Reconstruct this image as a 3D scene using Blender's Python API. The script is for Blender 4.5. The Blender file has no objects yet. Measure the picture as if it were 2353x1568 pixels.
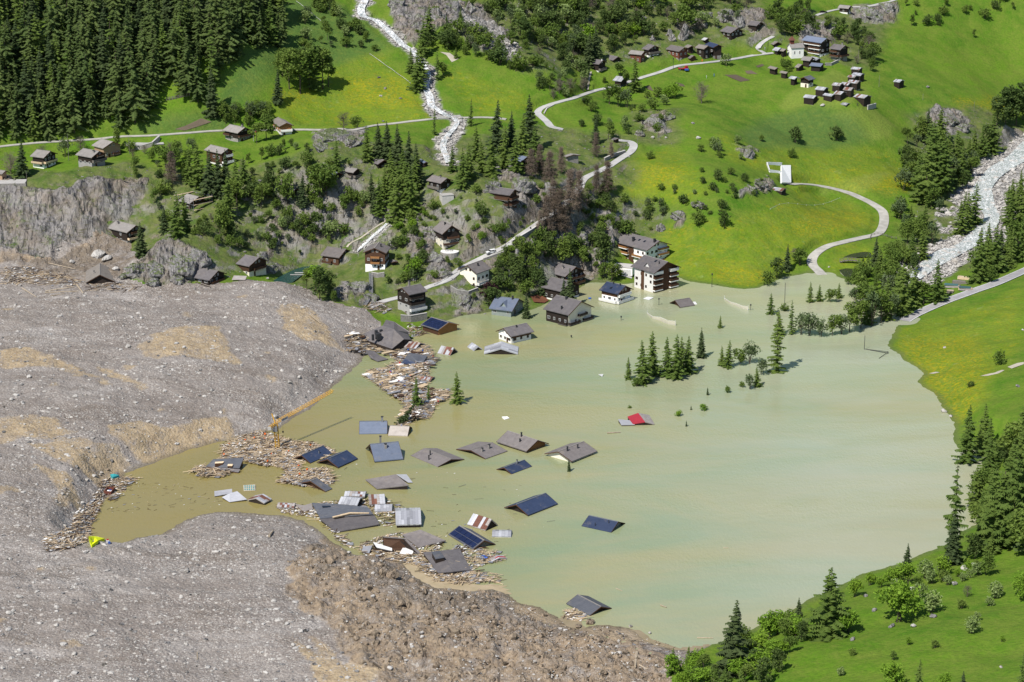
import bpy, bmesh, math, random
import numpy as np
from mathutils import Vector, Matrix
R = math.radians
random.seed(7); rng = np.random.default_rng(11)
scene = bpy.context.scene
COL = scene.collection

# ------------------------------------------------------------------ camera, sky, sun, exposure
CAMZ, PITCH, HFOV = 275.0, 17.0, 24.3
cam_d = bpy.data.cameras.new('camera'); cam = bpy.data.objects.new('camera', cam_d); COL.objects.link(cam)
cam.location = (0, 0, CAMZ); cam.rotation_euler = (R(90 - PITCH), 0, 0)
cam_d.sensor_fit = 'HORIZONTAL'; cam_d.angle = R(HFOV); cam_d.clip_start = 5; cam_d.clip_end = 9000
scene.camera = cam
SUN_EL, SUN_AZ = 51.0, 36.0          # azimuth: degrees to the left of straight behind the camera
sv = Vector((-math.sin(R(SUN_AZ)) * math.cos(R(SUN_EL)), -math.cos(R(SUN_AZ)) * math.cos(R(SUN_EL)), math.sin(R(SUN_EL))))
world = bpy.data.worlds.new('World'); scene.world = world; world.use_nodes = True
wn = world.node_tree.nodes; wl = world.node_tree.links
bg = wn.get('Background') or wn.new('ShaderNodeBackground')
sky = wn.new('ShaderNodeTexSky'); sky.sky_type = 'NISHITA'; sky.sun_disc = False
sky.sun_elevation = R(SUN_EL); sky.sun_rotation = math.atan2(sv.x, sv.y)
sky.altitude = 1500; sky.air_density = 1.0; sky.dust_density = 0.6
wl.new(sky.outputs[0], bg.inputs[0]); bg.inputs[1].default_value = 0.10
sun_d = bpy.data.lights.new('sun', 'SUN'); sun_d.energy = 4.6; sun_d.angle = R(0.5); sun_d.color = (1.0, 0.955, 0.88)
sun = bpy.data.objects.new('sun', sun_d); COL.objects.link(sun)
sun.rotation_euler = sv.to_track_quat('Z', 'Y').to_euler(); sun.location = (0, 0, 600)
vs = scene.view_settings; vs.view_transform = 'Standard'; vs.look = 'None'; vs.exposure = 0.42; vs.gamma = 1.0
vs.use_curve_mapping = False
scene.cycles.max_bounces = 6; scene.cycles.transparent_max_bounces = 4

# ------------------------------------------------------------------ projection helpers (picture grid of 2353 x 1568 units)
FX = 1176.5 / math.tan(R(HFOV / 2)); CU, CV = 1176.5, 784.0
sp_, cp_ = math.sin(R(PITCH)), math.cos(R(PITCH))
def ray(u, v):
    a = (u - CU) / FX; b = -(v - CV) / FX
    return np.array([a, cp_ + b * sp_, -sp_ + b * cp_])
def at_z(u, v, z):
    d = ray(u, v); return np.array([0, 0, CAMZ]) + d * ((z - CAMZ) / d[2])
def proj(x, y, z):
    zr = z - CAMZ; f = y * cp_ - zr * sp_; up = y * sp_ + zr * cp_
    return CU + FX * x / f, CV - FX * up / f
def T(c, r, x, y): return (588.25 * c + x / 4.0, 392.0 * r + y / 4.0)

# ------------------------------------------------------------------ noise
_tab = np.random.default_rng(3).random((256, 256))
def vnoise(x, y, seed=0):
    x = x + seed * 37.3; y = y + seed * 91.7
    xi = np.floor(x).astype(np.int64); yi = np.floor(y).astype(np.int64)
    fx = x - xi; fy = y - yi; fx = fx * fx * (3 - 2 * fx); fy = fy * fy * (3 - 2 * fy)
    a = _tab[xi & 255, yi & 255]; b = _tab[(xi + 1) & 255, yi & 255]
    c = _tab[xi & 255, (yi + 1) & 255]; d = _tab[(xi + 1) & 255, (yi + 1) & 255]
    return (a * (1 - fx) + b * fx) * (1 - fy) + (c * (1 - fx) + d * fx) * fy - 0.5
def fbm(x, y, scale, octv=3, seed=0, gain=0.5):
    s = 0; a = 1.0; f = 1.0 / scale
    for i in range(octv):
        s = s + a * vnoise(x * f, y * f, seed + i * 3.1); a *= gain; f *= 2.03
    return s
def ridged(x, y, scale, octv=3, seed=0):
    s = 0; a = 1.0; f = 1.0 / scale
    for i in range(octv):
        s = s + a * (0.5 - 2 * np.abs(vnoise(x * f, y * f, seed + i * 5.7))); a *= 0.5; f *= 2.1
    return s
def sstep(a, b, x):
    t = np.clip((x - a) / (b - a), 0, 1); return t * t * (3 - 2 * t)
def inpoly(px, py, poly):
    poly = np.asarray(poly, float); inside = np.zeros(px.shape, bool)
    x0, y0 = poly.min(0); x1, y1 = poly.max(0)
    m = (px >= x0) & (px <= x1) & (py >= y0) & (py <= y1)
    if not m.any(): return inside
    qx = px[m]; qy = py[m]; ins = np.zeros(qx.shape, bool); n = len(poly)
    for i in range(n):
        ax, ay = poly[i]; bx, by = poly[(i + 1) % n]
        if ay == by: continue
        c = ((ay > qy) != (by > qy)) & (qx < (bx - ax) * (qy - ay) / (by - ay) + ax)
        ins ^= c
    inside[m] = ins; return inside

# ------------------------------------------------------------------ land: height field on a 1 m raster
CTRL = [
 # landslide
 (0,1600,8),(300,1600,8),(600,1600,6),(900,1600,7),(1200,1600,6),(1400,1590,4.5),(0,1350,9),(300,1350,7),(560,1350,5),(700,1300,5),(900,1400,6),
 (1100,1450,5),(1300,1500,4),(0,1150,9),(120,1150,7),(200,1110,5),(0,1000,11),(200,1000,9),(300,1040,5),(390,952,7),(480,975,5.5),(540,960,5),(0,850,12),(300,850,11),
 (600,850,8),(740,860,3),(0,720,13),(300,720,13),(600,680,12),(780,720,6),(650,652,12),(450,655,13),(200,655,13),(0,620,13.5),(740,690,9),
 # pond
 (690,625,7),(640,636,7.5),(720,610,8),
 # left cliff
 (0,602,14),(100,602,14.5),(200,585,15),(260,572,16),(300,560,17),(0,425,38),(130,435,38),(190,405,41),(300,415,38),(330,470,30),(0,370,42),(150,392,41),(300,380,41.5),(450,365,43),
 # upper left road and forest
 (0,337,45),(150,318,46),(320,312,46.5),(500,300,47),(750,298,46.5),(950,280,46),(1100,270,45),
 (0,150,74),(200,150,74),(400,150,73),(600,150,70),(0,0,93),(300,0,93),(550,0,91),(700,280,47),(850,270,47),(700,150,65),(850,150,63),(750,0,85),(950,0,82),
 (1250,150,60),(1200,0,79),(1400,0,75),(1240,250,45),(1350,210,44),(1480,180,45),(1600,150,48),(1730,125,48),(1650,0,67),(1550,70,60),
 (1600,250,40),(1600,330,35),(1600,450,25),(1600,540,12),(1600,600,4.5),(1500,430,26),
 # right meadows
 (1700,640,1.0),(1950,600,2),(1880,620,1),(2030,520,4),(1960,450,9),(1850,425,14),(1950,400,16),(1950,300,27),(1800,380,23),(1950,235,38.5),(1850,262,33.5),(1920,268,32.5),(1780,300,29.5),(1860,315,26.5),(1950,190,41),(1850,160,44),(1950,100,47),(1950,0,60),(1750,60,60),
 (2050,380,13),(2070,300,22),(2150,200,32),(2300,600,2.5),(2190,575,1.2),(2290,450,4.5),(2340,320,10),(2300,200,22),(2300,100,37),(2300,0,57),(2100,100,44),(2100,0,60),
 (2353,630,6),(2200,692,3.2),(2095,730,1.0),(2130,650,1.2),(2353,720,8),(2353,850,9),(2353,960,12),(2250,800,4.5),(2200,720,2.5),
 (2353,1050,14),(2300,1200,11),(2353,1200,16),(2270,1100,7),
 # near right slope
 (2353,1568,27),(2100,1568,21),(1800,1568,12),(1620,1568,7),(2353,1400,21),(2200,1292,11),(2100,1302,9),(2000,1347,8.5),(1900,1410,8.5),(1800,1460,7.5),(1700,1530,6.5),
 # bluffs with chalets
 (870,705,2.6),(945,727,2),(1090,657,8),(1000,655,8.5),(1065,630,11),(1130,582,16.5),(1240,520,22),(1330,430,29.5),(1440,370,32.5),(1460,330,35),(1400,322,36.5),
 (1030,595,15),(1010,462,34),(1155,485,31.5),(1130,520,27),(865,625,11),(770,612,9.5),(720,690,7),(700,650,9),(800,560,15),(700,540,19),(600,500,26),(500,470,31),(450,560,25),(390,570,24),
 (400,645,13.5),(550,632,13),(480,650,13),(850,440,34),(900,500,27),(1300,645,2),(1280,560,15),(1200,600,13),(1180,690,2.5),(1340,610,7),(1400,560,10),(1440,660,0.6),(1420,600,3),(1350,480,23),
 (1500,500,15),(1000,380,42),(1150,400,39),(800,400,41),(700,380,43),(600,400,39),(1270,290,42),(1250,470,30),
 (950,560,19),(930,600,14),(1000,560,18),(960,660,8),
]
def cworld():
    P = [at_z(u, v, z) for u, v, z in CTRL]
    # hidden or off-frame ground
    for (u, v, z, dy, z2) in [(2200,1292,11,34,-1),(2100,1302,9,30,-1),(2000,1347,8.5,30,-1),(1900,1410,8.5,30,-1),(1800,1460,7.5,28,-1),(1700,1530,6.5,22,-1)]:
        p = at_z(u, v, z); P.append(np.array([p[0], p[1] + dy, z2]))
    for x in (-450, -225, 0, 225, 450):
        P.append(np.array([x, 1900, 330 + abs(x) * 0.1])); P.append(np.array([x, 1600, 190]))
    for x, z in ((-450, 14), (-220, 9), (0, 12), (220, 45), (450, 90)): P.append(np.array([x, 420, z]))
    P += [np.array(p) for p in ((-460, 700, 20), (-460, 950, 60), (-460, 1150, 130), (460, 650, 70), (460, 900, 45), (460, 1100, 30), (460, 1300, 60))]
    return np.array(P)
CP = cworld()
GX0, GX1, GY0, GY1 = -460, 460, 420, 1900
def tps(P, xs, ys, reg=0.004):
    s = 100.0; A = P[:, :2] / s; n = len(A)
    d2 = ((A[:, None] - A[None]) ** 2).sum(-1)
    K = 0.5 * d2 * np.log(d2 + 1e-9) + np.eye(n) * reg
    M = np.zeros((n + 3, n + 3)); M[:n, :n] = K; M[:n, n] = 1; M[:n, n + 1:] = A; M[n, :n] = 1; M[n + 1:, :n] = A.T
    w = np.linalg.solve(M, np.concatenate([P[:, 2], np.zeros(3)]))
    X, Y = np.meshgrid(xs / s, ys / s); out = w[n] + w[n + 1] * X + w[n + 2] * Y
    for i in range(n):
        d = (X - A[i, 0]) ** 2 + (Y - A[i, 1]) ** 2
        out = out + w[i] * 0.5 * d * np.log(d + 1e-9)
    return out
def bil(Z, fx, fy):
    fx = np.clip(fx, 0, Z.shape[1] - 1.001); fy = np.clip(fy, 0, Z.shape[0] - 1.001)
    i = fx.astype(np.int64); j = fy.astype(np.int64); a = fx - i; b = fy - j
    return (Z[j, i] * (1 - a) + Z[j, i + 1] * a) * (1 - b) + (Z[j + 1, i] * (1 - a) + Z[j + 1, i + 1] * a) * b
_st = 5.0
cz = tps(CP, np.arange(GX0, GX1 + 2 * _st, _st), np.arange(GY0, GY1 + 2 * _st, _st))
RX, RY = np.meshgrid(np.arange(GX0, GX1 + 1.0), np.arange(GY0, GY1 + 1.0))
HZ = bil(cz, (RX - GX0) / _st, (RY - GY0) / _st)
def blur(Z, r):
    for ax in (0, 1):
        c = np.cumsum(np.pad(Z, [(r + 1, r) if k == ax else (0, 0) for k in (0, 1)], mode='edge'), axis=ax)
        n = Z.shape[ax]
        Z = (np.take(c, np.arange(2 * r + 1, 2 * r + 1 + n), axis=ax) - np.take(c, np.arange(0, n), axis=ax)) / (2 * r + 1)
    return Z
HZ = blur(blur(HZ, 2), 2)
UU, VV = proj(RX, RY, HZ)
jU = UU + fbm(RX, RY, 14, 3, 40) * 26; jV = VV + fbm(RX, RY, 14, 3, 50) * 16

LAKE = [(212,1205),(205,1238),(215,1250),(262,1258),(290,1250),(320,1235),(370,1228),(400,1210),(430,1195),(460,1180),(500,1176),(560,1180),(640,1185),(700,1195),(740,1222),(790,1258),
 (812,1276),(880,1272),(930,1292),(960,1320),(1000,1350),(1080,1358),(1130,1350),(1165,1360),(1185,1385),(1230,1390),(1280,1420),(1330,1440),(1380,1438),(1430,1438),(1470,1446),(1490,1470),
 (1540,1495),(1600,1490),(1645,1478),(1720,1445),(1800,1415),(1880,1368),(1980,1322),(2080,1285),(2160,1258),(2240,1205),(2245,1120),(2265,1050),(2262,1036),(2200,1034),(2190,990),(2196,972),
 (2165,940),(2140,900),(2108,880),(2122,860),(2082,830),(2040,797),(2058,757),(2085,735),(2070,722),(2020,715),(1980,690),(2000,660),(1960,652),(1930,640),(1890,626),(1868,624),(1800,638),(1745,664),(1700,666),(1640,656),
 (1575,646),(1560,640),(1500,640),(1440,655),(1400,650),(1350,650),(1325,668),(1270,690),(1245,705),(1200,722),(1130,716),(1060,728),(1028,737),(980,745),(962,765),(938,792),(850,806),(822,842),
 (800,860),(760,900),(700,945),(640,985),(545,1008),(440,1030),(360,1064),(290,1088),(270,1100),(250,1130),(235,1165)]
LW = np.array([at_z(u, v, 0)[:2] for u, v in LAKE])
def sdist(X, Y, W):
    ins = inpoly(X, Y, W); d2 = np.full(X.shape, 1e12); n = len(W)
    for i in range(n):
        a = W[i]; b = W[(i + 1) % n]; e = b - a; L2 = (e ** 2).sum() + 1e-9
        t = np.clip(((X - a[0]) * e[0] + (Y - a[1]) * e[1]) / L2, 0, 1)
        d2 = np.minimum(d2, (X - a[0] - t * e[0]) ** 2 + (Y - a[1] - t * e[1]) ** 2)
    return np.where(ins, -1, 1) * np.sqrt(d2)
_r2x, _r2y = np.meshgrid(np.arange(GX0, GX1 + 3.0, 2), np.arange(GY0, 1250.0, 2))
_sd = sdist(_r2x, _r2y, LW)
SD = np.where(RY < 1240, bil(_sd, (RX - GX0) / 2, (RY - GY0) / 2), 200.0)
SD = SD + fbm(RX, RY, 9, 3, 77) * 2.2 + fbm(RX, RY, 2.5, 2, 78) * 0.7

# region polygons (picture grid)
DEBRIS = [(-900,3200),(-900,590),(0,590),(100,592),(150,560),(200,545),(245,540),(300,545),(318,590),(290,615),(300,645),(330,660),(420,655),(510,652),(545,645),(590,644),(640,644),(690,655),(740,690),(800,708),(842,712),(880,740),(900,790),
 (860,880),(760,970),(620,1040),(500,1080),(340,1120),(330,1190),(500,1130),(680,1140),(790,1190),(860,1240),(1000,1270),(1160,1320),(1330,1390),(1450,1400),(1540,1450),(1660,1455),(1640,1500),(1540,1545),(1530,1568),(1500,1700),(1500,3200)]
MUDS = [
 [(350,770),(420,755),(500,745),(520,790),(555,838),(480,815),(400,820),(360,800)],[(640,720),(700,712),(740,745),(760,785),(700,780),(650,750)],
 [(0,800),(70,798),(120,830),(200,855),(120,858),(0,845)],[(240,975),(330,962),(400,972),(470,955),(535,955),(545,1000),(470,1015),(400,1035),(330,1040),(290,1020),(250,1000)],
 [(0,965),(120,960),(160,1000),(100,1010),(0,990)],[(80,1075),(130,1090),(180,1120),(200,1160),(170,1150),(120,1110)],[(230,840),(290,865),(300,880),(250,870)],
 [(670,1470),(720,1500),(760,1530),(830,1520),(900,1535),(820,1568),(740,1600),(720,1550),(690,1510)],[(830,1525),(920,1530),(900,1545),(840,1545)],
 [(160,1040),(260,1040),(300,1070),(250,1110),(180,1080)],[(60,1020),(150,1020),(230,1060),(160,1080)]]
ROUGH = [[(130,602),(235,548),(312,560),(312,640),(200,650),(60,640),(0,632),(0,606)],[(690,1235),(760,1220),(830,1275),(940,1290),(1000,1350),(1130,1352),(1290,1425),(1440,1440),(1540,1500),(1600,1530),(1500,2300),(760,2300),(840,1540),(720,1480),(700,1400),(690,1330),(740,1300)]]
ROUGHD = [[(100,602),(235,548),(312,560),(312,640),(200,650),(60,640),(0,632),(0,606)],[(830,1275),(940,1300),(1000,1350),(1130,1352),(1290,1425),(1440,1440),(1480,1480),(1300,1470),(1150,1420),(1000,1400),(880,1380),(820,1330)],[(700,1240),(780,1250),(790,1300),(740,1330),(700,1300)]]
SHELF = [[(1165,1365),(1230,1395),(1290,1425),(1430,1445),(1500,1475),(1600,1495),(1640,1485),(1560,1510),(1480,1500),(1400,1480),(1200,1410)]]
CLIFFS = [[(0,425),(35,435),(150,430),(190,412),(260,425),(335,405),(330,450),(290,480),(250,500),(240,545),(170,560),(130,600),(50,612),(-60,612),(-60,425)],
 [(300,610),(330,590),(370,560),(400,550),(440,552),(475,565),(490,600),(470,640),(420,660),(370,655),(320,650),(290,640)],
 [(675,490),(760,480),(770,510),(700,525)],[(610,495),(640,500),(650,540),(620,580),(600,600),(640,620),(600,630),(610,560)],
 [(960,480),(1000,500),(1010,540),(990,600),(950,620),(930,560),(950,520)],[(1110,400),(1160,385),(1230,420),(1260,430),(1330,450),(1300,480),(1240,490),(1210,480),(1190,430)],
 [(1180,540),(1240,520),(1260,560),(1230,600),(1190,640),(1140,650),(1150,600)],[(1350,470),(1400,500),(1420,540),(1390,600),(1350,620),(1330,580),(1350,530)],
 [(1000,600),(1040,600),(1040,650),(990,660),(980,630)],[(790,650),(850,660),(870,690),(800,695),(770,670)],[(1050,690),(1100,680),(1090,710),(1040,715)],
 [(1550,55),(1575,45),(1590,90),(1555,95)],[(1835,60),(1900,50),(1925,90),(1890,100),(1840,95)],[(1950,15),(2060,10),(2050,45),(1960,40)],[(1650,30),(1760,30),(1750,70),(1690,70)],
 [(2130,260),(2200,250),(2230,300),(2170,310),(2120,330)],[(1700,440),(1760,405),(1780,425),(1750,450),(1700,455)],[(1500,490),(1560,470),(1640,460),(1620,490),(1560,520),(1510,540)],
 [(900,0),(1060,0),(1120,30),(1190,120),(1170,135),(1110,110),(1030,60),(960,110),(900,60)],[(1480,275),(1530,262),(1540,290),(1500,310)],[(720,305),(830,298),(850,315),(760,340),(720,330)],[(1690,330),(1740,345),(1730,375),(1700,355)],
 [(0,405),(30,400),(40,430),(0,432)]]
SCRUB = [[(-60,400),(300,380),(560,390),(760,330),(1000,330),(1250,290),(1420,310),(1470,380),(1450,430),(1400,460),(1550,480),(1500,560),(1410,560),(1400,640),(1330,640),(1240,650),(1240,700),(1130,712),(1000,735),(860,715),(700,690),(640,620),(520,640),(300,600),(250,560),(0,440)],
 [(1060,0),(1750,0),(1800,100),(1480,140),(1200,170),(1100,60)],[(1760,40),(2060,20),(2000,170),(1830,120)],[(1450,260),(1560,250),(1560,330),(1430,330)],[(2080,260),(2240,240),(2353,280),(2353,600),(2120,640),(2060,560),(2110,460)]]
YELLOW = [[(640,230),(700,200),(770,160),(860,110),(950,180),(985,270),(800,295),(630,280)],[(1450,600),(1560,540),(1720,490),(1850,430),(2010,480),(2020,520),(1860,560),(1790,630),(1740,660),(1640,650)],
 [(1020,160),(1200,200),(1230,260),(1100,268),(1040,220)],[(1430,360),(1560,330),(1640,440),(1500,470),(1400,480)],[(1640,320),(1800,330),(2080,360),(2090,440),(1830,420),(1700,380)],[(2060,760),(2353,660),(2353,800),(2210,960),(2130,900),(2080,820)],
 [(1880,620),(1990,610),(2010,570),(1910,560)],[(2050,780),(2200,760),(2300,850),(2200,960),(2120,890)]]
FLOWER = [[(2060,800),(2120,770),(2240,770),(2280,830),(2240,930),(2200,960),(2140,900),(2110,870)],[(800,180),(930,190),(970,250),(800,250)],[(640,215),(700,205),(720,240),(650,245)],[(1650,600),(1790,620),(1740,660),(1640,640)],[(1500,520),(1600,520),(1580,545),(1500,540)],[(1860,470),(2000,490),(1960,530),(1800,540)],
 [(2080,400),(2110,420),(2060,450),(1860,420)],[(1450,390),(1560,380),(1580,420),(1460,440)],[(2200,225),(2353,230),(2353,260),(2200,250)]]
PALE = [[(1905,265),(1980,240),(2060,290),(2050,320),(2010,330),(1950,300)],[(1840,420),(2060,400),(1990,445),(1900,445)],[(1910,160),(1990,190),(2020,220),(1900,250),(1780,250)]]
MOOR = [[(1690,300),(1780,262),(1880,247),(1960,268),(2010,330),(1960,342),(1840,345),(1720,340)],[(630,0),(760,0),(900,110),(760,160),(700,130),(520,260),(490,230)],[(300,290),(520,240),(520,300),(300,310)]]
kU = jU + fbm(RX, RY, 30, 4, 140) * 120; kV = jV + fbm(RX, RY, 30, 4, 150) * 60
def mask(polys, soft=True):
    m = np.zeros(RX.shape, np.float32)
    for p in polys: m = np.maximum(m, inpoly(kU if soft == 2 else jU if soft else UU, kV if soft == 2 else jV if soft else VV, p))
    return m
M_deb = mask([DEBRIS]); M_cliff = mask(CLIFFS) * ((UU < 345) | (fbm(RX, RY, 15, 4, 160) > -0.08) | (VV < 330)); M_rough = mask(ROUGH, 2); M_scrub = mask(SCRUB)
M_mud = np.maximum(mask(MUDS), mask(MUDS, 2) * 0.8); M_roughd = mask(ROUGHD); M_shelf = mask(SHELF)
b_cliff = blur(M_cliff, 3); b_rough = blur(M_rough, 3); b_deb = blur(M_deb, 2); b_scrub = blur(M_scrub, 4)
dampl = sstep(2, 10, SD)
Hn = (fbm(RX, RY, 26, 3, 1) * 2.2 + fbm(RX, RY, 9, 3, 2) * 0.55) * (1 - b_deb)
Hn += b_scrub * (1 - b_deb) * (ridged(RX, RY, 16, 3, 5) * 1.6 + fbm(RX, RY, 9, 3, 9) * 1.6)
Hn += b_cliff * (ridged(RX * 1.6 + RY * 0.3, RY, 11, 4, 8) * 3.6 + fbm(RX, RY, 4, 3, 19) * 1.6)
Hn += b_deb * (1 - b_rough) * (fbm(RX, RY, 22, 4, 12) * 1.5 + fbm(RX, RY, 4, 3, 14) * 0.45 + ridged(RX + RY * 0.5, RY * 2.2, 34, 4, 61) * 0.8)
Hn += b_rough * np.where(RY > 850, 0.35, 1.0) * (fbm(RX, RY, 16, 3, 22) * 3.2 + ridged(RX, RY, 7, 4, 24) * 1.9 + fbm(RX, RY, 2.4, 2, 26) * 0.7)
HZ = HZ + Hn * dampl
sh = blur(M_shelf, 2)
HZ = HZ * (1 - sh) + sh * (0.35 + fbm(RX, RY, 8, 3, 31) * 0.8)
fl = sstep(0, 13, SD)
HZ = np.where(SD > 0, np.maximum(HZ * fl, 0.02 + 0.03 * SD), -np.minimum(4.0, 0.03 + 0.13 * -SD))

def hz(x, y): return bil(HZ, np.asarray(x, float) - GX0, np.asarray(y, float) - GY0)
def hz1(x, y): return float(hz(np.array([x]), np.array([y]))[0])
_ts = np.arange(520, 1900, 1.0)
def hit(u, v, h=0.0, water=True):
    """first point of the line of sight lying h metres above the ground (or the lake)"""
    d = ray(u, v); X = d[0] * _ts; Y = d[1] * _ts; Z = CAMZ + d[2] * _ts
    G = hz(X, Y)
    if water: G = np.maximum(G, 0.0)
    k = np.nonzero(Z <= G + h)[0]
    if len(k) == 0: i = len(_ts) - 1; return np.array([X[i], Y[i], G[i]])
    i = max(k[0], 1); a = Z[i - 1] - G[i - 1] - h; b = Z[i] - G[i] - h; t = a / (a - b + 1e-9)
    p = np.array([X[i - 1] + t * (X[i] - X[i - 1]), Y[i - 1] + t * (Y[i] - Y[i - 1]), 0.0])
    p[2] = CAMZ + d[2] * (_ts[i - 1] + t)
    return p
def ppm(p): return FX / (p[1] * cp_ + (CAMZ - p[2]) * sp_)

# roads and streams shape the ground they run on
def path_world(pts, lift=0.0):
    W = np.array([hit(u, v) for u, v in pts])
    out = []
    for i in range(len(W) - 1):
        p0 = W[max(i - 1, 0)]; p1 = W[i]; p2 = W[i + 1]; p3 = W[min(i + 2, len(W) - 1)]
        n = max(2, int(np.linalg.norm(p2 - p1) / 1.5))
        for k in range(n):
            t = k / n
            out.append(0.5 * ((2 * p1) + (-p0 + p2) * t + (2 * p0 - 5 * p1 + 4 * p2 - p3) * t * t + (-p0 + 3 * p1 - 3 * p2 + p3) * t ** 3))
    out.append(W[-1]); out = np.array(out)
    z = out[:, 2].copy()
    for _ in range(30): z[1:-1] = 0.5 * z[1:-1] + 0.25 * (z[:-2] + z[2:])
    out[:, 2] = z + lift
    return out
def carve(P, half, fade, drop):
    r = int(half + fade + 2)
    num = np.zeros(HZ.shape); dm = np.full(HZ.shape, 1e6)
    for x, y, z in P:
        i = int(round(x - GX0)); j = int(round(y - GY0))
        i0, i1, j0, j1 = max(i - r, 0), min(i + r + 1, HZ.shape[1]), max(j - r, 0), min(j + r + 1, HZ.shape[0])
        if i0 >= i1 or j0 >= j1: continue
        d = np.sqrt((RX[j0:j1, i0:i1] - x) ** 2 + (RY[j0:j1, i0:i1] - y) ** 2)
        s = dm[j0:j1, i0:i1]; m = d < s
        s[m] = d[m]; num[j0:j1, i0:i1][m] = z - drop
    wmax = 1 - sstep(half, half + fade, dm)
    HZ[:] = HZ * (1 - wmax) + num * wmax
    return wmax
PATHS = {}
def tp(c, r, *xy): return [T(c, r, xy[i], xy[i + 1]) for i in range(0, len(xy), 2)]
PATHS['upper'] = (tp(0,0,-60,1360,0,1345,380,1310,640,1295,900,1275,1100,1255,1380,1245,1700,1222,2050,1200) + tp(1,0,340,1192,600,1195,760,1192,920,1178,1090,1160,1300,1130,1570,1097,1700,1085,1920,1080,2150,1080,2300,1097), 1.6)
PATHS['village'] = (tp(3,0,300,600)[:0] + tp(2,0,2400,486,2290,500,2180,520,2020,545,1850,570,1700,582,1520,605,1380,655,1210,710,950,790,740,845,590,890,450,930,330,962,262,1000,236,1040,270,1080,320,1115,365,1155,470,1190)
  , 1.9)
PATHS['bend'] = (tp(2,0,930,1275,1010,1280,1070,1295,1108,1322,1118,1355,1085,1400,1000,1455,900,1520,840,1562) + tp(2,1,700,50,640,100,620,170,540,250,450,340,380,400,250,490,120,570,0,650) + tp(1,1,2250,712,2120,785,2000,845,1880,915,1760,990,1600,1068,1300,1170,1150,1215,1070,1250), 2.0)
PATHS['loop'] = (tp(2,0,2400,335,2352,350,2295,390,2262,440,2280,478,2330,492), 1.7)
PATHS['top'] = (tp(3,0,440,145,530,108,640,90,780,66,900,58,1030,40,1150,5,1200,-20), 1.6)
PATHS['gravel'] = (tp(3,1,200,128,280,122,450,135,700,190,850,250,970,310,1050,380,1068,450,1050,530,1000,585,880,615,700,652,560,690,450,745,405,810,412,880,455,925,500,960), 2.5)
PATHS['asphalt'] = (tp(3,1,2450,880,2350,925,2100,1030,1850,1120,1600,1215,1400,1302,1310,1350,1255,1382), 2.6)
PATHS['footpath'] = (tp(1,1,1190,462,1100,520,1050,550,960,620,880,670,835,705), 0.7)
PATHS['lane'] = (tp(2,0,725,660,712,710,700,770,695,828), 0.6)
PATHS['creek'] = (tp(1,0,990,-30,1000,10,965,80,985,140,1100,190,1200,270,1340,400,1440,470,1540,600,1580,700,1560,800,1600,900,1620,975,1740,1055,1830,1100,1840,1150,1745,1270,1720,1350,1745,1430,1780,1500) , 2.0)
PATHS['lowcreek'] = (tp(1,1,1200,490,1110,575,1050,640,970,710,930,740), 1.8)
PATHS['river'] = (tp(3,1,2450,-260,2300,-120,2110,0,1990,130,1960,230,2010,330,2060,430,2000,530,1900,620,1820,690,1650,760,1500,860,1400,930,1330,985), 5.0)
PW = {}; ROADM = np.zeros(HZ.shape)
for k in ('creek', 'lowcreek', 'river'):
    pts, hw = PATHS[k]; PW[k] = path_world(pts)
    ROADM = np.maximum(ROADM, carve(PW[k], hw * (2.2 if k != 'river' else 2.3), 5, 0.7) * 0.8)
for k in ('upper', 'village', 'bend', 'loop', 'top', 'gravel', 'asphalt', 'footpath', 'lane'):
    pts, hw = PATHS[k]; PW[k] = path_world(pts)
    ROADM = np.maximum(ROADM, carve(PW[k], hw + 1.3, 3.0 if hw > 1 else 1.5, 0.3))
# pond by the chalets, two ponds in the meadow
def basin(poly, depth):
    pts = np.array([hit(u, v)[:3] for u, v in poly]); z0 = float(np.median(pts[:, 2])) 
    ins = inpoly(RX, RY, pts[:, :2]).astype(float); b = blur(ins, 2)
    HZ[:] = np.where(b > 0.02, HZ * (1 - np.minimum(b * 2.2, 1)) + (z0 - depth * b) * np.minimum(b * 2.2, 1), HZ)
    return pts, z0
POND1 = basin([T(1,1,*p) for p in ((150,1000),(330,1025),(430,990),(560,900),(620,850),(640,822),(560,858),(430,900),(350,935),(250,965))], 1.2)
POND2 = basin([T(3,1,*p) for p in ((700,800),(760,765),(860,738),(940,730),(945,810),(850,815))], 0.8)
POND3 = basin([T(3,1,*p) for p in ((655,915),(720,890),(780,900),(760,1000),(700,970))], 0.8)
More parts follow.
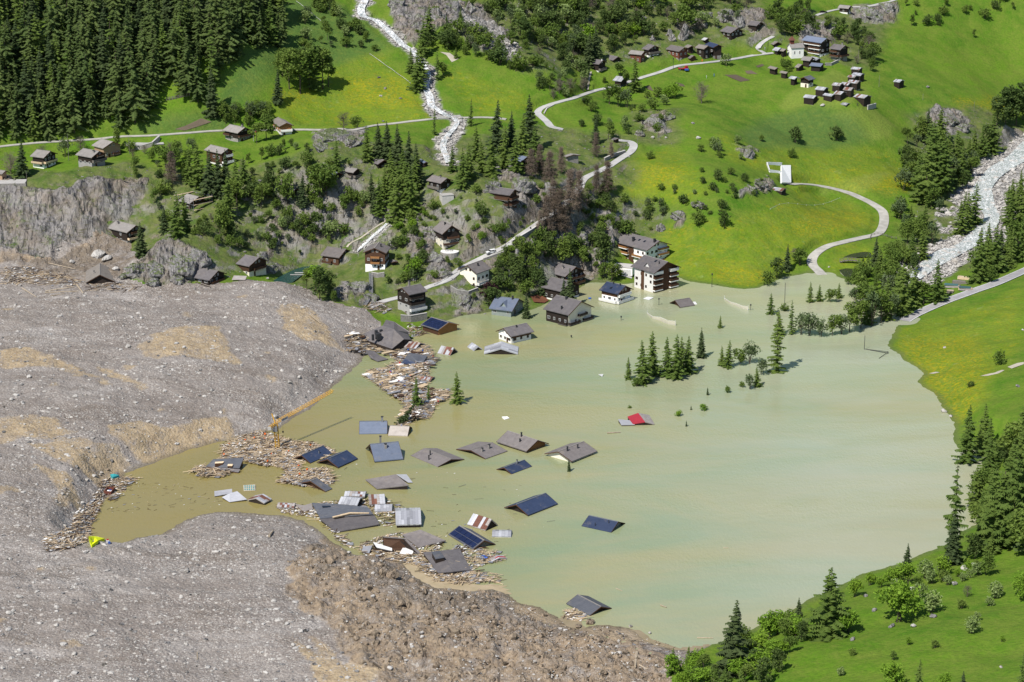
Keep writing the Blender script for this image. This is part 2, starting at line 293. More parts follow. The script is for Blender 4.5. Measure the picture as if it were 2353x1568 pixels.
# ------------------------------------------------------------------ materials
class Nodes:
    def __init__(self, m): self.t = m.node_tree; self.n = self.t.nodes; self.l = self.t.links
    def add(self, kind, **kw):
        nd = self.n.new(kind)
        for k, v in kw.items():
            if k.startswith('_'): setattr(nd, k[1:], v)
            else:
                s = nd.inputs[int(k[1:])] if k[0] == 'i' and k[1:].isdigit() else nd.inputs[k.replace('__', ' ')]
                if isinstance(v, bpy.types.NodeSocket): self.l.new(v, s)
                else: s.default_value = v
        return nd
    def mix(self, f, a, b, blend='MIX'):
        nd = self.n.new('ShaderNodeMix'); nd.data_type = 'RGBA'; nd.blend_type = blend
        for s, v in ((nd.inputs[0], f), (nd.inputs[6], a), (nd.inputs[7], b)):
            if isinstance(v, bpy.types.NodeSocket): self.l.new(v, s)
            elif isinstance(v, (int, float)): s.default_value = v
            else: s.default_value = (*v[:3], 1)
        return nd.outputs[2]
    def math(self, op, a, b=0.0, c=None):
        nd = self.n.new('ShaderNodeMath'); nd.operation = op
        for i, v in enumerate((a, b) if c is None else (a, b, c)):
            if isinstance(v, bpy.types.NodeSocket): self.l.new(v, nd.inputs[i])
            else: nd.inputs[i].default_value = v
        return nd.outputs[0]
    def rng(self, v, a, b, c=0.0, d=1.0):
        nd = self.n.new('ShaderNodeMapRange'); nd.clamp = True
        self.l.new(v, nd.inputs[0])
        for i, x in enumerate((a, b, c, d)): nd.inputs[i + 1].default_value = x
        return nd.outputs[0]
    def noise(self, co, scale, detail=3, rough=0.55, dist=0.0):
        nd = self.add('ShaderNodeTexNoise', Scale=scale, Detail=detail, Roughness=rough, Distortion=dist)
        if co is not None: self.l.new(co, nd.inputs['Vector'])
        return nd.outputs['Fac']
    def vor(self, co, scale, out='Color', rnd=1.0):
        nd = self.add('ShaderNodeTexVoronoi', Scale=scale, Randomness=rnd); self.l.new(co, nd.inputs['Vector']); return nd.outputs[out]
    def attr(self, name):
        nd = self.n.new('ShaderNodeAttribute'); nd.attribute_name = name; return nd.outputs['Fac']
    def obj(self): return self.n.new('ShaderNodeTexCoord').outputs['Object']
    def pos(self): return self.n.new('ShaderNodeNewGeometry').outputs['Position']
    def scale(self, co, x, y, z):
        nd = self.n.new('ShaderNodeVectorMath'); nd.operation = 'MULTIPLY'; self.l.new(co, nd.inputs[0]); nd.inputs[1].default_value = (x, y, z); return nd.outputs[0]
    def bump(self, h, strength, dist=1.0):
        nd = self.add('ShaderNodeBump', Strength=strength, Distance=dist, Height=h); return nd.outputs[0]
MATS = {}
def newmat(name):
    m = bpy.data.materials.new(name); m.use_nodes = True; N = Nodes(m)
    N.p = N.n['Principled BSDF']; MATS[name] = m; return m, N
def plain(name, c1, c2=None, scale=3.0, rough=0.8, metal=0.0, stretch=None, var=0.25, spec=0.3, bump=0.0):
    m, N = newmat(name); co = N.obj()
    if stretch: co = N.scale(co, *stretch)
    f = N.rng(N.noise(co, scale, 4), 0.3, 0.7)
    c = N.mix(f, c1, c2 or tuple(x * 0.7 for x in c1))
    oi = N.n.new('ShaderNodeObjectInfo'); rv = N.rng(oi.outputs['Random'], 0, 1, 1 - var, 1 + var * 0.6)
    hs = N.n.new('ShaderNodeHueSaturation'); N.l.new(c, hs.inputs['Color']); N.l.new(rv, hs.inputs['Value'])
    N.l.new(hs.outputs[0], N.p.inputs['Base Color']); N.p.inputs['Roughness'].default_value = rough; N.p.inputs['Metallic'].default_value = metal
    N.p.inputs['Specular IOR Level'].default_value = spec
    if bump: N.l.new(N.bump(f, bump, 0.1), N.p.inputs['Normal'])
    return m

def mat_hill():
    m, N = newmat('meadow_and_rock'); P = N.pos()
    big = N.noise(P, 0.022, 3); mid = N.noise(P, 0.11, 4); fine = N.noise(P, 0.8, 4, 0.65); tiny = N.noise(P, 2.6, 3, 0.7)
    g = N.mix(N.rng(big, 0.35, 0.65), (0.058, 0.140, 0.009), (0.100, 0.188, 0.012))
    g = N.mix(N.rng(mid, 0.35, 0.7), g, (0.125, 0.180, 0.022))
    ye = N.attr('yellow'); yf = N.math('MULTIPLY', ye, N.rng(N.noise(P, 0.06, 4, 0.6), 0.30, 0.62))
    g = N.mix(N.math('MULTIPLY', yf, 0.58), g, (0.185, 0.235, 0.014))
    st = N.scale(P, 0.8, 1.0, 1.0)
    fl = N.math('MULTIPLY', N.attr('flower'), N.rng(N.noise(st, 0.9, 6, 0.8), 0.47, 0.60))
    fl = N.math('MAXIMUM', fl, N.math('MULTIPLY', N.math('MULTIPLY', ye, 0.7), N.rng(N.noise(st, 0.35, 7, 0.85), 0.52, 0.66)))
    g = N.mix(N.math('MULTIPLY', fl, 0.75), g, (0.36, 0.27, 0.008))
    wf = N.math('MULTIPLY', ye, N.rng(N.noise(P, 0.18, 6, 0.75), 0.60, 0.72)); g = N.mix(N.math('MULTIPLY', wf, 0.45), g, (0.28, 0.33, 0.14))
    g = N.mix(N.math('MULTIPLY', N.attr('pale'), 0.55), g, (0.19, 0.23, 0.045))
    g = N.mix(N.math('MULTIPLY', N.attr('moor'), 0.75), g, (0.066, 0.120, 0.032))
    sc = N.attr('scrub'); ol = N.mix(N.rng(N.noise(P, 0.16, 5, 0.65), 0.35, 0.65), (0.045, 0.085, 0.016), (0.135, 0.135, 0.06))
    g = N.mix(N.math('MULTIPLY', sc, 0.85), g, ol)
    g = N.mix(N.math('MULTIPLY', sc, N.rng(N.noise(P, 0.22, 6, 0.75), 0.55, 0.68)), g, (0.16, 0.14, 0.105))
    g = N.mix(N.rng(fine, 0.38, 0.68, 0.0, 0.55), g, N.mix(0.6, g, (0.025, 0.050, 0.010)))
    g = N.mix(N.rng(N.noise(P, 0.38, 6, 0.75), 0.48, 0.70, 0, 0.55), g, (0.150, 0.180, 0.032))
    g = N.mix(N.rng(N.noise(P, 0.3, 6, 0.8), 0.60, 0.72, 0, 0.6), g, (0.035, 0.075, 0.014))
    g = N.mix(N.rng(tiny, 0.55, 0.8, 0, 0.35), g, (0.17, 0.23, 0.04))
    # rock on the steep and cliff parts
    geo = N.n.new('ShaderNodeNewGeometry'); sx = N.n.new('ShaderNodeSeparateXYZ'); N.l.new(geo.outputs['Normal'], sx.inputs[0])
    steep = N.rng(N.math('ADD', sx.outputs['Z'], N.math('MULTIPLY', N.math('SUBTRACT', mid, 0.5), 0.35)), 0.83, 0.66)
    mp = N.n.new('ShaderNodeMapping'); N.l.new(P, mp.inputs['Vector']); mp.inputs['Rotation'].default_value = (0.15, 0.55, 0.3); rk = N.scale(mp.outputs[0], 1.25, 0.7, 0.28)
    r1 = N.noise(rk, 0.55, 7, 0.72, 0.6); r2 = N.noise(P, 0.09, 5, 0.6)
    rc = N.mix(N.rng(r1, 0.3, 0.68), (0.100, 0.095, 0.097), (0.310, 0.290, 0.275)); rc = N.mix(N.rng(r2, 0.42, 0.62, 0, 0.6), rc, (0.225, 0.175, 0.125)); rc = N.mix(N.rng(N.noise(P, 0.06, 5, 0.7), 0.48, 0.62, 0, 0.45), rc, (0.35, 0.328, 0.31))
    
    ck = N.rng(N.noise(N.scale(P, 0.9, 0.5, 0.16), 0.5, 6, 0.75, 1.2), 0.36, 0.47); rc = N.mix(N.math('SUBTRACT', 1.0, ck), rc, N.mix(0.75, rc, (0.03, 0.03, 0.032)))
    cl = N.attr('cliff'); rf = N.math('MULTIPLY', cl, N.rng(N.noise(P, 0.17, 5, 0.7), 0.30, 0.46)); rf = N.math('MAXIMUM', rf, N.math('MULTIPLY', N.math('MULTIPLY', steep, N.math('MAXIMUM', sc, N.math('MULTIPLY', cl, 1.0))), 0.9))
    c = N.mix(rf, g, rc)
    lg = N.rng(N.noise(N.scale(P, 0.35, 0.5, 1.5), 0.55, 6, 0.75), 0.54, 0.64); c = N.mix(N.math('MULTIPLY', N.math('MULTIPLY', lg, rf), 0.8), c, N.mix(N.rng(fine, 0.4, 0.6), (0.075, 0.095, 0.03), (0.17, 0.14, 0.085)))
    mud = N.attr('mud'); c = N.mix(N.math('MULTIPLY', mud, N.rng(N.noise(P, 0.35, 5), 0.3, 0.5)), c, (0.27, 0.20, 0.11))
    wet = N.attr('wet'); c = N.mix(N.math('MULTIPLY', wet, 0.55), c, (0.10, 0.11, 0.05))
    gv = N.attr('gravel'); v = N.add('ShaderNodeSeparateColor'); N.l.new(N.vor(P, 1.1), v.inputs[0])
    gc = N.mix(N.rng(v.outputs[0], 0, 1), (0.10, 0.095, 0.09), (0.40, 0.38, 0.355)); c = N.mix(gv, c, gc)
    N.l.new(c, N.p.inputs['Base Color']); N.p.inputs['Roughness'].default_value = 0.95; N.p.inputs['Specular IOR Level'].default_value = 0.1
    hb = N.math('ADD', N.math('MULTIPLY', r1, rf), N.math('ADD', N.math('MULTIPLY', fine, 0.45), N.math('MULTIPLY', N.math('MULTIPLY', ck, rf), 0.4)))
    N.l.new(N.bump(hb, 0.9, 1.3), N.p.inputs['Normal']); return m
def mat_debris():
    m, N = newmat('landslide_gravel'); P = N.pos(); S = N.scale(P, 0.75, 1, 1)
    big = N.noise(P, 0.03, 4, 0.6); mid = N.noise(S, 0.14, 5, 0.65); fine = N.noise(P, 1.3, 4, 0.7)
    c = N.mix(N.rng(big, 0.35, 0.65), (0.200, 0.170, 0.148), (0.275, 0.243, 0.218)); c = N.mix(N.rng(mid, 0.5, 0.75, 0, 0.7), c, (0.33, 0.303, 0.28)); c = N.mix(N.rng(fine, 0.3, 0.7, 0.5, 0), c, (0.115, 0.098, 0.085))
    fk = N.rng(N.noise(N.scale(P, 0.6, 1.2, 1), 0.05, 6, 0.7, 0.6), 0.40, 0.60, 0.30, 1.0); c = N.mix(N.rng(N.noise(N.scale(P, 0.45, 1.3, 1), 0.06, 6, 0.72, 1.0), 0.50, 0.64, 0, 0.55), c, (0.135, 0.108, 0.085)); c = N.mix(N.rng(N.noise(N.scale(P, 0.5, 1.2, 1), 0.045, 6, 0.7, 0.8), 0.54, 0.68, 0, 0.5), c, (0.36, 0.335, 0.315))
    def fleck(scale, lo, hi, col, amt, c):
        s = N.add('ShaderNodeSeparateColor'); N.l.new(N.vor(P, scale), s.inputs[0]); d = N.vor(P, scale, 'Distance')
        f = N.math('MULTIPLY', N.rng(s.outputs[0], lo, hi), N.rng(d, 0.52, 0.30)); return N.mix(N.math('MULTIPLY', N.math('MULTIPLY', f, amt), fk), c, col)
    c = fleck(2.6, 0.55, 0.95, (0.50, 0.475, 0.44), 0.9, c); c = fleck(1.5, 0.70, 0.95, (0.54, 0.515, 0.475), 0.85, c); c = fleck(1.9, 0.80, 0.92, (0.06, 0.052, 0.045), 0.75, c); c = fleck(0.75, 0.92, 0.97, (0.56, 0.53, 0.48), 0.85, c)
    mud = N.attr('mud'); tan = N.mix(N.rng(N.noise(P, 0.4, 5, 0.7), 0.4, 0.68), (0.375, 0.290, 0.180), (0.235, 0.172, 0.104))
    c = N.mix(N.math('MULTIPLY', N.math('MULTIPLY', mud, 0.9), N.rng(N.noise(N.scale(P, 1.3, 0.7, 1.0), 0.20, 7, 0.8), 0.34, 0.50)), c, tan)
    ro = N.attr('rough'); br = N.mix(N.rng(N.noise(P, 0.25, 6, 0.75), 0.35, 0.66), (0.175, 0.132, 0.094), (0.37, 0.285, 0.195)); br = N.mix(N.attr('dark'), br, N.mix(0.6, br, (0.125, 0.108, 0.09)))
    c = N.mix(N.math('MULTIPLY', ro, N.rng(N.noise(P, 0.16, 6, 0.75), 0.34, 0.54)), c, br)
    c = fleck(2.2, 0.72, 0.95, (0.48, 0.45, 0.41), 0.7, c)
    c = N.mix(N.math('MULTIPLY', N.attr('shelf'), 0.85), c, (0.30, 0.235, 0.16))
    c = N.mix(N.math('MULTIPLY', N.attr('wet'), 0.7), c, (0.12, 0.10, 0.065))
    N.l.new(c, N.p.inputs['Base Color']); N.p.inputs['Roughness'].default_value = 0.92; N.p.inputs['Specular IOR Level'].default_value = 0.15
    vd = N.vor(P, 1.2, 'Distance'); hb = N.math('ADD', N.math('MULTIPLY', N.math('SUBTRACT', 0.7, vd), 0.35), N.math('ADD', N.math('MULTIPLY', fine, 0.35), N.math('MULTIPLY', N.noise(P, 0.5, 5, 0.7), N.math('ADD', 0.35, N.math('MULTIPLY', ro, 1.6)))))
    N.l.new(N.bump(hb, 0.85, 0.9), N.p.inputs['Normal']); return m
def mat_lake():
    m, N = newmat('turbid_lake_water'); P = N.pos(); S = N.scale(P, 0.55, 1.5, 1)
    n1 = N.noise(S, 0.012, 5, 0.6, 1.2); n2 = N.noise(S, 0.03, 5, 0.65, 1.0)
    c = N.mix(N.rng(n1, 0.38, 0.62), (0.275, 0.262, 0.118), (0.200, 0.250, 0.130)); c = N.mix(N.rng(n2, 0.45, 0.68, 0, 0.4), c, (0.310, 0.272, 0.150))
    sx = N.n.new('ShaderNodeSeparateXYZ'); N.l.new(P, sx.inputs[0])
    wst = N.math('MULTIPLY', N.rng(sx.outputs['X'], 10.0, -85.0), N.rng(sx.outputs['Y'], 900.0, 800.0)); c = N.mix(N.math('MULTIPLY', wst, 0.9), c, (0.235, 0.185, 0.062))
    est_sheen = N.math('MULTIPLY', N.rng(sx.outputs['X'], -10.0, 110.0), N.rng(N.noise(S, 0.014, 5, 0.6, 1.0), 0.3, 0.62, 0.45, 1.0)); c = N.mix(N.math('MULTIPLY', est_sheen, 0.6), c, (0.385, 0.405, 0.320))  # sky sheen painted into the water colour, paler towards the right
    N.l.new(c, N.p.inputs['Base Color']); N.p.inputs['IOR'].default_value = 1.333; N.p.inputs['Roughness'].default_value = 0.10
    w = N.scale(P, 1.0, 0.45, 1.0); calm = N.rng(N.noise(S, 0.02, 3), 0.35, 0.65)
    rp = N.math('ADD', N.noise(w, 1.1, 4, 0.6), N.math('MULTIPLY', N.noise(P, 0.35, 3), 0.7))
    N.l.new(N.bump(N.math('MULTIPLY', rp, N.rng(calm, 0, 1, 0.3, 1.0)), 0.6, 0.28), N.p.inputs['Normal']); return m
def mat_white_water(name, a, b, amt):
    m, N = newmat(name); P = N.pos()
    f = N.rng(N.noise(N.scale(P, 1.4, 0.6, 1), 0.5, 7, 0.8, 1.2), amt - 0.10, amt + 0.10); c = N.mix(f, a, b)
    N.l.new(c, N.p.inputs['Base Color']); N.p.inputs['Roughness'].default_value = 0.25; N.l.new(N.bump(f, 0.7, 0.5), N.p.inputs['Normal']); return m
def mat_road(name, a, b):
    m, N = newmat(name); P = N.pos(); c = N.mix(N.rng(N.noise(P, 0.3, 5, 0.6), 0.35, 0.65), a, b); c = N.mix(N.rng(N.noise(P, 2.5, 3), 0.5, 0.8, 0, 0.3), c, tuple(x * 0.6 for x in a))
    N.l.new(c, N.p.inputs['Base Color']); N.p.inputs['Roughness'].default_value = 0.9; return m
def leafmat(name, c1, c2, c3=None, trans=0.25):
    m, N = newmat(name); oi = N.n.new('ShaderNodeObjectInfo'); geo = N.n.new('ShaderNodeNewGeometry')
    c = N.mix(N.rng(oi.outputs['Random'], 0, 1), c1, c2)
    isl = geo.outputs['Random Per Island']; c = N.mix(N.rng(isl, 0.0, 1.0, 0.0, 0.55), c, c3 or tuple(x * 1.7 for x in c1))
    N.l.new(c, N.p.inputs['Base Color']); N.p.inputs['Roughness'].default_value = 0.75; N.p.inputs['Specular IOR Level'].default_value = 0.15
    tr = N.add('ShaderNodeBsdfTranslucent', Color=c); mx = N.n.new('ShaderNodeMixShader'); mx.inputs[0].default_value = trans
    N.l.new(N.p.outputs[0], mx.inputs[1]); N.l.new(tr.outputs[0], mx.inputs[2]); N.l.new(mx.outputs[0], N.n['Material Output'].inputs[0]); return m
def mat_roof(name, c1, c2, moss=None, rough=0.7):
    m, N = newmat(name); co = N.obj(); sx = N.n.new('ShaderNodeSeparateXYZ'); N.l.new(co, sx.inputs[0])
    f = N.rng(N.noise(co, 0.6, 5, 0.65), 0.3, 0.7); c = N.mix(f, c1, c2)
    row = N.math('FRACT', N.math('MULTIPLY', sx.outputs['Y'], 1.8)); c = N.mix(N.rng(row, 0.80, 0.95, 0, 0.35), c, tuple(x * 0.45 for x in c1))
    sp = N.rng(N.noise(co, 3.5, 4, 0.7), 0.62, 0.75); c = N.mix(N.math('MULTIPLY', sp, 0.35), c, moss or tuple(min(1, x * 1.8) for x in c1))
    WP = N.pos(); c = N.mix(N.rng(N.noise(N.scale(WP, 1, 1, 2), 0.28, 6, 0.7), 0.56, 0.72, 0, 0.4), c, (0.24, 0.20, 0.15)); c = N.mix(N.rng(N.noise(WP, 0.5, 5, 0.7), 0.56, 0.70, 0, 0.4), c, tuple(x * 0.55 for x in c1))
    oi = N.n.new('ShaderNodeObjectInfo'); hs = N.n.new('ShaderNodeHueSaturation'); N.l.new(c, hs.inputs['Color']); N.l.new(N.rng(oi.outputs['Random'], 0, 1, 0.85, 1.15), hs.inputs['Value'])
    N.l.new(hs.outputs[0], N.p.inputs['Base Color']); N.p.inputs['Roughness'].default_value = rough; N.p.inputs['Specular IOR Level'].default_value = 0.35
    N.l.new(N.bump(row, 0.3, 0.05), N.p.inputs['Normal']); return m
def rockmat(name, a, b, moss=0.0, bump=1.0):
    m, N = newmat(name); P = N.pos(); q = N.noise(N.scale(P, 1.3, 0.9, 0.45), 0.75, 7, 0.75, 0.8); c = N.mix(N.rng(q, 0.34, 0.64), b, a)
    ck = N.rng(N.noise(N.scale(P, 1.0, 0.6, 0.25), 0.6, 6, 0.75, 1.2), 0.36, 0.46); c = N.mix(N.math('SUBTRACT', 1.0, ck), c, tuple(x * 0.3 for x in b)); c = N.mix(N.rng(N.noise(P, 0.3, 4), 0.5, 0.7, 0, 0.45), c, (0.20, 0.165, 0.115))
    if moss:
        g = N.n.new('ShaderNodeNewGeometry'); sx = N.n.new('ShaderNodeSeparateXYZ'); N.l.new(g.outputs['Normal'], sx.inputs[0]); up = N.rng(N.math('ADD', sx.outputs['Z'], N.math('MULTIPLY', N.noise(P, 0.5, 5, 0.7), 0.9)), 1.05, 1.35); c = N.mix(N.math('MULTIPLY', up, moss), c, (0.095, 0.125, 0.035))
    N.l.new(c, N.p.inputs['Base Color']); N.p.inputs['Roughness'].default_value = 0.95; N.p.inputs['Specular IOR Level'].default_value = 0.15
    N.l.new(N.bump(N.math('ADD', q, N.math('MULTIPLY', ck, 0.5)), bump, 0.8), N.p.inputs['Normal'])
rockmat('rock', (0.33, 0.315, 0.30), (0.125, 0.12, 0.122)); rockmat('rock_pale', (0.52, 0.495, 0.46), (0.34, 0.32, 0.295), 0, 0.5); rockmat('rock_brown', (0.37, 0.29, 0.21), (0.19, 0.148, 0.108)); rockmat('crag_rock', (0.33, 0.315, 0.30), (0.115, 0.11, 0.115), 0.85)
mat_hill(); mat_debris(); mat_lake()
mat_white_water('torrent_water', (0.13, 0.16, 0.165), (0.92, 0.92, 0.92), 0.46); mat_white_water('river_water', (0.22, 0.27, 0.25), (0.88, 0.89, 0.88), 0.49)
mat_white_water('pond_water', (0.014, 0.055, 0.05), (0.02, 0.075, 0.068), 0.5); mat_white_water('dark_pond_water', (0.018, 0.022, 0.014), (0.03, 0.036, 0.02), 0.5)
mat_road('road_concrete', (0.33, 0.32, 0.31), (0.43, 0.42, 0.40)); mat_road('road_asphalt', (0.24, 0.23, 0.235), (0.32, 0.31, 0.31)); mat_road('road_gravel', (0.30, 0.285, 0.25), (0.42, 0.40, 0.36)); mat_road('path_earth', (0.34, 0.30, 0.24), (0.42, 0.38, 0.31))
for n, a in dict(
  dark_wood=((0.014, 0.010, 0.008), (0.032, 0.021, 0.015), 2.0, 0.8, 0, (0.6, 0.6, 4)), brown_wood=((0.088, 0.041, 0.020), (0.052, 0.026, 0.015), 2.0, 0.8, 0, (0.6, 0.6, 4)), orange_wood=((0.30, 0.145, 0.050), (0.21, 0.095, 0.033), 2.0, 0.75, 0, (0.6, 0.6, 4)),
  grey_wood=((0.20, 0.18, 0.155), (0.13, 0.115, 0.10), 2.0, 0.9, 0, (0.6, 0.6, 4)), pale_wood=((0.66, 0.52, 0.35), (0.50, 0.37, 0.23), 2.0, 0.8), red_wood=((0.16, 0.05, 0.032), (0.10, 0.034, 0.022), 2.0, 0.8, 0, (0.6, 0.6, 4)),
  plaster=((0.84, 0.825, 0.79), (0.76, 0.745, 0.71), 0.7, 0.9), grey_plaster=((0.36, 0.345, 0.33), (0.29, 0.28, 0.27), 0.7, 0.9), cream_plaster=((0.78, 0.72, 0.59), (0.70, 0.64, 0.52), 0.7, 0.9), tan_plaster=((0.40, 0.27, 0.17), (0.34, 0.22, 0.14), 0.7, 0.9), dull_plaster=((0.25, 0.28, 0.26), (0.20, 0.23, 0.21), 0.7, 0.9),
  stone=((0.34, 0.32, 0.29), (0.16, 0.15, 0.14), 2.2, 0.95), concrete=((0.50, 0.48, 0.45), (0.40, 0.385, 0.36), 0.8, 0.9),
  tin_bright=((0.54, 0.54, 0.56), (0.40, 0.40, 0.42), 1.5, 0.5, 0.25, (0.4, 3, 3)), tin_grey=((0.36, 0.36, 0.38), (0.28, 0.28, 0.30), 1.5, 0.5, 0.25, (0.4, 3, 3)), tin_rust=((0.20, 0.085, 0.055), (0.13, 0.055, 0.040), 1.5, 0.8, 0.0, (0.4, 3, 3)), tin_stain=((0.23, 0.175, 0.145), (0.40, 0.39, 0.38), 1.2, 0.7, 0.1, (0.4, 3, 3)), tin_red=((0.42, 0.035, 0.05), (0.34, 0.03, 0.045), 1.0, 0.45),
  window_white=((0.70, 0.69, 0.66),), window_brown=((0.10, 0.05, 0.03),), metal_dark=((0.035, 0.036, 0.04),), metal_grey=((0.30, 0.31, 0.33), None, 2, 0.45, 0.5), chimney_stone=((0.27, 0.25, 0.23), (0.18, 0.165, 0.15), 2, 0.9),
  crane_yellow=((0.72, 0.42, 0.05), (0.62, 0.33, 0.04), 1.0, 0.5), white_paint=((0.78, 0.78, 0.77),), foam_white=((0.84, 0.83, 0.81), (0.74, 0.71, 0.66)), bark=((0.095, 0.075, 0.055), (0.06, 0.048, 0.036), 3, 0.95), dead_twig=((0.20, 0.165, 0.13), (0.13, 0.105, 0.08), 3, 0.95), pale_trunk=((0.42, 0.35, 0.26), (0.30, 0.24, 0.17), 2, 0.9),
  tarp_green=((0.035, 0.095, 0.095), (0.06, 0.12, 0.12)), tarp_teal=((0.03, 0.25, 0.27), (0.04, 0.30, 0.32)), tarp_yellow=((0.72, 0.80, 0.006), (0.66, 0.74, 0.004)), red_paint=((0.52, 0.022, 0.022),), blue_paint=((0.035, 0.11, 0.42),), orange_cloth=((0.85, 0.16, 0.02),), white_cloth=((0.75, 0.74, 0.72),), black_paint=((0.012, 0.012, 0.014), None, 2, 0.3), rubber=((0.016, 0.016, 0.016),), skin=((0.50, 0.30, 0.21),), net_cloth=((0.50, 0.46, 0.36), (0.44, 0.40, 0.31)), solar_cell=((0.010, 0.016, 0.045), (0.014, 0.02, 0.055), 3, 0.18), red_mud=((0.17, 0.062, 0.030), (0.11, 0.045, 0.025)), garden_soil=((0.13, 0.10, 0.065), (0.09, 0.07, 0.05)), scree=((0.36, 0.33, 0.29), (0.22, 0.20, 0.18), 1.5, 0.95)).items():
    plain(n, *a[:2] if len(a) > 1 else a, **dict(zip(('scale', 'rough', 'metal', 'stretch'), a[2:])))
m, N = newmat('window_glass'); N.p.inputs['Base Color'].default_value = (0.012, 0.015, 0.02, 1); N.p.inputs['Roughness'].default_value = 0.08
mat_roof('slate_roof', (0.098, 0.088, 0.090), (0.140, 0.128, 0.128)); mat_roof('brown_roof', (0.125, 0.110, 0.106), (0.172, 0.153, 0.146)); mat_roof('lightgrey_roof', (0.190, 0.175, 0.162), (0.262, 0.243, 0.225)); mat_roof('navy_roof', (0.024, 0.036, 0.072), (0.034, 0.048, 0.092), (0.06, 0.08, 0.12), 0.5)
mat_roof('bluegrey_roof', (0.12, 0.145, 0.20), (0.15, 0.175, 0.235), None, 0.5); mat_roof('dark_roof', (0.070, 0.075, 0.090), (0.10, 0.105, 0.12)); mat_roof('beige_roof', (0.34, 0.30, 0.265), (0.40, 0.36, 0.32)); mat_roof('weathered_roof', (0.16, 0.14, 0.12), (0.24, 0.215, 0.19), (0.34, 0.31, 0.27))
leafmat('spruce_needles', (0.024, 0.042, 0.016), (0.048, 0.068, 0.024), (0.070, 0.100, 0.032), 0.15); leafmat('larch_needles', (0.062, 0.110, 0.020), (0.110, 0.160, 0.030), (0.15, 0.21, 0.046), 0.35); leafmat('forest_needles', (0.042, 0.076, 0.020), (0.088, 0.126, 0.034), (0.130, 0.172, 0.050), 0.3)
leafmat('broad_leaves', (0.080, 0.140, 0.024), (0.140, 0.200, 0.036), (0.19, 0.26, 0.055), 0.35); leafmat('bright_leaves', (0.12, 0.235, 0.018), (0.17, 0.275, 0.022), (0.23, 0.34, 0.045), 0.3); leafmat('willow_leaves', (0.070, 0.115, 0.040), (0.105, 0.145, 0.058), (0.16, 0.20, 0.09)); leafmat('blossom_leaves', (0.12, 0.19, 0.04), (0.17, 0.24, 0.06), (0.34, 0.40, 0.18))
leafmat('brown_needles', (0.150, 0.112, 0.085), (0.195, 0.150, 0.115), (0.24, 0.195, 0.15)); leafmat('bare_twigs', (0.12, 0.105, 0.08), (0.16, 0.135, 0.10), (0.20, 0.175, 0.13)); leafmat('purple_leaves', (0.035, 0.016, 0.018), (0.05, 0.02, 0.024), (0.07, 0.03, 0.034)); leafmat('dark_leaves', (0.052, 0.092, 0.022), (0.085, 0.126, 0.032), (0.12, 0.165, 0.046), 0.3)

# ------------------------------------------------------------------ mesh helpers
class MB:
    def __init__(self): self.v = []; self.f = []; self.mi = []
    def add(self, vs, fs, mi=0):
        o = len(self.v); self.v += [tuple(map(float, p)) for p in vs]
        self.f += [tuple(i + o for i in f) for f in fs]; self.mi += [mi] * len(fs); return self
    def box(self, c, s, rz=0.0, mi=0, M=None):
        x, y, z = s[0] / 2, s[1] / 2, s[2] / 2
        P = [(-x, -y, -z), (x, -y, -z), (x, y, -z), (-x, y, -z), (-x, -y, z), (x, -y, z), (x, y, z), (-x, y, z)]
        if M is None: M = Matrix.Rotation(rz, 3, 'Z')
        P = [tuple(M @ Vector(p) + Vector(c)) for p in P]
        return self.add(P, [(0, 3, 2, 1), (4, 5, 6, 7), (0, 1, 5, 4), (1, 2, 6, 5), (2, 3, 7, 6), (3, 0, 4, 7)], mi)
    def beam(self, a, b, w, h=None, mi=0):
        a = Vector(a); b = Vector(b); d = b - a; L = d.length
        if L < 1e-6: return self
        M = d.to_track_quat('X', 'Z').to_matrix(); return self.box((a + b) / 2, (L, w, h or w), 0, mi, M)
    def tube(self, a, b, r0, r1, n=6, mi=0):
        a = Vector(a); b = Vector(b); q = (b - a).to_track_quat('Z', 'Y').to_matrix()
        vs = [a + q @ Vector((r0 * math.cos(k * 2 * math.pi / n), r0 * math.sin(k * 2 * math.pi / n), 0)) for k in range(n)]
        vs += [b + q @ Vector((r1 * math.cos(k * 2 * math.pi / n), r1 * math.sin(k * 2 * math.pi / n), 0)) for k in range(n)]
        fs = [(k, (k + 1) % n, n + (k + 1) % n, n + k) for k in range(n)] + [tuple(range(n - 1, -1, -1)), tuple(range(n, 2 * n))]
        return self.add(vs, fs, mi)
    def slab(self, pts, th, mi=0):
        """a plate with the given upper outline, th thick (downward along its normal)"""
        P = [Vector(p) for p in pts]; n = Vector((0, 0, 0))
        for i in range(len(P)): n += P[i].cross(P[(i + 1) % len(P)])
        n.normalize()
        if n.z < 0: n = -n
        k = len(P); vs = P + [p - n * th for p in P]
        return self.add(vs, [tuple(range(k)), tuple(range(2 * k - 1, k - 1, -1))] + [(i, k + i, k + (i + 1) % k, (i + 1) % k) for i in range(k)], mi)
    def mesh(self, name, mats):
        me = bpy.data.meshes.new(name); me.from_pydata(self.v, [], self.f)
        for m in (mats if isinstance(mats, (list, tuple)) else [mats]): me.materials.append(MATS[m])
        if any(self.mi): me.polygons.foreach_set('material_index', self.mi)
        bm = bmesh.new(); bm.from_mesh(me); bmesh.ops.recalc_face_normals(bm, faces=bm.faces); bm.to_mesh(me); bm.free()
        return me
    def build(self, name, mats, parent=None, loc=None): return put(name, self.mesh(name, mats), parent, loc)
def put(name, me, parent=None, loc=None, rot=None, scale=None):
    o = bpy.data.objects.new(name, me); COL.objects.link(o)
    if parent is not None: o.parent = parent
    if loc is not None: o.location = loc
    if rot is not None: o.rotation_euler = rot
    if scale is not None: o.scale = scale
    return o
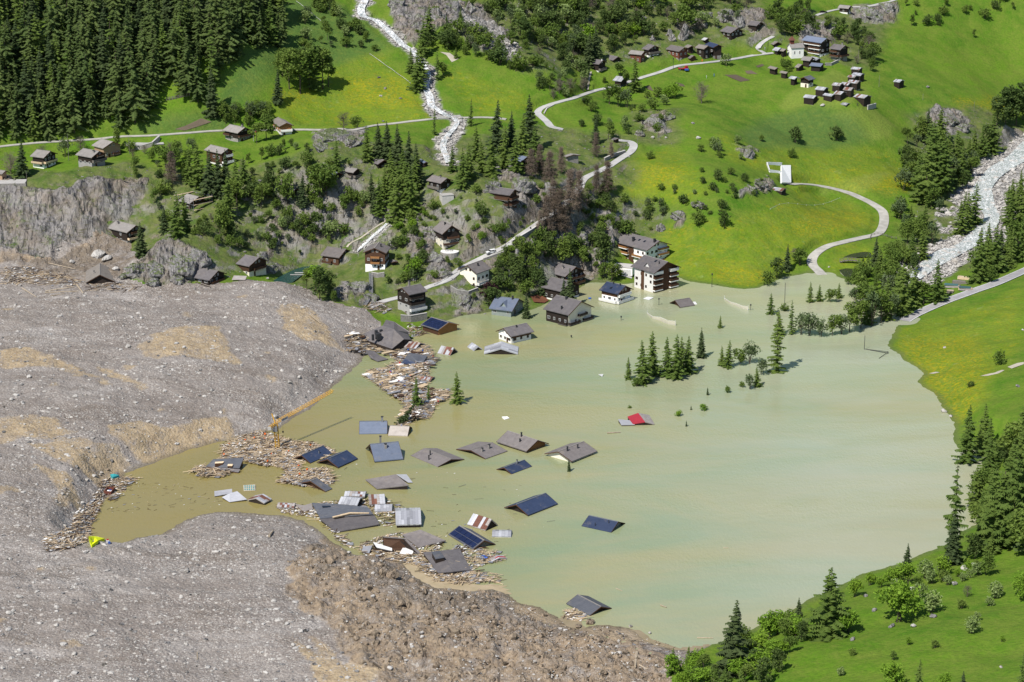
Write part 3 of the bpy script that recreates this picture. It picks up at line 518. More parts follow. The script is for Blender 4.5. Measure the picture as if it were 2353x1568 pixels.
def tag(o, label=None, cat=None, group=None, kind=None):
    if label: o['label'] = label
    if cat: o['category'] = cat
    if group: o['group'] = group
    if kind: o['kind'] = kind
    return o
def thing(name, label, cat, loc, rz=0.0, group=None):
    o = bpy.data.objects.new(name, None); COL.objects.link(o); o.location = loc; o.rotation_euler = (0, 0, rz); o.empty_display_size = 0.5
    return tag(o, label, cat, group)
def npmesh(name, V, F, mats, attrs=None, smooth=False):
    me = bpy.data.meshes.new(name); k = F.shape[1]
    me.vertices.add(len(V)); me.vertices.foreach_set('co', np.ascontiguousarray(V, np.float32).ravel())
    me.loops.add(F.size); me.loops.foreach_set('vertex_index', np.ascontiguousarray(F, np.int32).ravel())
    me.polygons.add(len(F)); me.polygons.foreach_set('loop_start', np.arange(0, F.size, k, dtype=np.int32)); me.polygons.foreach_set('loop_total', np.full(len(F), k, np.int32))
    me.polygons.foreach_set('use_smooth', np.full(len(F), smooth))
    for m in (mats if isinstance(mats, (list, tuple)) else [mats]): me.materials.append(MATS[m])
    for n, a in (attrs or {}).items():
        at = me.attributes.new(n, 'FLOAT', 'POINT'); at.data.foreach_set('value', np.ascontiguousarray(a, np.float32))
    me.update(); me.validate(); return me

# ------------------------------------------------------------------ ground sheets
RAS = dict(deb=M_deb, cliff=M_cliff, rough=M_rough, scrub=blur(M_scrub, 3), mud=M_mud, dark=M_roughd, shelf=M_shelf, yellow=blur(mask(YELLOW), 3), flower=blur(mask(FLOWER), 3), pale=blur(mask(PALE), 1), moor=blur(mask(MOOR), 4))
RAS['wet'] = np.where(SD > 0, 1 - sstep(0.3, 3.5, SD), 1.0)
RAS['mud'] = np.maximum(RAS['mud'], (fbm(RX, RY, 18, 4, 90) > 0.54) * 0.8 * M_deb)
gravel = np.zeros(RX.shape)
for k, w in (('creek', 4.8), ('lowcreek', 3.4), ('river', 13.0)):
    for x, y, z in PW[k][::2]:
        r = int(w + 4); i = int(x - GX0); j = int(y - GY0); i0, i1, j0, j1 = max(i - r, 0), min(i + r, RX.shape[1]), max(j - r, 0), min(j + r, RX.shape[0])
        if i0 < i1 and j0 < j1:
            d = np.sqrt((RX[j0:j1, i0:i1] - x) ** 2 + (RY[j0:j1, i0:i1] - y) ** 2) + fbm(RX[j0:j1, i0:i1], RY[j0:j1, i0:i1], 7, 2, 5) * 5
            gravel[j0:j1, i0:i1] = np.maximum(gravel[j0:j1, i0:i1], 1 - sstep(w - 1.5, w + 0.5, d))
gravel = np.maximum(gravel, mask([[(1060,20),(1100,40),(1150,80),(1195,125),(1170,138),(1120,110),(1080,70)], [(2140,520),(2160,470),(2230,420),(2280,440),(2250,520),(2170,590)], [(2150,560),(2200,540),(2230,560),(2170,590)], [(2250,400),(2330,330),(2353,350),(2353,450),(2310,480)]]) * (fbm(RX, RY, 9, 4, 44) > -0.22))
RAS['gravel'] = gravel * (1 - M_deb)
def fan():
    sl = np.concatenate([np.linspace(-1.0, -0.27, 46), np.linspace(-0.262, 0.262, 850), np.linspace(0.27, 1.0, 46)]); ys = []; y = 425.0
    while y < 1890: ys.append(y); y += max(0.42, 1.85 * y * y / (275 * FX)) if y < 1330 else (3.0 if y < 1450 else 10.0)
    ys = np.array(ys); Sx, Y = np.meshgrid(sl, ys); X = np.clip(Sx * Y * 1.04, -458, 458)
    return X, Y
FXX, FYY = fan()
def rs(a): return bil(a, FXX - GX0, FYY - GY0)
FZ = rs(HZ); A = {k: rs(v) for k, v in RAS.items()}
near = (np.abs(FXX / FYY) < .275) * sstep(3, 8, rs(SD)) * (1 - rs(ROADM))
FZ = FZ + near * (A['rough'] * (fbm(FXX, FYY, 1.6, 3, 101) * 0.9) + A['deb'] * fbm(FXX, FYY, 1.3, 2, 103) * 0.22 + A['cliff'] * (1 - A['deb']) * ridged(FXX * 1.4, FYY, 3.2, 3, 107) * 1.5 + A['scrub'] * fbm(FXX, FYY, 2.2, 3, 109) * 0.35)
nr, nc = FXX.shape; idx = np.arange(nr * nc).reshape(nr, nc)
quads = np.stack([idx[:-1, :-1], idx[:-1, 1:], idx[1:, 1:], idx[1:, :-1]], -1).reshape(-1, 4)
Vall = np.stack([FXX.ravel(), FYY.ravel(), FZ.ravel()], -1)
fd = A['deb'].ravel()[quads].mean(1) > 0.5; zmax = FZ.ravel()[quads].max(1)
keep = zmax > -2.2
def sheet(name, sel, m, keys):
    q = quads[sel]; u, inv = np.unique(q, return_inverse=True); o = put(name, npmesh(name, Vall[u], inv.reshape(-1, 4), m, {k: A[k].ravel()[u] for k in keys}))
    o['kind'] = 'structure'; return o
tag(sheet('hillside', (~fd) & keep, 'meadow_and_rock', ('cliff', 'scrub', 'yellow', 'flower', 'pale', 'moor', 'mud', 'wet', 'gravel')), 'green alpine slopes with yellow flower meadows and grey cliffs')
tag(sheet('landslide_debris', fd & keep, 'landslide_gravel', ('mud', 'rough', 'dark', 'shelf', 'wet')), 'broad grey tongue of landslide gravel and mud reaching the lake')
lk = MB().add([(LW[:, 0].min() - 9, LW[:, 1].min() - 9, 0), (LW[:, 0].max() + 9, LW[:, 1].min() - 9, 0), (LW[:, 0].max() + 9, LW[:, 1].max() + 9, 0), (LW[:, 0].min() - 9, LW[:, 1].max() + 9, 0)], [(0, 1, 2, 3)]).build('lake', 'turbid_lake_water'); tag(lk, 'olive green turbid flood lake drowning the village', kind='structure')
def ribbon(name, P, half, m, label, lift, th=0.25, skirt=True):
    P = np.asarray(P); t = np.gradient(P[:, :2], axis=0); t /= np.linalg.norm(t, axis=1)[:, None] + 1e-9; n = np.stack([-t[:, 1], t[:, 0]], -1)
    hw = half if np.ndim(half) else np.full(len(P), half)
    Lp = P[:, :2] + n * hw[:, None]; Rp = P[:, :2] - n * hw[:, None]; z = P[:, 2] + lift
    k = len(P); V = np.concatenate([np.c_[Lp, z], np.c_[Rp, z], np.c_[Lp, z - th], np.c_[Rp, z - th]])
    i = np.arange(k - 1); F = np.concatenate([np.stack([k + i, k + i + 1, i + 1, i], -1), np.stack([i, i + 1, 2 * k + i + 1, 2 * k + i], -1), np.stack([3 * k + i, 3 * k + i + 1, k + i + 1, k + i], -1)])
    o = put(name, npmesh(name, V, F, m)); return tag(o, label, kind='structure')
ribbon('road', PW['upper'], 1.5, 'road_gravel', 'narrow pale road running below the forest to the bridge', 0.06)
ribbon('road', PW['village'], 1.75, 'road_concrete', 'pale road curving down from the upper hamlet', 0.06)
ribbon('road', PW['bend'], 1.9, 'road_concrete', 'pale road with a hairpin bend descending to the debris edge', 0.06)
ribbon('road', PW['loop'], 1.5, 'road_concrete', 'short side road climbing beside the upper hamlet', 0.09)
ribbon('road', PW['top'], 1.3, 'road_concrete', 'narrow road along the retaining wall at the top', 0.06)
ribbon('road', PW['gravel'], 2.2, 'road_gravel', 'winding gravel track ending in the lake', 0.05)
ribbon('road', PW['asphalt'], 2.5, 'road_asphalt', 'straight grey asphalt road running into the lake at right', 0.06)
ribbon('path', PW['footpath'], 0.6, 'path_earth', 'pale footpath beside the small stream', 0.06)
ribbon('path', PW['lane'], 0.5, 'path_earth', 'short paved path below the hamlet', 0.06)
pa = PW['asphalt']; ta = np.gradient(pa[:, :2], axis=0); ta /= np.linalg.norm(ta, axis=1)[:, None]
for s in (-1, 1):
    q = pa.copy(); q[:, 0] += -ta[:, 1] * 2.3 * s; q[:, 1] += ta[:, 0] * 2.3 * s
    ribbon('road_marking', q, 0.09, 'white_paint', 'white edge line along the %s side of the asphalt road' % ('lake' if s < 0 else 'river'), 0.075, 0.01)
for k, hw, m, n, lb, lf in (('creek', 1.5, 'torrent_water', 'torrent', 'white mountain torrent rushing down to the bridge', 0.12), ('lowcreek', 0.8, 'torrent_water', 'torrent', 'lower stream beside the wooden chalets', 0.12), ('river', 4.6, 'river_water', 'river', 'pale rushing river at the right flowing into the lake', 0.1)):
    q_ = np.arange(len(PW[k])) * 1.0; w = hw * (1 + 0.55 * fbm(q_, q_ * 0 + 3.3, 24, 2, 6)); ribbon(n, PW[k], w, m, lb, lf, 0.4)
def pond(P, z, m, lb):
    c = np.array(P)[:, :2]; c = c.mean(0) + (c - c.mean(0)) * 1.06
    tag(MB().add([(x, y, z - 0.05) for x, y in c], [tuple(range(len(c)))]).build('pond', m), lb, kind='structure')
pond(*POND1, 'pond_water', 'narrow teal pool dammed behind the landslide'); pond(*POND2, 'dark_pond_water', 'dark upper pond in the meadow by the gravel track'); pond(*POND3, 'dark_pond_water', 'dark lower pond below the little wooden bridge')
# ------------------------------------------------------------------ buildings
PROT = []      # picture boxes kept clear of scattered trees
_win = {}
def window_mesh(w, h, fm):
    k = (round(w, 1), round(h, 1), fm)
    if k not in _win:
        a = MB(); t = 0.085
        for c, s in (((0, 0, h / 2 - t / 2), (w, 0.12, t)), ((0, 0, -h / 2 + t / 2), (w, 0.12, t)), ((-w / 2 + t / 2, 0, 0), (t, 0.12, h - 2 * t)), ((w / 2 - t / 2, 0, 0), (t, 0.12, h - 2 * t)), ((0, 0, 0), (0.08, 0.10, h - 2 * t))): a.box(c, s)
        b = MB().box((0, -0.02, 0), (w - 2 * t, 0.04, h - 2 * t))
        _win[k] = (a.mesh('window_frame', fm), b.mesh('window_pane', 'window_glass'))
    return _win[k]
def fit(p1, p2, p3, h, zfix=None):
    """ground plan from three picture points of the eaves: e1, e2 (shared corner), g"""
    B = hit(*p2, h=h) if zfix is None else at_z(*p2, zfix + h)
    ze = B[2]; Aw = at_z(*p1, ze); G = at_z(*p3, ze)
    d1 = (Aw - B)[:2]; d2 = (G - B)[:2]
    a1 = math.atan2(d1[1], d1[0]); a2 = math.atan2(d2[1], d2[0])
    da = (a2 - a1 + math.pi) % (2 * math.pi) - math.pi; s = 1 if da > 0 else -1
    err = da - s * math.pi / 2; b1 = a1 + err / 2; b2 = a2 - err / 2
    def ln(d, b0, b): 
        c0 = abs(d[0]); return c0 / abs(math.cos(b)) if abs(math.cos(b)) > 0.42 else float(np.hypot(*d))
    L = max(2.0, ln(d1, a1, b1)); W = max(2.0, ln(d2, a2, b2))
    u1 = np.array([math.cos(b1), math.sin(b1)]); u2 = np.array([math.cos(b2), math.sin(b2)])
    c = B[:2] + u1 * L / 2 + u2 * W / 2
    yaw = math.atan2(-u1[1], -u1[0])          # local +x runs from e1 to e2, local +y*side from e2 to g
    side = 1 if (-u1[0] * u2[1] + u1[1] * u2[0]) > 0 else -1
    return c, ze, L, W, yaw, side, B
TIN = ['tin_bright', 'tin_bright', 'tin_grey', 'tin_rust', 'tin_stain']
def house(label, t, p, h, name='chalet', cat='chalet', wall='dark_wood', base=None, hb=0.0, roof='slate_roof', ov=0.9, apex=None, pitch=23, win=True, wf='window_white', bal=(), bcol='brown_wood', chim=(), cmat='chimney_stone', tin=None, sheets=0, group=None, zfix=None, roofth=0.26, door=True, fascia='brown_wood', solar=None, dormer=None, gablewall=None, stilts=False, sky=(), tilt=(0, 0)):
    P3 = [T(*t, p[i], p[i + 1]) for i in (0, 2, 4)]
    c, ze, L, W, yaw, side, B = fit(*P3, h, zfix)
    k = ppm(B)
    if apex:
        a = T(*t, *apex); my = (P3[1][1] + P3[2][1]) / 2; rh = max(0.4, (my - a[1]) / k / math.cos(R(PITCH)))
        # the apex sits half way up the gable, farther along the gable line
    else: rh = math.tan(R(pitch)) * W / 2
    zb = ze - h
    o = thing(name, label, cat, (c[0], c[1], zb), yaw, group); o['sd'] = side
    if tilt != (0, 0): o.rotation_euler = (R(tilt[0]), R(tilt[1]), yaw)
    us = [q[0] for q in P3]; vs_ = [q[1] for q in P3]
    PROT.append((min(us), min(vs_) - rh * k * 1.05, max(us), max(vs_) + h * k * 0.95))
    iL, iW = max(0.8, L / 2 - ov), max(0.8, W / 2 - min(ov, 0.8)); f = rh / (W / 2)
    zw = h + (W / 2 - iW) * f - roofth      # wall top under the eaves
    Y = lambda y: y * side
    low = -3.5 if zfix is None else -2.0
    if hb > 0:
        MB().box((0, 0, (hb + low) / 2), (2 * iL, 2 * iW, hb - low)).build('base_wall', base or 'plaster', o)
        z0 = hb; e = 0.06
    else: z0 = low; e = 0.0
    gl, gw = iL + e, iW + e
    if stilts:
        for sx in (-1, 1):
            for sy in (-1, 1): MB().box((sx * (gl - 0.5), sy * (gw - 0.5), z0 + 0.35), (0.4, 0.4, 0.7)).build('stilt', 'grey_wood', o)
        z0 += 0.7
    w = MB(); ra = zw + gw * f
    prof = [(-gw, z0), (gw, z0), (gw, zw), (0, ra), (-gw, zw)]
    vs = [(-gl, y, z) for y, z in prof] + [(gl, y, z) for y, z in prof]
    w.add(vs, [(0, 1, 2, 3, 4), (9, 8, 7, 6, 5), (0, 5, 6, 1), (1, 6, 7, 2), (2, 7, 8, 3), (3, 8, 9, 4), (4, 9, 5, 0)]).build('wall', wall, o)
    if gablewall: 
        MB().add([(gl + 0.05, y * 0.995, z) for y, z in prof] + [(gl - 0.2, y * 0.995, z) for y, z in prof], [(0, 1, 2, 3, 4), (9, 8, 7, 6, 5)] + [(i, (i + 1) % 5, 5 + (i + 1) % 5, 5 + i) for i in range(5)]).build('gable_wall', gablewall, o)
    rm = MB()
    for s in ():
        y0 = s * W / 2
        rm.slab([(-L / 2, y0, h), (L / 2, y0, h), (L / 2, 0, h + rh), (-L / 2, 0, h + rh)] if s < 0 else [(L / 2, y0, h), (-L / 2, y0, h), (-L / 2, 0, h + rh), (L / 2, 0, h + rh)], roofth)
    k_ = math.cos(math.atan(f)); tv = roofth / k_; pr = [(-W / 2, h), (0, h + rh), (W / 2, h), (W / 2, h - tv), (0, h + rh - tv), (-W / 2, h - tv)]
    rm.add([(-L / 2, y, z) for y, z in pr] + [(L / 2, y, z) for y, z in pr], [(0, 1, 4, 5), (1, 2, 3, 4), (6, 11, 10, 7), (7, 10, 9, 8)] + [(i, (i + 1) % 6, 6 + (i + 1) % 6, 6 + i) for i in range(6)])
    ro = rm.build('roof', roof if not sheets else (tin or 'tin_grey'), o)
    rd = random.Random(hash(label) & 0xffff)
    rd = random.Random(sum(map(ord, label)))
    if sheets:
        for s in (-1, 1):
            n = sheets
            for q in range(n):
                xa = -L / 2 + L * q / n; xb = xa + L / n - 0.04; lf = 0.05 + 0.035 * (q % 2); ye = s * (W / 2 + rd.uniform(0, 0.15)); zz = h - (abs(ye) - W / 2) * f
                cuts = [0, 1] if rd.random() < 0.5 else [0, rd.uniform(0.3, 0.7), 1]
                for a0, a1 in zip(cuts[:-1], cuts[1:]):
                    pts = [(xa, ye * (1 - a0), zz + (h + rh - zz) * a0 + lf), (xb, ye * (1 - a0), zz + (h + rh - zz) * a0 + lf), (xb, ye * (1 - a1), zz + (h + rh - zz) * a1 + lf), (xa, ye * (1 - a1), zz + (h + rh - zz) * a1 + lf)]
                    MB().slab(pts if s < 0 else pts[::-1], 0.05).build('roof_sheet', rd.choice(tin_set(tin)), ro)
    if not sheets: MB().box((0, 0, h + rh + .03), (L + .06, .36, .12)).build('ridge_cap', 'metal_grey' if roof in ('navy_roof', 'bluegrey_roof') else 'chimney_stone', ro)
    if not sheets and fascia:
        for sx in (-1, 1):
            b = MB(); xo = sx * (L / 2 + 0.02); pr = [(-W / 2, h - 0.34), (0, h + rh - 0.34), (W / 2, h - 0.34), (W / 2, h - 0.02), (0, h + rh - 0.02), (-W / 2, h - 0.02)]
            b.add([(xo, y, z) for y, z in pr] + [(xo + sx * 0.08, y, z) for y, z in pr], [(0, 1, 4, 5), (1, 2, 3, 4), (6, 11, 10, 7), (7, 10, 9, 8)] + [(i, (i + 1) % 6, 6 + (i + 1) % 6, 6 + i) for i in range(6)]); b.build('bargeboard', fascia, o)
    hs = 2.55; nsto = max(0, int(h / hs))
    if win and h > 1.9:
        def place(face, along, z, ww=1.0, wh=1.15):
            fm, gm = window_mesh(ww, wh, wf if z > hb or hb == 0 else wf)
            ee = e if z > hb else 0.0
            if face == 'g': loc = (iL + ee + 0.03, along, z); rz = -math.pi / 2
            else: loc = (along, -side * (iW + ee + 0.03), z); rz = 0 if -side > 0 else math.pi
            fo = put('window', fm, o, loc, (0, 0, rz)); put('window_pane', gm, fo)
        for i in range(nsto):
            z = 1.5 + i * hs + (0 if h - nsto * hs < 1 else 0.3)
            for face, half in (('g', iW), ('e', iL)):
                n = max(1, int(2 * half / 2.7))
                for q in range(n):
                    al = (-half + (q + 0.5) * 2 * half / n)
                    if rd.random() < 0.16: continue
                    place(face, al, z, 1.0 if rd.random() < 0.7 else 1.5)
        if rh > 1.5:
            for al in ((-1.0, 1.0) if W > 8 else (0,)): place('g', al, h + rh * 0.28, 0.9, 1.0)
        if door and h > 2.4:
            MB().box((0, 0, 0), (0.12, 0.95, 2.0)).build('door', 'brown_wood', o, (iL + 0.02, side * iW * -0.35, 0.85))
    for face, z, x0, x1, *r_ in bal:
        dp = 1.25; bc = r_[0] if r_ else bcol
        if face == 'g':
            ya, yb = sorted((Y(-iW + 2 * iW * x0), Y(-iW + 2 * iW * x1))); cx, cy, sx, sy = iL + e + dp / 2, (ya + yb) / 2, dp, yb - ya
        else:
            xa, xb = -iL + 2 * iL * x0, -iL + 2 * iL * x1; cx, cy, sx, sy = (xa + xb) / 2, Y(-(iW + e + dp / 2)), xb - xa, dp
        bo = MB().box((cx, cy, z), (sx, sy, 0.45 if name == 'apartment_building' else 0.18)).build('balcony', 'plaster' if bc in ('plaster', 'concrete') or name == 'apartment_building' else 'grey_wood', o)
        rl = MB(); t_ = 0.1
        if face == 'g': segs = (((cx + dp / 2, cy), (t_, sy)), ((cx, cy - sy / 2 + t_ / 2), (dp - t_, t_)), ((cx, cy + sy / 2 - t_ / 2), (dp - t_, t_)))
        else: segs = (((cx, cy - side * dp / 2), (sx, t_)), ((cx - sx / 2 + t_ / 2, cy), (t_, dp - t_)), ((cx + sx / 2 - t_ / 2, cy), (t_, dp - t_)))
        for (ax, ay), (bx, by) in segs: rl.box((ax, ay, z + 0.62), (bx, by, 0.85))
        rl.build('railing', bc, bo)
    for fx, fy, hh, ww in chim:
        yy = -side * W / 2 * fy; xx = -L / 2 + L * fx; zz = h + rh * (1 - fy)
        ch = MB().box((xx, yy, zz + hh / 2 - 0.5), (ww, ww, hh + 1)).build('chimney', cmat, ro)
        MB().box((xx, yy, zz + hh + 0.1), (ww * 1.35, ww * 1.35, 0.14)).build('chimney_cap', 'metal_dark', o)
    for fx, fy in sky:
        yy = -side * W / 2 * fy; xx = -L / 2 + L * fx; zz = h + rh * (1 - fy)
        q = MB(); a_ = math.atan(f); q.slab([(xx - 0.5, yy - 0.6, zz + 0.1 - side * 0.6 * f * -1 * (1 if side > 0 else 1) * (1) + 0), (xx + 0.5, yy - 0.6, zz + 0.1 + (-0.6 * side * f) * 1), (xx + 0.5, yy + 0.6, zz + 0.1 + 0.6 * side * f), (xx - 0.5, yy + 0.6, zz + 0.1 + 0.6 * side * f)] if False else
            [(xx - 0.5, yy - 0.6, zz + 0.12 - 0.6 * side * f), (xx + 0.5, yy - 0.6, zz + 0.12 - 0.6 * side * f), (xx + 0.5, yy + 0.6, zz + 0.12 + 0.6 * side * f), (xx - 0.5, yy + 0.6, zz + 0.12 + 0.6 * side * f)], 0.08).build('skylight', 'window_glass', o)
    if solar:
        nx, ny, ua, ub = solar
        for i in range(nx):
            for j in range(ny):
                a0 = ua + (ub - ua) * i / nx; a1 = ua + (ub - ua) * (i + 0.94) / nx; b0 = 0.05 + 0.9 * j / ny; b1 = 0.05 + 0.9 * (j + 0.93) / ny
                pt = [(-L / 2 + L * aa, -side * W / 2 * (1 - bb), h + rh * bb + 0.14) for aa, bb in ((a0, b0), (a1, b0), (a1, b1), (a0, b1))]
                MB().slab(pt, 0.05).build('solar_panel', 'solar_cell', ro)
    if dormer:
        for dx, dw in dormer:
            xx = -L / 2 + L * dx; d = MB(); y1 = -side * W * 0.36; z1 = h + rh * 0.28; y2 = -side * W * 0.10; zr = h + rh * 0.80
            d.add([(xx - dw, y1, z1), (xx + dw, y1, z1), (xx, y1, zr), (xx - dw, y2, z1 + 0.3), (xx + dw, y2, z1 + 0.3), (xx, y2, zr)], [(0, 1, 2), (3, 5, 4), (0, 3, 4, 1)])
            dm = d.build('dormer', wall, ro)
            q = MB(); yo = y1 - side * 0.5
            q.slab([(xx - dw - 0.4, yo, z1 - 0.15), (xx, yo, zr + 0.2), (xx, y2, zr + 0.2), (xx - dw - 0.4, y2, z1 - 0.15)], 0.15); q.slab([(xx + dw + 0.4, yo, z1 - 0.15), (xx, yo, zr + 0.2), (xx, y2, zr + 0.2), (xx + dw + 0.4, y2, z1 - 0.15)], 0.15)
            q.build('dormer_roof', roof, o)
    return o
def tin_set(t):
    return {None: TIN, 'white': ['tin_bright', 'tin_bright', 'tin_bright', 'tin_grey'], 'rust': ['tin_rust', 'tin_rust', 'tin_stain', 'tin_bright'], 'mixed': ['tin_bright', 'tin_rust', 'tin_stain', 'tin_bright'], 'grey': ['tin_grey', 'tin_bright', 'tin_grey'], 'red': ['tin_bright', 'tin_stain', 'tin_red', 'tin_bright', 'tin_rust']}.get(t if t in ('white', 'rust', 'mixed', 'grey', 'red') else None, TIN)
def H(*a, **k):
    if k.get('sheets') and k.get('tin') in ('white', 'rust', 'mixed', 'grey', 'red'):
        t0 = k['tin']; k['tin'] = t0
    return house(*a, **k)
MATS.update(white=MATS['tin_bright'], rust=MATS['tin_stain'], mixed=MATS['tin_stain'], grey=MATS['tin_grey'], red=MATS['tin_stain'])
C1 = ((0.5, 0.3, 1.0, 0.7),)
# upper left terrace
H('tan plastered house with grey roof above the white balcony chalet', (0,0), (838,1340,948,1365,1125,1338), 5.0, name='house', cat='house', wall='tan_plaster', roof='lightgrey_roof', bal=(('g',1.2,.5,.9),))
H('dark chalet with long white balcony, in front of the tan house', (0,0), (690,1425,842,1450,985,1418), 4.6, base='grey_plaster', hb=1.9, roof='lightgrey_roof', bal=(('g',2.1,0,1,'grey_wood'),('g',4.2,.3,.8)), chim=((.8,.3,.8,.7),))
H('dark chalet with pale wooden balcony beside a tall spruce, far left', (0,0), (275,1435,402,1452,532,1412), 5.3, base='plaster', hb=2.0, roof='lightgrey_roof', bal=(('g',2.2,0,1,'pale_wood'),('e',2.2,0,1,'pale_wood')))
H('house corner with grey roof cut by the left picture edge', (0,0), (-150,1560,20,1600,95,1570), 3.6, name='house', cat='house', wall='tan_plaster', roof='lightgrey_roof')
H('dark chalet with a flag, beside the forest road', (0,0), (2048,1190,2185,1225,2325,1190), 4.6, base='stone', hb=1.7, roof='lightgrey_roof', chim=((.85,.05,1.3,.8),), bal=(('g',2.2,0,1),('e',2.6,0,.5)))
H('tall brown chalet with white balconies half hidden by trees', (0,0), (1890,1350,2035,1415,2170,1370), 6.6, wall='brown_wood', base='plaster', hb=1.6, roof='lightgrey_roof', bal=(('g',1.8,0,1,'plaster'),('g',4.6,.2,.9,'plaster')))
H('wooden house with mossy roof behind broadleaf trees near the upper road', (1,0), (-10,1135,215,1165,340,1172), 4.2, wall='orange_wood', roof='weathered_roof', base='plaster', hb=1.4, bal=(('g',1.6,0,1,'plaster'),))
H('dark chalet roof among the tall spruces below the meadow', (1,0), (1045,1470,1122,1510,1237,1480), 3.2, roof='slate_roof')
H('dark chalet with white base and grey wood balcony above blue roofed one', (1,1), (735,-3,895,20,972,0), 4.6, base='plaster', hb=1.8, roof='lightgrey_roof', bal=(('g',2.0,0,1,'grey_wood'),('e',2.0,.2,1,'grey_wood')), chim=((.6,.1,.9,.6),))
H('chalet with bluish solar roof and white base among trees', (1,1), (570,38,700,60,806,42), 5.2, base='plaster', hb=2.0, roof='bluegrey_roof', bal=(('g',2.2,0,1,'grey_wood'),))
H('small blue grey roof at the foot of the spruce row', (1,0), (1518,1470,1545,1500,1572,1496), 2.5, name='shed', cat='shed', roof='bluegrey_roof', win=False)
H('weathered chalet half hidden behind a dark spruce and broadleaf trees', (1,1), (262,190,335,205,412,150), 3.8, base='plaster', hb=1.2, roof='lightgrey_roof')
# left cliff foot and debris edge
H('dark chalet with pale balcony at the foot of the cliff', (0,1), (986,524,1167,572,1335,528), 5.6, apex=(1262,505), base='stone', hb=1.6, roof='lightgrey_roof', bal=(('g',1.9,0,1,'pale_wood'),('g',4.3,.2,.8),), chim=((.25,.3,.9,.7),))
H('grey roof of a house buried up to the eaves by debris', (0,1), (778,925,787,1032,1055,1022), 1.0, name='buried_house', cat='house', apex=(915,960), roof='weathered_roof', win=False, chim=((.6,.4,.9,.5),))
H('dark chalet with grey roof standing right behind the debris crest', (0,1), (1727,970,1925,1008,2090,938), 2.6, roof='slate_roof', apex=(2010,918), chim=((.55,.1,1.0,.7),), bal=(('g',.3,.1,.9),))
H('brown chalet with white base beside the teal pool', (0,1), (2170,845,2290,882,2478,807), 5.0, wall='brown_wood', base='cream_plaster', hb=2.2, roof='slate_roof', bal=(('g',2.4,.2,.9),))
SCAF = H('house under renovation wrapped in scaffolding on the bluff', (0,1), (1645,262,1745,305,1925,245), 3.4, name='house', cat='house', wall='brown_wood', roof='lightgrey_roof')
# chalets round the bend
H('brown chalet with wide grey roof beside the teal pool outlet', (1,1), (592,775,765,802,893,737), 3.8, wall='brown_wood', roof='brown_roof', bal=(('e',.6,0,.6),), chim=((.75,.05,.9,.7),))
H('red brown chalet with orange balconies above the metal stairs', (1,1), (1232,705,1197,762,982,752), 7.4, apex=(1084,712), wall='brown_wood', base='plaster', hb=2.3, roof='brown_roof', bal=(('g',2.5,.25,.7,'orange_wood'),('g',4.9,.25,.7,'orange_wood')), chim=((.5,.35,1.0,.5),), cmat='metal_dark', ov=0.8)
H('tall dark chalet with brown balconies above a round stone terrace', (1,1), (1620,540,1712,585,1890,562), 7.6, apex=(1785,505), base='cream_plaster', hb=4.6, roof='brown_roof', bal=(('g',2.4,0,1,'brown_wood'),('g',4.9,.25,.95,'brown_wood')), chim=((.5,.2,.9,.5),), cmat='metal_dark')
H('small dark chalet with white lower floor on the grassy knoll', (1,1), (1565,88,1700,118,1812,90), 6.2, base='plaster', hb=3.2, roof='brown_roof', bal=(('e',3.2,0,1,'grey_wood'),), chim=((.6,.1,.8,.6),))
H('large brown chalet on the rocky bluff above the road', (1,1), (2140,195,2335,228,2421,184), 7.2, wall='brown_wood', roof='slate_roof', bal=(('e',2.2,.2,1),('e',4.6,.2,1),('g',2.2,0,1),('g',4.6,0,1)), chim=((-.06,.3,1.4,.9),), cmat='plaster')
H('white house with grey roof below the jeep road', (1,1), (2165,902,2030,950,1850,915), 7.0, apex=(1925,872), name='house', cat='house', wall='cream_plaster', base='stone', hb=1.6, roof='brown_roof', bal=(('e',1.8,.2,1,'plaster'),), chim=((.5,.35,1.0,.5),), cmat='metal_dark', wf='window_brown')
H('tall dark five storey house on stone base beside the debris', (1,1), (1577,1108,1405,1145,1280,1098), 9.6, name='house', cat='house', base='grey_plaster', hb=5.0, roof='slate_roof', bal=(('e',2.4,0,1,'plaster'),('e',4.9,.1,1,'dark_wood'),('e',7.3,.2,1,'dark_wood')), chim=((.5,-.3,1.2,.7),), ov=0.7)
H('wooden boathouse with solar panel roof standing in the water', (1,1), (1515,1405,1675,1468,1868,1403), 2.4, name='boathouse', cat='boathouse', apex=(1775,1390), wall='brown_wood', gablewall='orange_wood', roof='dark_roof', solar=(8,4,.04,.97), zfix=0.0, win=False, ov=.6, fascia='orange_wood')
H('small open shed beside the orange balcony chalet', (1,1), (1215,832,1245,845,1306,842), 1.9, name='shed', cat='shed', roof='slate_roof', win=False, pitch=12)
H('blue roofed grey house with dormer at the lake edge', (1,1), (2140,1255,2355,1293,2434,1208), 2.6, name='house', cat='house', apex=(2388,1178), wall='dull_plaster', roof='bluegrey_roof', dormer=((.55,1.3),), chim=((.75,.08,1.2,.6),), cmat='metal_dark', zfix=0.3)
H('white gabled house with brown balcony standing deep in the lake', (1,1), (2556,1480,2342,1528,2205,1475), 3.2, name='house', cat='house', apex=(2285,1448), wall='brown_wood', base='plaster', hb=2.0, gablewall='plaster', roof='slate_roof', zfix=0.0, wf='window_brown', chim=((.5,.2,.7,.4),), cmat='metal_dark')
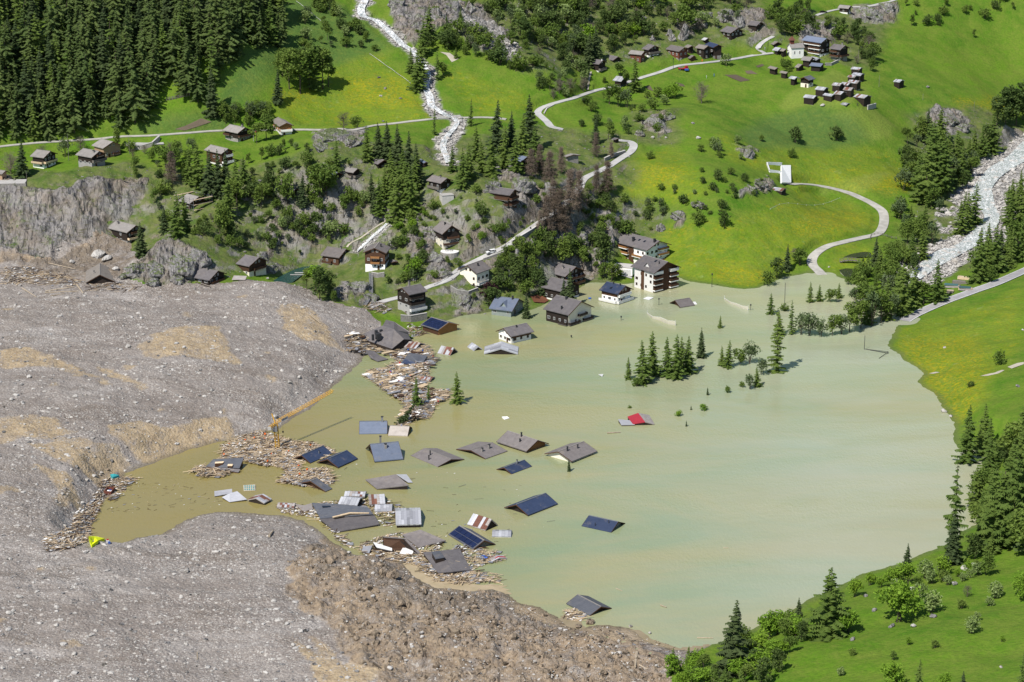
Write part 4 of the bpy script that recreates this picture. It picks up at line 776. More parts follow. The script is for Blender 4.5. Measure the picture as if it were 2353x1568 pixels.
# lakeside apartment houses and chalets
APU = H('upper white apartment building with wooden balconies above the lake', (2,1), (922,655,1242,735,1468,684), 9.0, name='apartment_building', cat='apartment house', apex=(1358,650), wall='plaster', roof='slate_roof', ov=1.8, wf='window_brown', bal=(('e',2.0,0,.4,'orange_wood'),('e',4.8,0,.45,'orange_wood'),('e',7.2,0,.42,'orange_wood'),('e',4.8,.6,1,'orange_wood'),('g',2.0,.55,1,'orange_wood'),('g',4.8,.55,1,'orange_wood'),('g',7.2,.55,1,'orange_wood')), chim=((.45,.55,1.6,.9),(.93,.2,1.4,.8)), cmat='metal_dark', sky=((.55,.35),(.7,.35)))
APL = H('lower white apartment building with brown balconies rising from the lake', (2,1), (1092,885,1310,945,1555,892), 9.0, name='apartment_building', cat='apartment house', apex=(1445,842), wall='plaster', roof='slate_roof', gablewall='brown_wood', zfix=0.0, ov=1.6, wf='window_brown', bal=tuple((('g',z,a,b,'brown_wood') for z in (.9,3.3,5.7) for a,b in ((0,.34),(.66,1)))) + (('g',8.0,0,.34,'plaster'),('g',8.0,.66,1,'plaster')), chim=((.8,.3,.9,.3),), cmat='metal_dark', sky=((.6,.2),), dormer=((.55,1.7),))
H('upper brown chalet with wide roof behind the pine by the lake', (2,1), (292,920,490,975,682,916), 5.4, wall='dark_wood', roof='slate_roof', apex=(590,885), bal=(('g',.6,0,1),('g',3.0,0,1)), chim=((.6,.4,1.1,.7),))
H('lower brown chalet behind the large pine in the shallows', (2,1), (265,1075,452,1113,642,1058), 4.8, wall='dark_wood', roof='slate_roof', zfix=0.2, base='plaster', hb=.6, chim=((.8,.3,.9,.6),))
H('big brown chalet with cream gable and corner balconies in the lake', (2,1), (287,1275,520,1330,757,1258), 5.0, apex=(650,1203), wall='dark_wood', gablewall='cream_plaster', roof='slate_roof', zfix=0.0, bal=(('g',.4,0,.45,'dark_wood'),('g',.4,.62,1,'dark_wood'),('g',2.9,.4,.75,'dark_wood'),('e',.4,.6,1,'dark_wood')), chim=((.6,.75,1.2,.5),(.45,.1,.9,.7)), cmat='metal_dark')
H('white chalet with navy roof and terrace railing flooded by the lake', (2,1), (800,1098,975,1137,1115,1090), 4.6, apex=(1050,1060), base='plaster', hb=2.8, wall='brown_wood', roof='navy_roof', zfix=0.0, bal=(('e',.3,-.08,1,'plaster'),('g',.3,-.08,1.08,'plaster'),('g',3.0,0,.9,'plaster')), chim=((.75,.1,.7,.35),(.4,.1,.6,.3)), cmat='metal_dark', sky=((.45,.55),))
H('brown gable roof afloat beside a white sheet near the apartments', (2,1), (1680,1238,1545,1258,1450,1218), 0.35, name='sunken_house', cat='house', apex=(1503,1194), wall='brown_wood', roof='brown_roof', zfix=0.0, win=False)
def panel(o, m, x0, x1, z0, z1, nm='wall_panel'):
    w = [q for q in o.children if q.name.startswith('wall')][0]; X = max(v.co.x for v in w.data.vertices); ys = [v.co.y for v in w.data.vertices]; side = -1 if o['sd'] > 0 else 1; y = (max(ys) if side > 0 else min(ys)) + side * .03
    MB().box((-X + 2 * X * (x0 + x1) / 2, y, (z0 + z1) / 2), (2 * X * (x1 - x0), .1, z1 - z0)).build(nm, m, o)
panel(APL, 'brown_wood', .36, .52, -1.5, 8.8); panel(APU, 'brown_wood', .42, .60, 0, 8.5); panel(APU, 'dark_wood', .0, .40, 0, 8.5)
c0 = hit(*T(2,1,1020,945)); G7 = thing('garage', 'low white flat roofed garage between the apartment houses', 'garage', c0, R(-20))
MB().box((0,2,1.2),(9,6,3.4)).build('wall','plaster',G7); MB().box((0,2,2.98),(9.4,6.4,.16)).build('roof','concrete',G7)
for i in (-2.2,2.2): MB().box((i,-1.05,1.0),(3.2,.1,2.1)).build('door','white_paint',G7)
# upper hamlet
G_ = 'old dark timber houses of the upper hamlet'
for lb, p, h, kw in [
 ('dark chalet with red shutters at the end of the garden path', (720,580,800,592,875,572), 5.0, dict(base='plaster', hb=1.4, bal=(('g',1.5,0,1,'grey_wood'),), chim=((.9,.1,.8,.4),), cmat='plaster')),
 ('low dark hut with long roof behind the red shutter chalet', (840,530,930,555,1015,535), 1.9, dict(win=False)),
 ('red brown house with pale roof beside the big larch', (1065,488,1190,505,1240,482), 4.8, dict(wall='red_wood', roof='lightgrey_roof')),
 ('brown chalet with balcony behind the red brown house', (1192,445,1255,460,1368,440), 4.6, dict(bal=(('g',2.2,0,1,'grey_wood'),), base='plaster', hb=1.5)),
 ('large red brown house with garage doors at the road', (1412,455,1535,475,1635,462), 6.2, dict(wall='red_wood', base='stone', hb=2.2, roof='brown_roof')),
 ('dark house squeezed between two larger houses of the hamlet', (1575,428,1620,440,1685,436), 3.6, dict(roof='weathered_roof')),
 ('tall dark timber house with rows of small windows by the road', (1678,432,1765,452,1835,434), 6.4, dict(roof='weathered_roof', base='stone', hb=1.0)),
 ('dark house with navy roof and stone base at the road', (1770,415,1850,438,1945,431), 6.6, dict(roof='navy_roof', base='stone', hb=2.0)),
 ('tiny shed with white roof behind the navy roofed house', (1738,357,1775,370,1825,358), 2.2, dict(win=False, roof='tin_bright', name='shed', cat='shed')),
 ('dark house with red awning terrace on the stone bank', (1910,285,2010,305,2138,288), 5.2, dict(base='stone', hb=1.2, bal=(('e',1.5,-.2,.4,'red_wood'),))),
 ('dark house with white panel at the top of the hamlet', (2155,222,2250,238,2320,216), 5.0, dict(base='plaster', hb=1.6, bal=(('e',1.8,0,.6,'grey_wood'),))),
 ('brown wooden garage beside the road in the hamlet', (1613,530,1640,537,1700,522), 2.3, dict(wall='brown_wood', win=False, name='garage', cat='garage', roof='brown_roof')),
 ('small open shelter at the road hairpin', (915,1272,950,1285,997,1270), 2.1, dict(win=False, name='shelter', cat='shelter', pitch=10)),
 ('low pale stone hut with light roof among brown trees', (470,1402,500,1443,628,1412), 2.0, dict(win=False, name='hut', cat='hut', wall='stone', roof='lightgrey_roof', pitch=10)),
 ('dark house with blue grey roof left of the Swiss flag', (-15,1470,75,1492,205,1465), 3.6, dict(roof='bluegrey_roof')),
]: H(lb, (2,0), p, h, **{**dict(group=G_ if not kw.get('name') else None), **kw})
H('stilted log barn with pale rusty roof beside the big larch', (2,0), (925,738,1005,748,1075,726), 4.0, name='barn', cat='barn', base='stone', hb=.9, stilts=True, win=False, sheets=5, tin='white')
for lb, p, h, kw in [
 ('dark house with weathered roof left of the chapel', (-10,398,55,410,127,404), 3.6, dict(roof='weathered_roof')),
 ('small dark barn with bright tin roof below the chapel', (35,455,90,468,140,446), 3.4, dict(win=False, sheets=4, tin='white', name='barn', cat='barn')),
 ('dark barn with weathered roof touching the white chapel', (98,462,142,472,188,462), 4.2, dict(win=False, roof='weathered_roof', name='barn', cat='barn')),
 ('four storey house with long white front and blue grey metal roof', (305,365,490,396,585,375), 8.6, dict(name='apartment_building', cat='apartment house', wall='dark_wood', base='plaster', hb=2.2, roof='bluegrey_roof', bal=(('e',2.4,.35,1,'brown_wood'),('e',4.8,.35,1,'brown_wood'),('e',7.0,.1,1,'brown_wood')), wf='window_white')),
 ('dark brown chalet with corner balconies right of the white fronted house', (560,445,665,460,752,441), 6.6, dict(wall='dark_wood', base='grey_plaster', hb=2.2, bal=(('g',2.4,0,1,'brown_wood'),('e',2.4,0,1,'brown_wood'),('e',4.8,0,.8,'brown_wood')), roof='slate_roof', chim=((.75,0,1.2,.6),))),
 ('dark barn with grey roof in front of the white fronted house', (300,550,385,560,432,540), 4.2, dict(win=False, roof='lightgrey_roof', name='barn', cat='barn')),
 ('barn with light tin roof tucked behind the navy open shed', (365,530,440,556,500,545), 2.4, dict(win=False, sheets=5, tin='grey', name='barn', cat='barn')),
 ('open shed with navy grey metal roof below the hamlet houses', (375,600,485,612,527,586), 3.2, dict(win=False, roof='bluegrey_roof', name='shed', cat='shed', pitch=14)),
 ('low shed with mossy yellowish roof left of the open shed', (240,610,282,622,330,592), 2.2, dict(win=False, roof='weathered_roof', name='shed', cat='shed')),
 ('dark barn with rusty stone roof at the left of the lower row', (-5,622,62,640,110,634), 3.2, dict(win=False, roof='weathered_roof', name='barn', cat='barn')),
 ('low dark barn right of the rusty stone roofed barn', (105,668,165,678,200,674), 3.0, dict(win=False, roof='weathered_roof', name='barn', cat='barn')),
 ('dark barn with white tin roof left of the stone based house', (185,712,245,728,287,714), 3.8, dict(win=False, sheets=4, tin='white', name='barn', cat='barn')),
 ('house with dark roof and pale stone base in the lower row', (432,715,376,740,277,720), 4.2, dict(base='cream_plaster', hb=2.2, roof='dark_roof')),
]: H(lb, (3,0), p, h, **{**dict(group=G_ if not kw.get('name') else None), **kw})
GB = 'dark log barns on the meadow terrace'
for lb, p, tn, h in [
 ('barn with rusty white roof, topmost of the barn cluster', (757,632,840,642,872,626), 'mixed', 3.0), ('barn with broad bright tin roof, second from the top of the cluster', (765,685,850,697,890,680), 'white', 3.4),
 ('small rusty roofed barn leaning against the bright tin barn', (725,705,795,715,830,698), 'mixed', 2.8), ('barn with striped rusty roof on the right side of the cluster', (727,757,820,768,858,746), 'mixed', 3.4),
 ('barn with half rusty roof behind the cluster centre', (660,775,735,785,775,766), 'mixed', 3.0), ('wide dark barn with rusty roof edge, left of the cluster centre', (583,782,660,790,695,771), 'mixed', 3.2),
 ('barn with fully rusted roof in the cluster centre', (687,825,765,832,798,813), 'rust', 3.4), ('barn with bright roof and one rusty sheet, left of the cluster', (428,818,515,830,558,806), 'white', 3.3),
 ('barn with patchy rusty roof between the white roofed barn and the large barn', (600,862,670,870,725,853), 'mixed', 3.4), ('barn with white roof left of the patchy roofed barn', (500,870,585,885,622,869), 'white', 2.8),
 ('barn with bright roof at the lower left corner of the cluster', (320,892,420,905,462,883), 'white', 3.2), ('large barn on a stone wall with rusty roof, lowest right of the cluster', (780,885,885,905,950,881), 'mixed', 4.0),
 ('low stone hut with flat grey tin roof in front of the large barn', (642,955,720,967,758,953), 'grey', 1.4), ('lone barn with white roof on the meadow right of the cluster', (1150,748,1210,757,1257,741), 'white', 3.3)]:
    H(lb, (3,0), p, h + (.7 if h > 2 else 0), name='barn', cat='barn', win=False, sheets=5, tin=tn, group=GB, ov=.4, base='stone', hb=.4, pitch=16)
H('dark house with pale roof beside the top retaining wall', (3,0), (637,68,740,80,775,63), 3.6, base='plaster', hb=1.2, roof='lightgrey_roof')
H('small hut with rusty tin roof beside the crag in the meadow', (3,1), (12,175,130,190,175,166), 2.2, name='hut', cat='hut', win=False, sheets=5, tin='mixed', ov=.4, pitch=12)
# chapel
c0 = hit(*T(3,0,252,520)); CH = thing('chapel', 'white chapel with red brown bell turret in the upper hamlet', 'chapel', c0, R(18))
PROT.append((*T(3,0,185,385), *T(3,0,318,530)))
w = MB(); pr = [(-2.6, -2), (2.6, -2), (2.6, 5.2), (0, 6.9), (-2.6, 5.2)]; w.add([(-3.6, y, z) for y, z in pr] + [(3.6, y, z) for y, z in pr], [(0,1,2,3,4),(9,8,7,6,5)] + [(i,(i+1)%5,5+(i+1)%5,5+i) for i in range(5)]).build('wall', 'plaster', CH)
q = MB(); q.slab([(-4,-3.1,5.05),(4,-3.1,5.05),(4,0,7.15),(-4,0,7.15)], .22); q.slab([(4,3.1,5.05),(-4,3.1,5.05),(-4,0,7.15),(4,0,7.15)], .22); q.build('roof','lightgrey_roof',CH)
tw = MB().box((-2.2,0.4,7.6),(1.9,1.9,2.6)).build('bell_turret','red_wood',CH); MB().add([(-3.7,-1.1,8.9),(-.7,-1.1,8.9),(-.7,1.9,8.9),(-3.7,1.9,8.9),(-2.2,.4,11.2)],[(0,1,4),(1,2,4),(2,3,4),(3,0,4),(3,2,1,0)]).build('turret_roof','tin_rust',CH)
fm, gm = window_mesh(.8, 1.6, 'window_white')
for x in (-1.8, 1.2): fo = put('window', fm, CH, (x,-2.63,2.6), (0,0,math.pi)); put('window_pane', gm, fo)

# ------------------------------------------------------------------ drowned roofs and wrecks in the lake
GR = 'roofs of drowned houses in the lake'
D = dict(zfix=0.0, win=False, name='sunken_house', cat='house', group=GR, roofth=.3)
H('blue grey slate roof facing the shore beside a toppled spruce', (1,2), (950,848,1205,848,1200,767), .3, pitch=32, roof='bluegrey_roof', chim=((.82,.02,1.6,.7),), cmat='metal_grey', **D)
H('pale beige roof touching the blue grey slate roof', (1,2), (1215,855,1393,870,1396,790), .3, pitch=22, roof='beige_roof', **D)
H('blue grey house roof with stone chimney in the middle of the lake', (1,2), (1350,1097,1090,1105,945,993), .6, apex=(1025,950), roof='bluegrey_roof', chim=((.5,.3,1.4,.7),(.6,-.2,1.2,.6)), **D)
H('right one of two navy roofs caught in the crane debris', (1,2), (935,1075,755,1160,560,1110), .5, apex=(632,1082), roof='navy_roof', **D)
H('left one of two navy roofs caught in the crane debris', (1,2), (700,1032,500,1120,340,1080), .3, apex=(410,1048), roof='navy_roof', chim=((.4,.5,.8,.3),), cmat='metal_grey', **D)
H('wide grey tile roof with two dark pipes, debris at its left corner', (1,2), (1425,1040,1670,1155,1915,1078), .2, apex=(1895,1083), roof='brown_roof', chim=((.4,.35,1.5,.3),(.55,.75,1.5,.3)), cmat='metal_dark', **D)
H('grey roof with two stone chimneys seen from its low gable', (1,2), (2310,1016,2110,1080,1840,1000), .3, apex=(1965,1006), roof='brown_roof', chim=((.4,.35,1.4,.6),(.75,.4,1.2,.6)), **D)
H('grey roof above an orange wooden gable in mid lake', (1,2), (2210,908,2486,1012,2690,928), .9, apex=(2592,905), wall='orange_wood', roof='brown_roof', chim=((.5,.1,1.4,.4),(.6,.5,1.0,.4)), cmat='metal_dark', **{**D, 'win': False})
H('grey roof with cream gable behind a small spruce top', (2,2), (785,1020,550,1105,300,1040), .9, apex=(420,1018), wall='cream_plaster', roof='brown_roof', chim=((.75,.2,1.4,.4),(.4,.3,1.2,.35)), cmat='metal_dark', **{**D, 'wall': 'cream_plaster'} if False else D)
H('small navy roof right of the two grey chimney roofs', (1,2), (2537,1158,2350,1222,2210,1182), .15, apex=(2272,1163), roof='navy_roof', chim=((.4,.1,1.2,.35),), cmat='metal_grey', **D)
H('large navy roof with open dark gable in open water', (1,2), (2773,1497,2501,1600,2283,1530), .5, apex=(2391,1502), roof='navy_roof', **D)
H('navy roof with pale grey gable, farthest right in the lake', (2,3), (640,130,910,190,1040,103), .15, apex=(975,90), wall='grey_plaster', roof='navy_roof', chim=((.75,.3,.9,.15),(.4,.75,.9,.15)), cmat='metal_dark', **D)
H('tilted dark brown roof aground near the mud spit', (2,3), (500,830,715,948,915,870), .4, apex=(806,860), roof='dark_roof', wall='brown_wood', tilt=(0,2), **D)
H('wooden gable front leaning out of the crane debris', (1,2), (700,1352,640,1382,368,1300), .3, apex=(515,1280), wall='brown_wood', roof='dark_roof', **D)
SH = {**D, 'name': 'sunken_barn', 'cat': 'barn', 'group': 'tin roofed barns adrift in the lake'}
H('barn roof half red and half rusty, left of the barn raft', (1,2), (148,1445,75,1490,-76,1452), .8, apex=(0,1440), sheets=5, tin='red', ov=.3, **SH)
H('low barn roof with three rusty panels behind the gravel bank', (1,2), (190,1527,350,1532,370,1490), .6, sheets=7, tin='mixed', ov=.3, pitch=18, **SH)
H('rust striped barn roof at the back of the barn raft', (1,2), (808,1425,1000,1430,1025,1385), .9, sheets=8, tin='mixed', ov=.3, pitch=18, **SH)
H('white tin barn roof with rust stains atop the dark tile roof', (1,2), (755,1490,930,1512,968,1440), 1.6, sheets=7, tin='white', ov=.3, pitch=18, **SH)
H('rust striped barn roof tilted at the right of the raft', (1,2), (1040,1500,1190,1495,1170,1410), .8, sheets=6, tin='mixed', ov=.3, pitch=22, **SH)
H('white tin roof floating below the rust striped barns', (1,2), (1090,1560,1250,1565,1240,1500), .6, sheets=6, tin='white', ov=.3, pitch=16, **SH)
H('large barn roof of white sheets with rust streaks', (1,3), (1285,118,1520,115,1500,-35), 1.2, sheets=9, tin='white', ov=.3, pitch=14, **SH)
H('rusty brown patched barn roof adrift, right of the raft', (1,3), (1942,100,2110,167,2222,107), .5, apex=(2172,62), sheets=7, tin='rust', ov=.3, **SH)
H('small white tin roof right of the dark solar roof', (1,3), (2168,228,2345,230,2352,170), .3, sheets=6, tin='white', ov=.3, pitch=12, **SH)
H('red brown striped barn roof near the crushed grey house', (1,2), (1668,108,1785,130,1855,90), .3, apex=(1795,60), sheets=7, tin='rust', ov=.3, **SH)
H('small white tin gable roof left of the large white one', (1,2), (1942,50,2000,88,2085,75), .2, sheets=4, tin='white', ov=.3, apex=(2040,48), **SH)
H('large white tin gable roof floating below the white gabled house', (1,2), (2220,40,2420,112,2098,115), .3, sheets=6, tin='white', ov=.3, pitch=20, **{**SH}) if False else H('large white tin gable roof floating below the white gabled house', (1,2), (2098,50,2095,117,2405,122), .3, sheets=6, tin='white', ov=.3, apex=(2230,72), **SH)
H('shed with rusty plank roof at the edge of the crushed house', (1,2), (1360,52,1470,70,1553,25), 1.0, sheets=6, tin='rust', ov=.3, apex=(1500,18), **SH)
H('collapsed dark red sheet roof on the debris raft', (1,2), (1500,355,1600,370,1628,330), .5, sheets=7, tin='rust', ov=.3, pitch=12, **SH)
H('small red and white sheet roof adrift among blue barrels', (1,3), (2130,420,2170,458,2305,420), .4, sheets=5, tin='red', ov=.3, pitch=14, **SH)
H('long dark roof covered with solar panels, right of the wrecks', (1,3), (1768,208,1995,345,2200,297), .4, apex=(2095,262), roof='dark_roof', wall='grey_wood', solar=(5,2,.03,.97), **D)

def pw(t, x, y, z): return at_z(*T(*t, x, y), z)
def wreck(label, slabs, name='wrecked_roof', cat='roof', group='broken roofs among the wreckage', walls=None, base_z=0.0):
    """slabs: (part name, material, thickness, tile, [x, y, z ...]) in metres above the water"""
    pts0 = [pw(s[3], *s[4][i:i + 3]) for s in slabs for i in range(0, len(s[4]), 3)]; c = np.mean(pts0, 0); c[2] = base_z
    o = thing(name, label, cat, c, 0, group)
    for nm, m, th, t, q in slabs:
        P = [Vector(pw(t, *q[i:i + 3]) - c) for i in range(0, len(q), 3)]
        MB().slab(P, th).build(nm, m, o)
        if walls:
            cc = sum(P, Vector()) / len(P); I = [cc + (p - cc) * 0.94 for p in P]; k = len(I)
            MB().add([p - Vector((0, 0, th + .02)) for p in I] + [(p.x, p.y, -1.5) for p in I], [tuple(range(k)), tuple(range(2 * k - 1, k - 1, -1))] + [(i, k + i, k + (i + 1) % k, (i + 1) % k) for i in range(k)]).build('wall', walls, o)
    PROT.append((min(proj(*p)[0] for p in pts0), min(proj(*p)[1] for p in pts0), max(proj(*p)[0] for p in pts0), max(proj(*p)[1] for p in pts0)))
    return o
t11, t12, t13, t02, t22 = (1,1), (1,2), (1,3), (0,2), (2,2)
CR = wreck('big crushed grey hip roof with dark chimneys at the debris edge', [
 ('roof_slope','slate_roof',.3,t11,[955,1540,2.2, 1010,1490,4.0, 1165,1425,6.2, 1270,1460,7.0, 1250,1640,1.6]), ('roof_slope','slate_roof',.3,t11,[1165,1425,6.2, 1195,1372,6.0, 1270,1390,5.4, 1270,1460,7.0]),
 ('roof_slope','brown_roof',.3,t11,[1270,1460,7.0, 1360,1550,4.2, 1250,1640,1.6]), ('roof_slope','brown_roof',.3,t11,[1270,1390,5.4, 1410,1480,3.6, 1400,1510,2.6, 1270,1462,7.0]), ('roof_slope','slate_roof',.3,t11,[1270,1462,7.0, 1400,1510,2.8, 1425,1555,2.6, 1360,1550,4.2]),
 ('roof_slope','brown_roof',.3,t11,[1010,1385,2.0,1150,1380,2.2,1060,1430,2.2,1005,1410,2.0])], name='crushed_house', cat='house', group=None, walls='dark_wood')
for x, y, s in ((1125,1525,1.9),(1150,1490,1.0),(1105,1495,1.0),(1075,1535,.8)):
    p = Vector(pw(t11, x, y, 4.6)) - Vector(CR.location); MB().box(p, (s, s, 2.4), .5).build('chimney', 'metal_dark', CR)
wreck('curved grey roof slab hanging off the crushed house', [('roof_slope','slate_roof',.25,t12,[1003,80,2.6, 1085,90,1.8, 1130,130,.9, 1215,165,.5, 1120,186,.4, 1050,150,1.0]), ])
wreck('dark slate roof broken over the debris raft', [('roof_slope','dark_roof',.25,t12,[1405,108,3.0, 1575,135,2.2, 1525,215,.9, 1480,200,.9, 1335,200,.8]), ('roof_slope','navy_roof',.2,t12,[1375,160,2.0,1480,205,1.1,1440,215,.6,1340,205,.8])], walls='brown_wood')
wreck('bent beige roof fragment on the debris raft', [('roof_slope','beige_roof',.2,t12,[1430,220,1.6, 1470,290,.5, 1400,300,.5, 1380,270,.7]), ('roof_slope','lightgrey_roof',.2,t12,[1430,220,1.6,1505,280,.8,1470,292,.5])])
wreck('broad grey roof slab with a leaning flue and white sheet', [('roof_slope','brown_roof',.3,t12,[1005,1272,.6, 1285,1225,2.6, 1405,1325,1.6, 1110,1358,.4]), ('white_sheet','tin_bright',.1,t12,[1290,1225,1.2,1385,1225,.8,1440,1300,.3,1400,1300,.4])], walls='dark_wood')
wreck('huge dark tile roof split along its ridge at the gravel bank', [('roof_slope','dark_roof',.3,t13,[513,-82,1.5, 750,-70,2.6, 1030,-40,2.6, 1075,20,2.2, 590,62,1.4]), ('roof_slope','slate_roof',.3,t13,[585,66,1.2, 1085,30,1.6, 1135,115,.7, 740,187,.4]), ('beam','pale_wood',.4,t13,[700,45,2.0,860,5,2.7,1040,8,2.5,1040,15,2.4,870,15,2.5,715,52,1.9]), ('skylight','window_glass',.1,t13,[605,-55,2.1,685,-55,2.3,690,-40,2.2,612,-38,2.0])], walls='dark_wood')
wreck('dark tile roof with yellow battens showing, left debris raft', [('roof_slope','dark_roof',.25,t02,[1960,1085,2.8, 2240,1072,2.8, 2200,1170,1.0, 2080,1165,1.0, 1895,1150,.8]), ('roof_slope','slate_roof',.2,t02,[1895,1150,.9,2080,1168,1.0,2210,1180,1.0,2190,1207,.4,2060,1190,.4]), ('batten_patch','pale_wood',.08,t02,[1980,1110,2.4,2060,1105,2.4,2050,1120,2.2,1972,1125,2.2]), ('batten_patch','pale_wood',.08,t02,[2095,1130,2.0,2140,1130,2.0,2135,1148,1.7,2090,1148,1.7])], walls='brown_wood')
wreck('wrecked chalet gable with brown boards and torn balcony', [('roof_slope','brown_roof',.3,t13,[1160,225,4.0, 1350,242,4.2, 1375,252,4.0, 1180,238,3.8]), ('roof_slope','brown_roof',.3,t13,[1350,240,4.2,1375,238,4.2,1512,380,.4,1490,385,.4]), ('gable_board','brown_wood',.2,t13,[1170,245,3.6,1340,255,3.8,1440,350,.6,1180,355,.5]), ('balcony','white_paint',.3,t13,[1075,280,2.0,1250,335,1.6,1250,360,1.0,1110,330,1.2]), ('white_sheet','foam_white',.3,t13,[1370,295,1.6,1450,345,1.0,1440,390,.4,1315,390,.4]), ('wall_panel','tin_grey',.15,t13,[985,320,1.0,1070,310,1.4,1040,380,.6,970,365,.5])], name='wrecked_chalet', cat='chalet', group=None, walls='dark_wood')
wreck('ribbed grey roof slope behind the wrecked gable', [('roof_slope','brown_roof',.3,t13,[1345,210,1.4, 1510,165,2.6, 1745,265,1.0, 1490,328,.4])], walls='dark_wood')
DR = wreck('flat dark grey double roof with dormer hatch lying in the mud', [('roof_slope','slate_roof',.3,t13,[1535,375,1.4, 1692,358,2.2, 1812,550,1.2, 1672,562,.4]), ('roof_slope','slate_roof',.3,t13,[1695,358,2.2, 1872,340,1.0, 1975,533,.4, 1815,550,1.2])], walls='dark_wood')
wreck('small dormer box standing on the flat grey double roof', [('roof_slope','dark_roof',.2,t13,[1615,370,3.2,1690,360,3.2,1735,420,2.8,1650,435,2.6])], name='dormer_box', cat='dormer', walls='dark_wood')
wreck('red metal roof with white and pink broken wings', [('roof_slope','tin_red',.2,t22,[1060,695,1.6, 1160,660,2.6, 1225,745,1.2, 1112,764,.5]), ('roof_slope','tin_stain',.2,t22,[1160,660,2.6, 1262,680,1.2, 1312,766,.2, 1226,746,1.2]), ('front_sheet','tin_bright',.15,t22,[975,718,1.2, 1087,728,1.0, 1130,770,.4, 1005,772,.4])], walls='dark_wood')
wreck('white corrugated sheet roof with a dark slot, left of the red barn', [('roof_slope','tin_bright',.15,t02,[2040,1435,.6, 2110,1400,1.6, 2180,1380,1.8, 2270,1455,.6, 2110,1480,.3])], walls='dark_wood')
wreck('grey corrugated roof strip beside the white sheet roof', [('roof_slope','tin_grey',.15,t02,[1970,1380,1.2,2132,1358,1.5,2135,1400,.5,1972,1427,.3])], walls='dark_wood')
wreck('floating panel with green squares', [('panel','net_cloth',.15,t02,[2235,1325,.5,2345,1318,.5,2348,1372,.2,2240,1378,.2]), *[('square','tarp_teal',.04,t02,[2246+k*20,1327+j*16,.62-.1*j,2256+k*20,1326+j*16,.62-.1*j,2257+k*20,1334+j*16,.57-.1*j,2247+k*20,1335+j*16,.57-.1*j]) for k in range(5) for j in range(3)]], name='floating_panel', cat='panel', group=None)
wreck('torn striped sheet roof between the low barn and tile roof', [('roof_slope','tin_stain',.12,t12,[350,1495,1.0,440,1510,1.0,510,1490,1.2,525,1545,.5,440,1567,.3])])
wreck('white metal sheet on the slope beside the pool chalet', [('sheet','tin_stain',.1,(0,1),[2130,1005,13.2,2150,965,14.0,2270,970,14.0,2255,1005,13.2])], name='metal_sheet', cat='sheet', group=None, base_z=13)
wreck('white sheet floating before the lower apartment house', [('sheet','white_paint',.1,(2,1),[1205,1178,.2,1245,1160,.5,1302,1168,.3,1260,1190,.1])], name='white_sheet', cat='sheet', group=None)
wreck('white torn sheet beside the floating brown gable', [('sheet','white_paint',.1,(2,1),[1660,1208,.6,1685,1205,.6,1702,1230,.15,1678,1232,.1])], name='white_sheet', cat='sheet', group=None)
wreck('white capsized boat like shell in open water', [('hull','white_paint',.4,t12,[2260,695,.5,2310,693,.6,2330,708,.2,2285,722,.1])], name='white_shell', cat='shell', group=None)
wreck('small white fin of a sheet sticking out of the lake', [('sheet','white_paint',.1,t22,[795,305,.9,840,303,.5,830,328,.1])], name='white_sheet', cat='sheet', group=None)
def tarp(label, m, t, q, th=.12):
    P = [hit(*T(*t, q[i], q[i + 1])) + np.array([0, 0, .9 + .25 * (i % 4 == 0)]) for i in range(0, len(q), 2)]; c = np.mean(P, 0)
    o = MB(); n = len(P); o.add([p - c for p in P] + [np.array([0, 0, .5])] + [p - c - np.array([0, 0, 1.0]) for p in P], [(i, (i + 1) % n, n) for i in range(n)] + [(i, n + 1 + i, n + 1 + (i + 1) % n, (i + 1) % n) for i in range(n)])
    return tag(o.build('tarpaulin', m, None, c), label, 'tarpaulin')
tarp('bright yellow tarpaulin at the tip of the inlet', 'tarp_yellow', (0,3), [815,258,860,250,900,262,962,270,900,298,845,332,830,310])
tarp('teal tarpaulin on the left shore debris', 'tarp_teal', (0,2), [1015,1255,1060,1245,1097,1262,1040,1275])
b = thing('crate', 'open dark red crate filled with white junk on the left shore', 'crate', hit(*T(0,2,1008,1400)) + np.array([0, 0, .5]), R(-8))
for c, s in (((0,-2,.4),(2.4,.2,1.2)),((0,2,.4),(2.4,.2,1.2)),((-1.2,0,.4),(.2,3.8,1.2)),((1.2,0,.4),(.2,3.8,1.2))): MB().box(c, s).build('side_board','red_wood',b)
MB().box((0,0,0),(2.2,3.8,.1)).build('bottom_board','grey_wood',b)
MB().box((.1,-.3,.3),(1.4,1.8,.4),.4).build('white_content','foam_white',b); MB().box((.2,.2,.55),(.7,.6,.3),.9).build('blue_content','blue_paint',b)
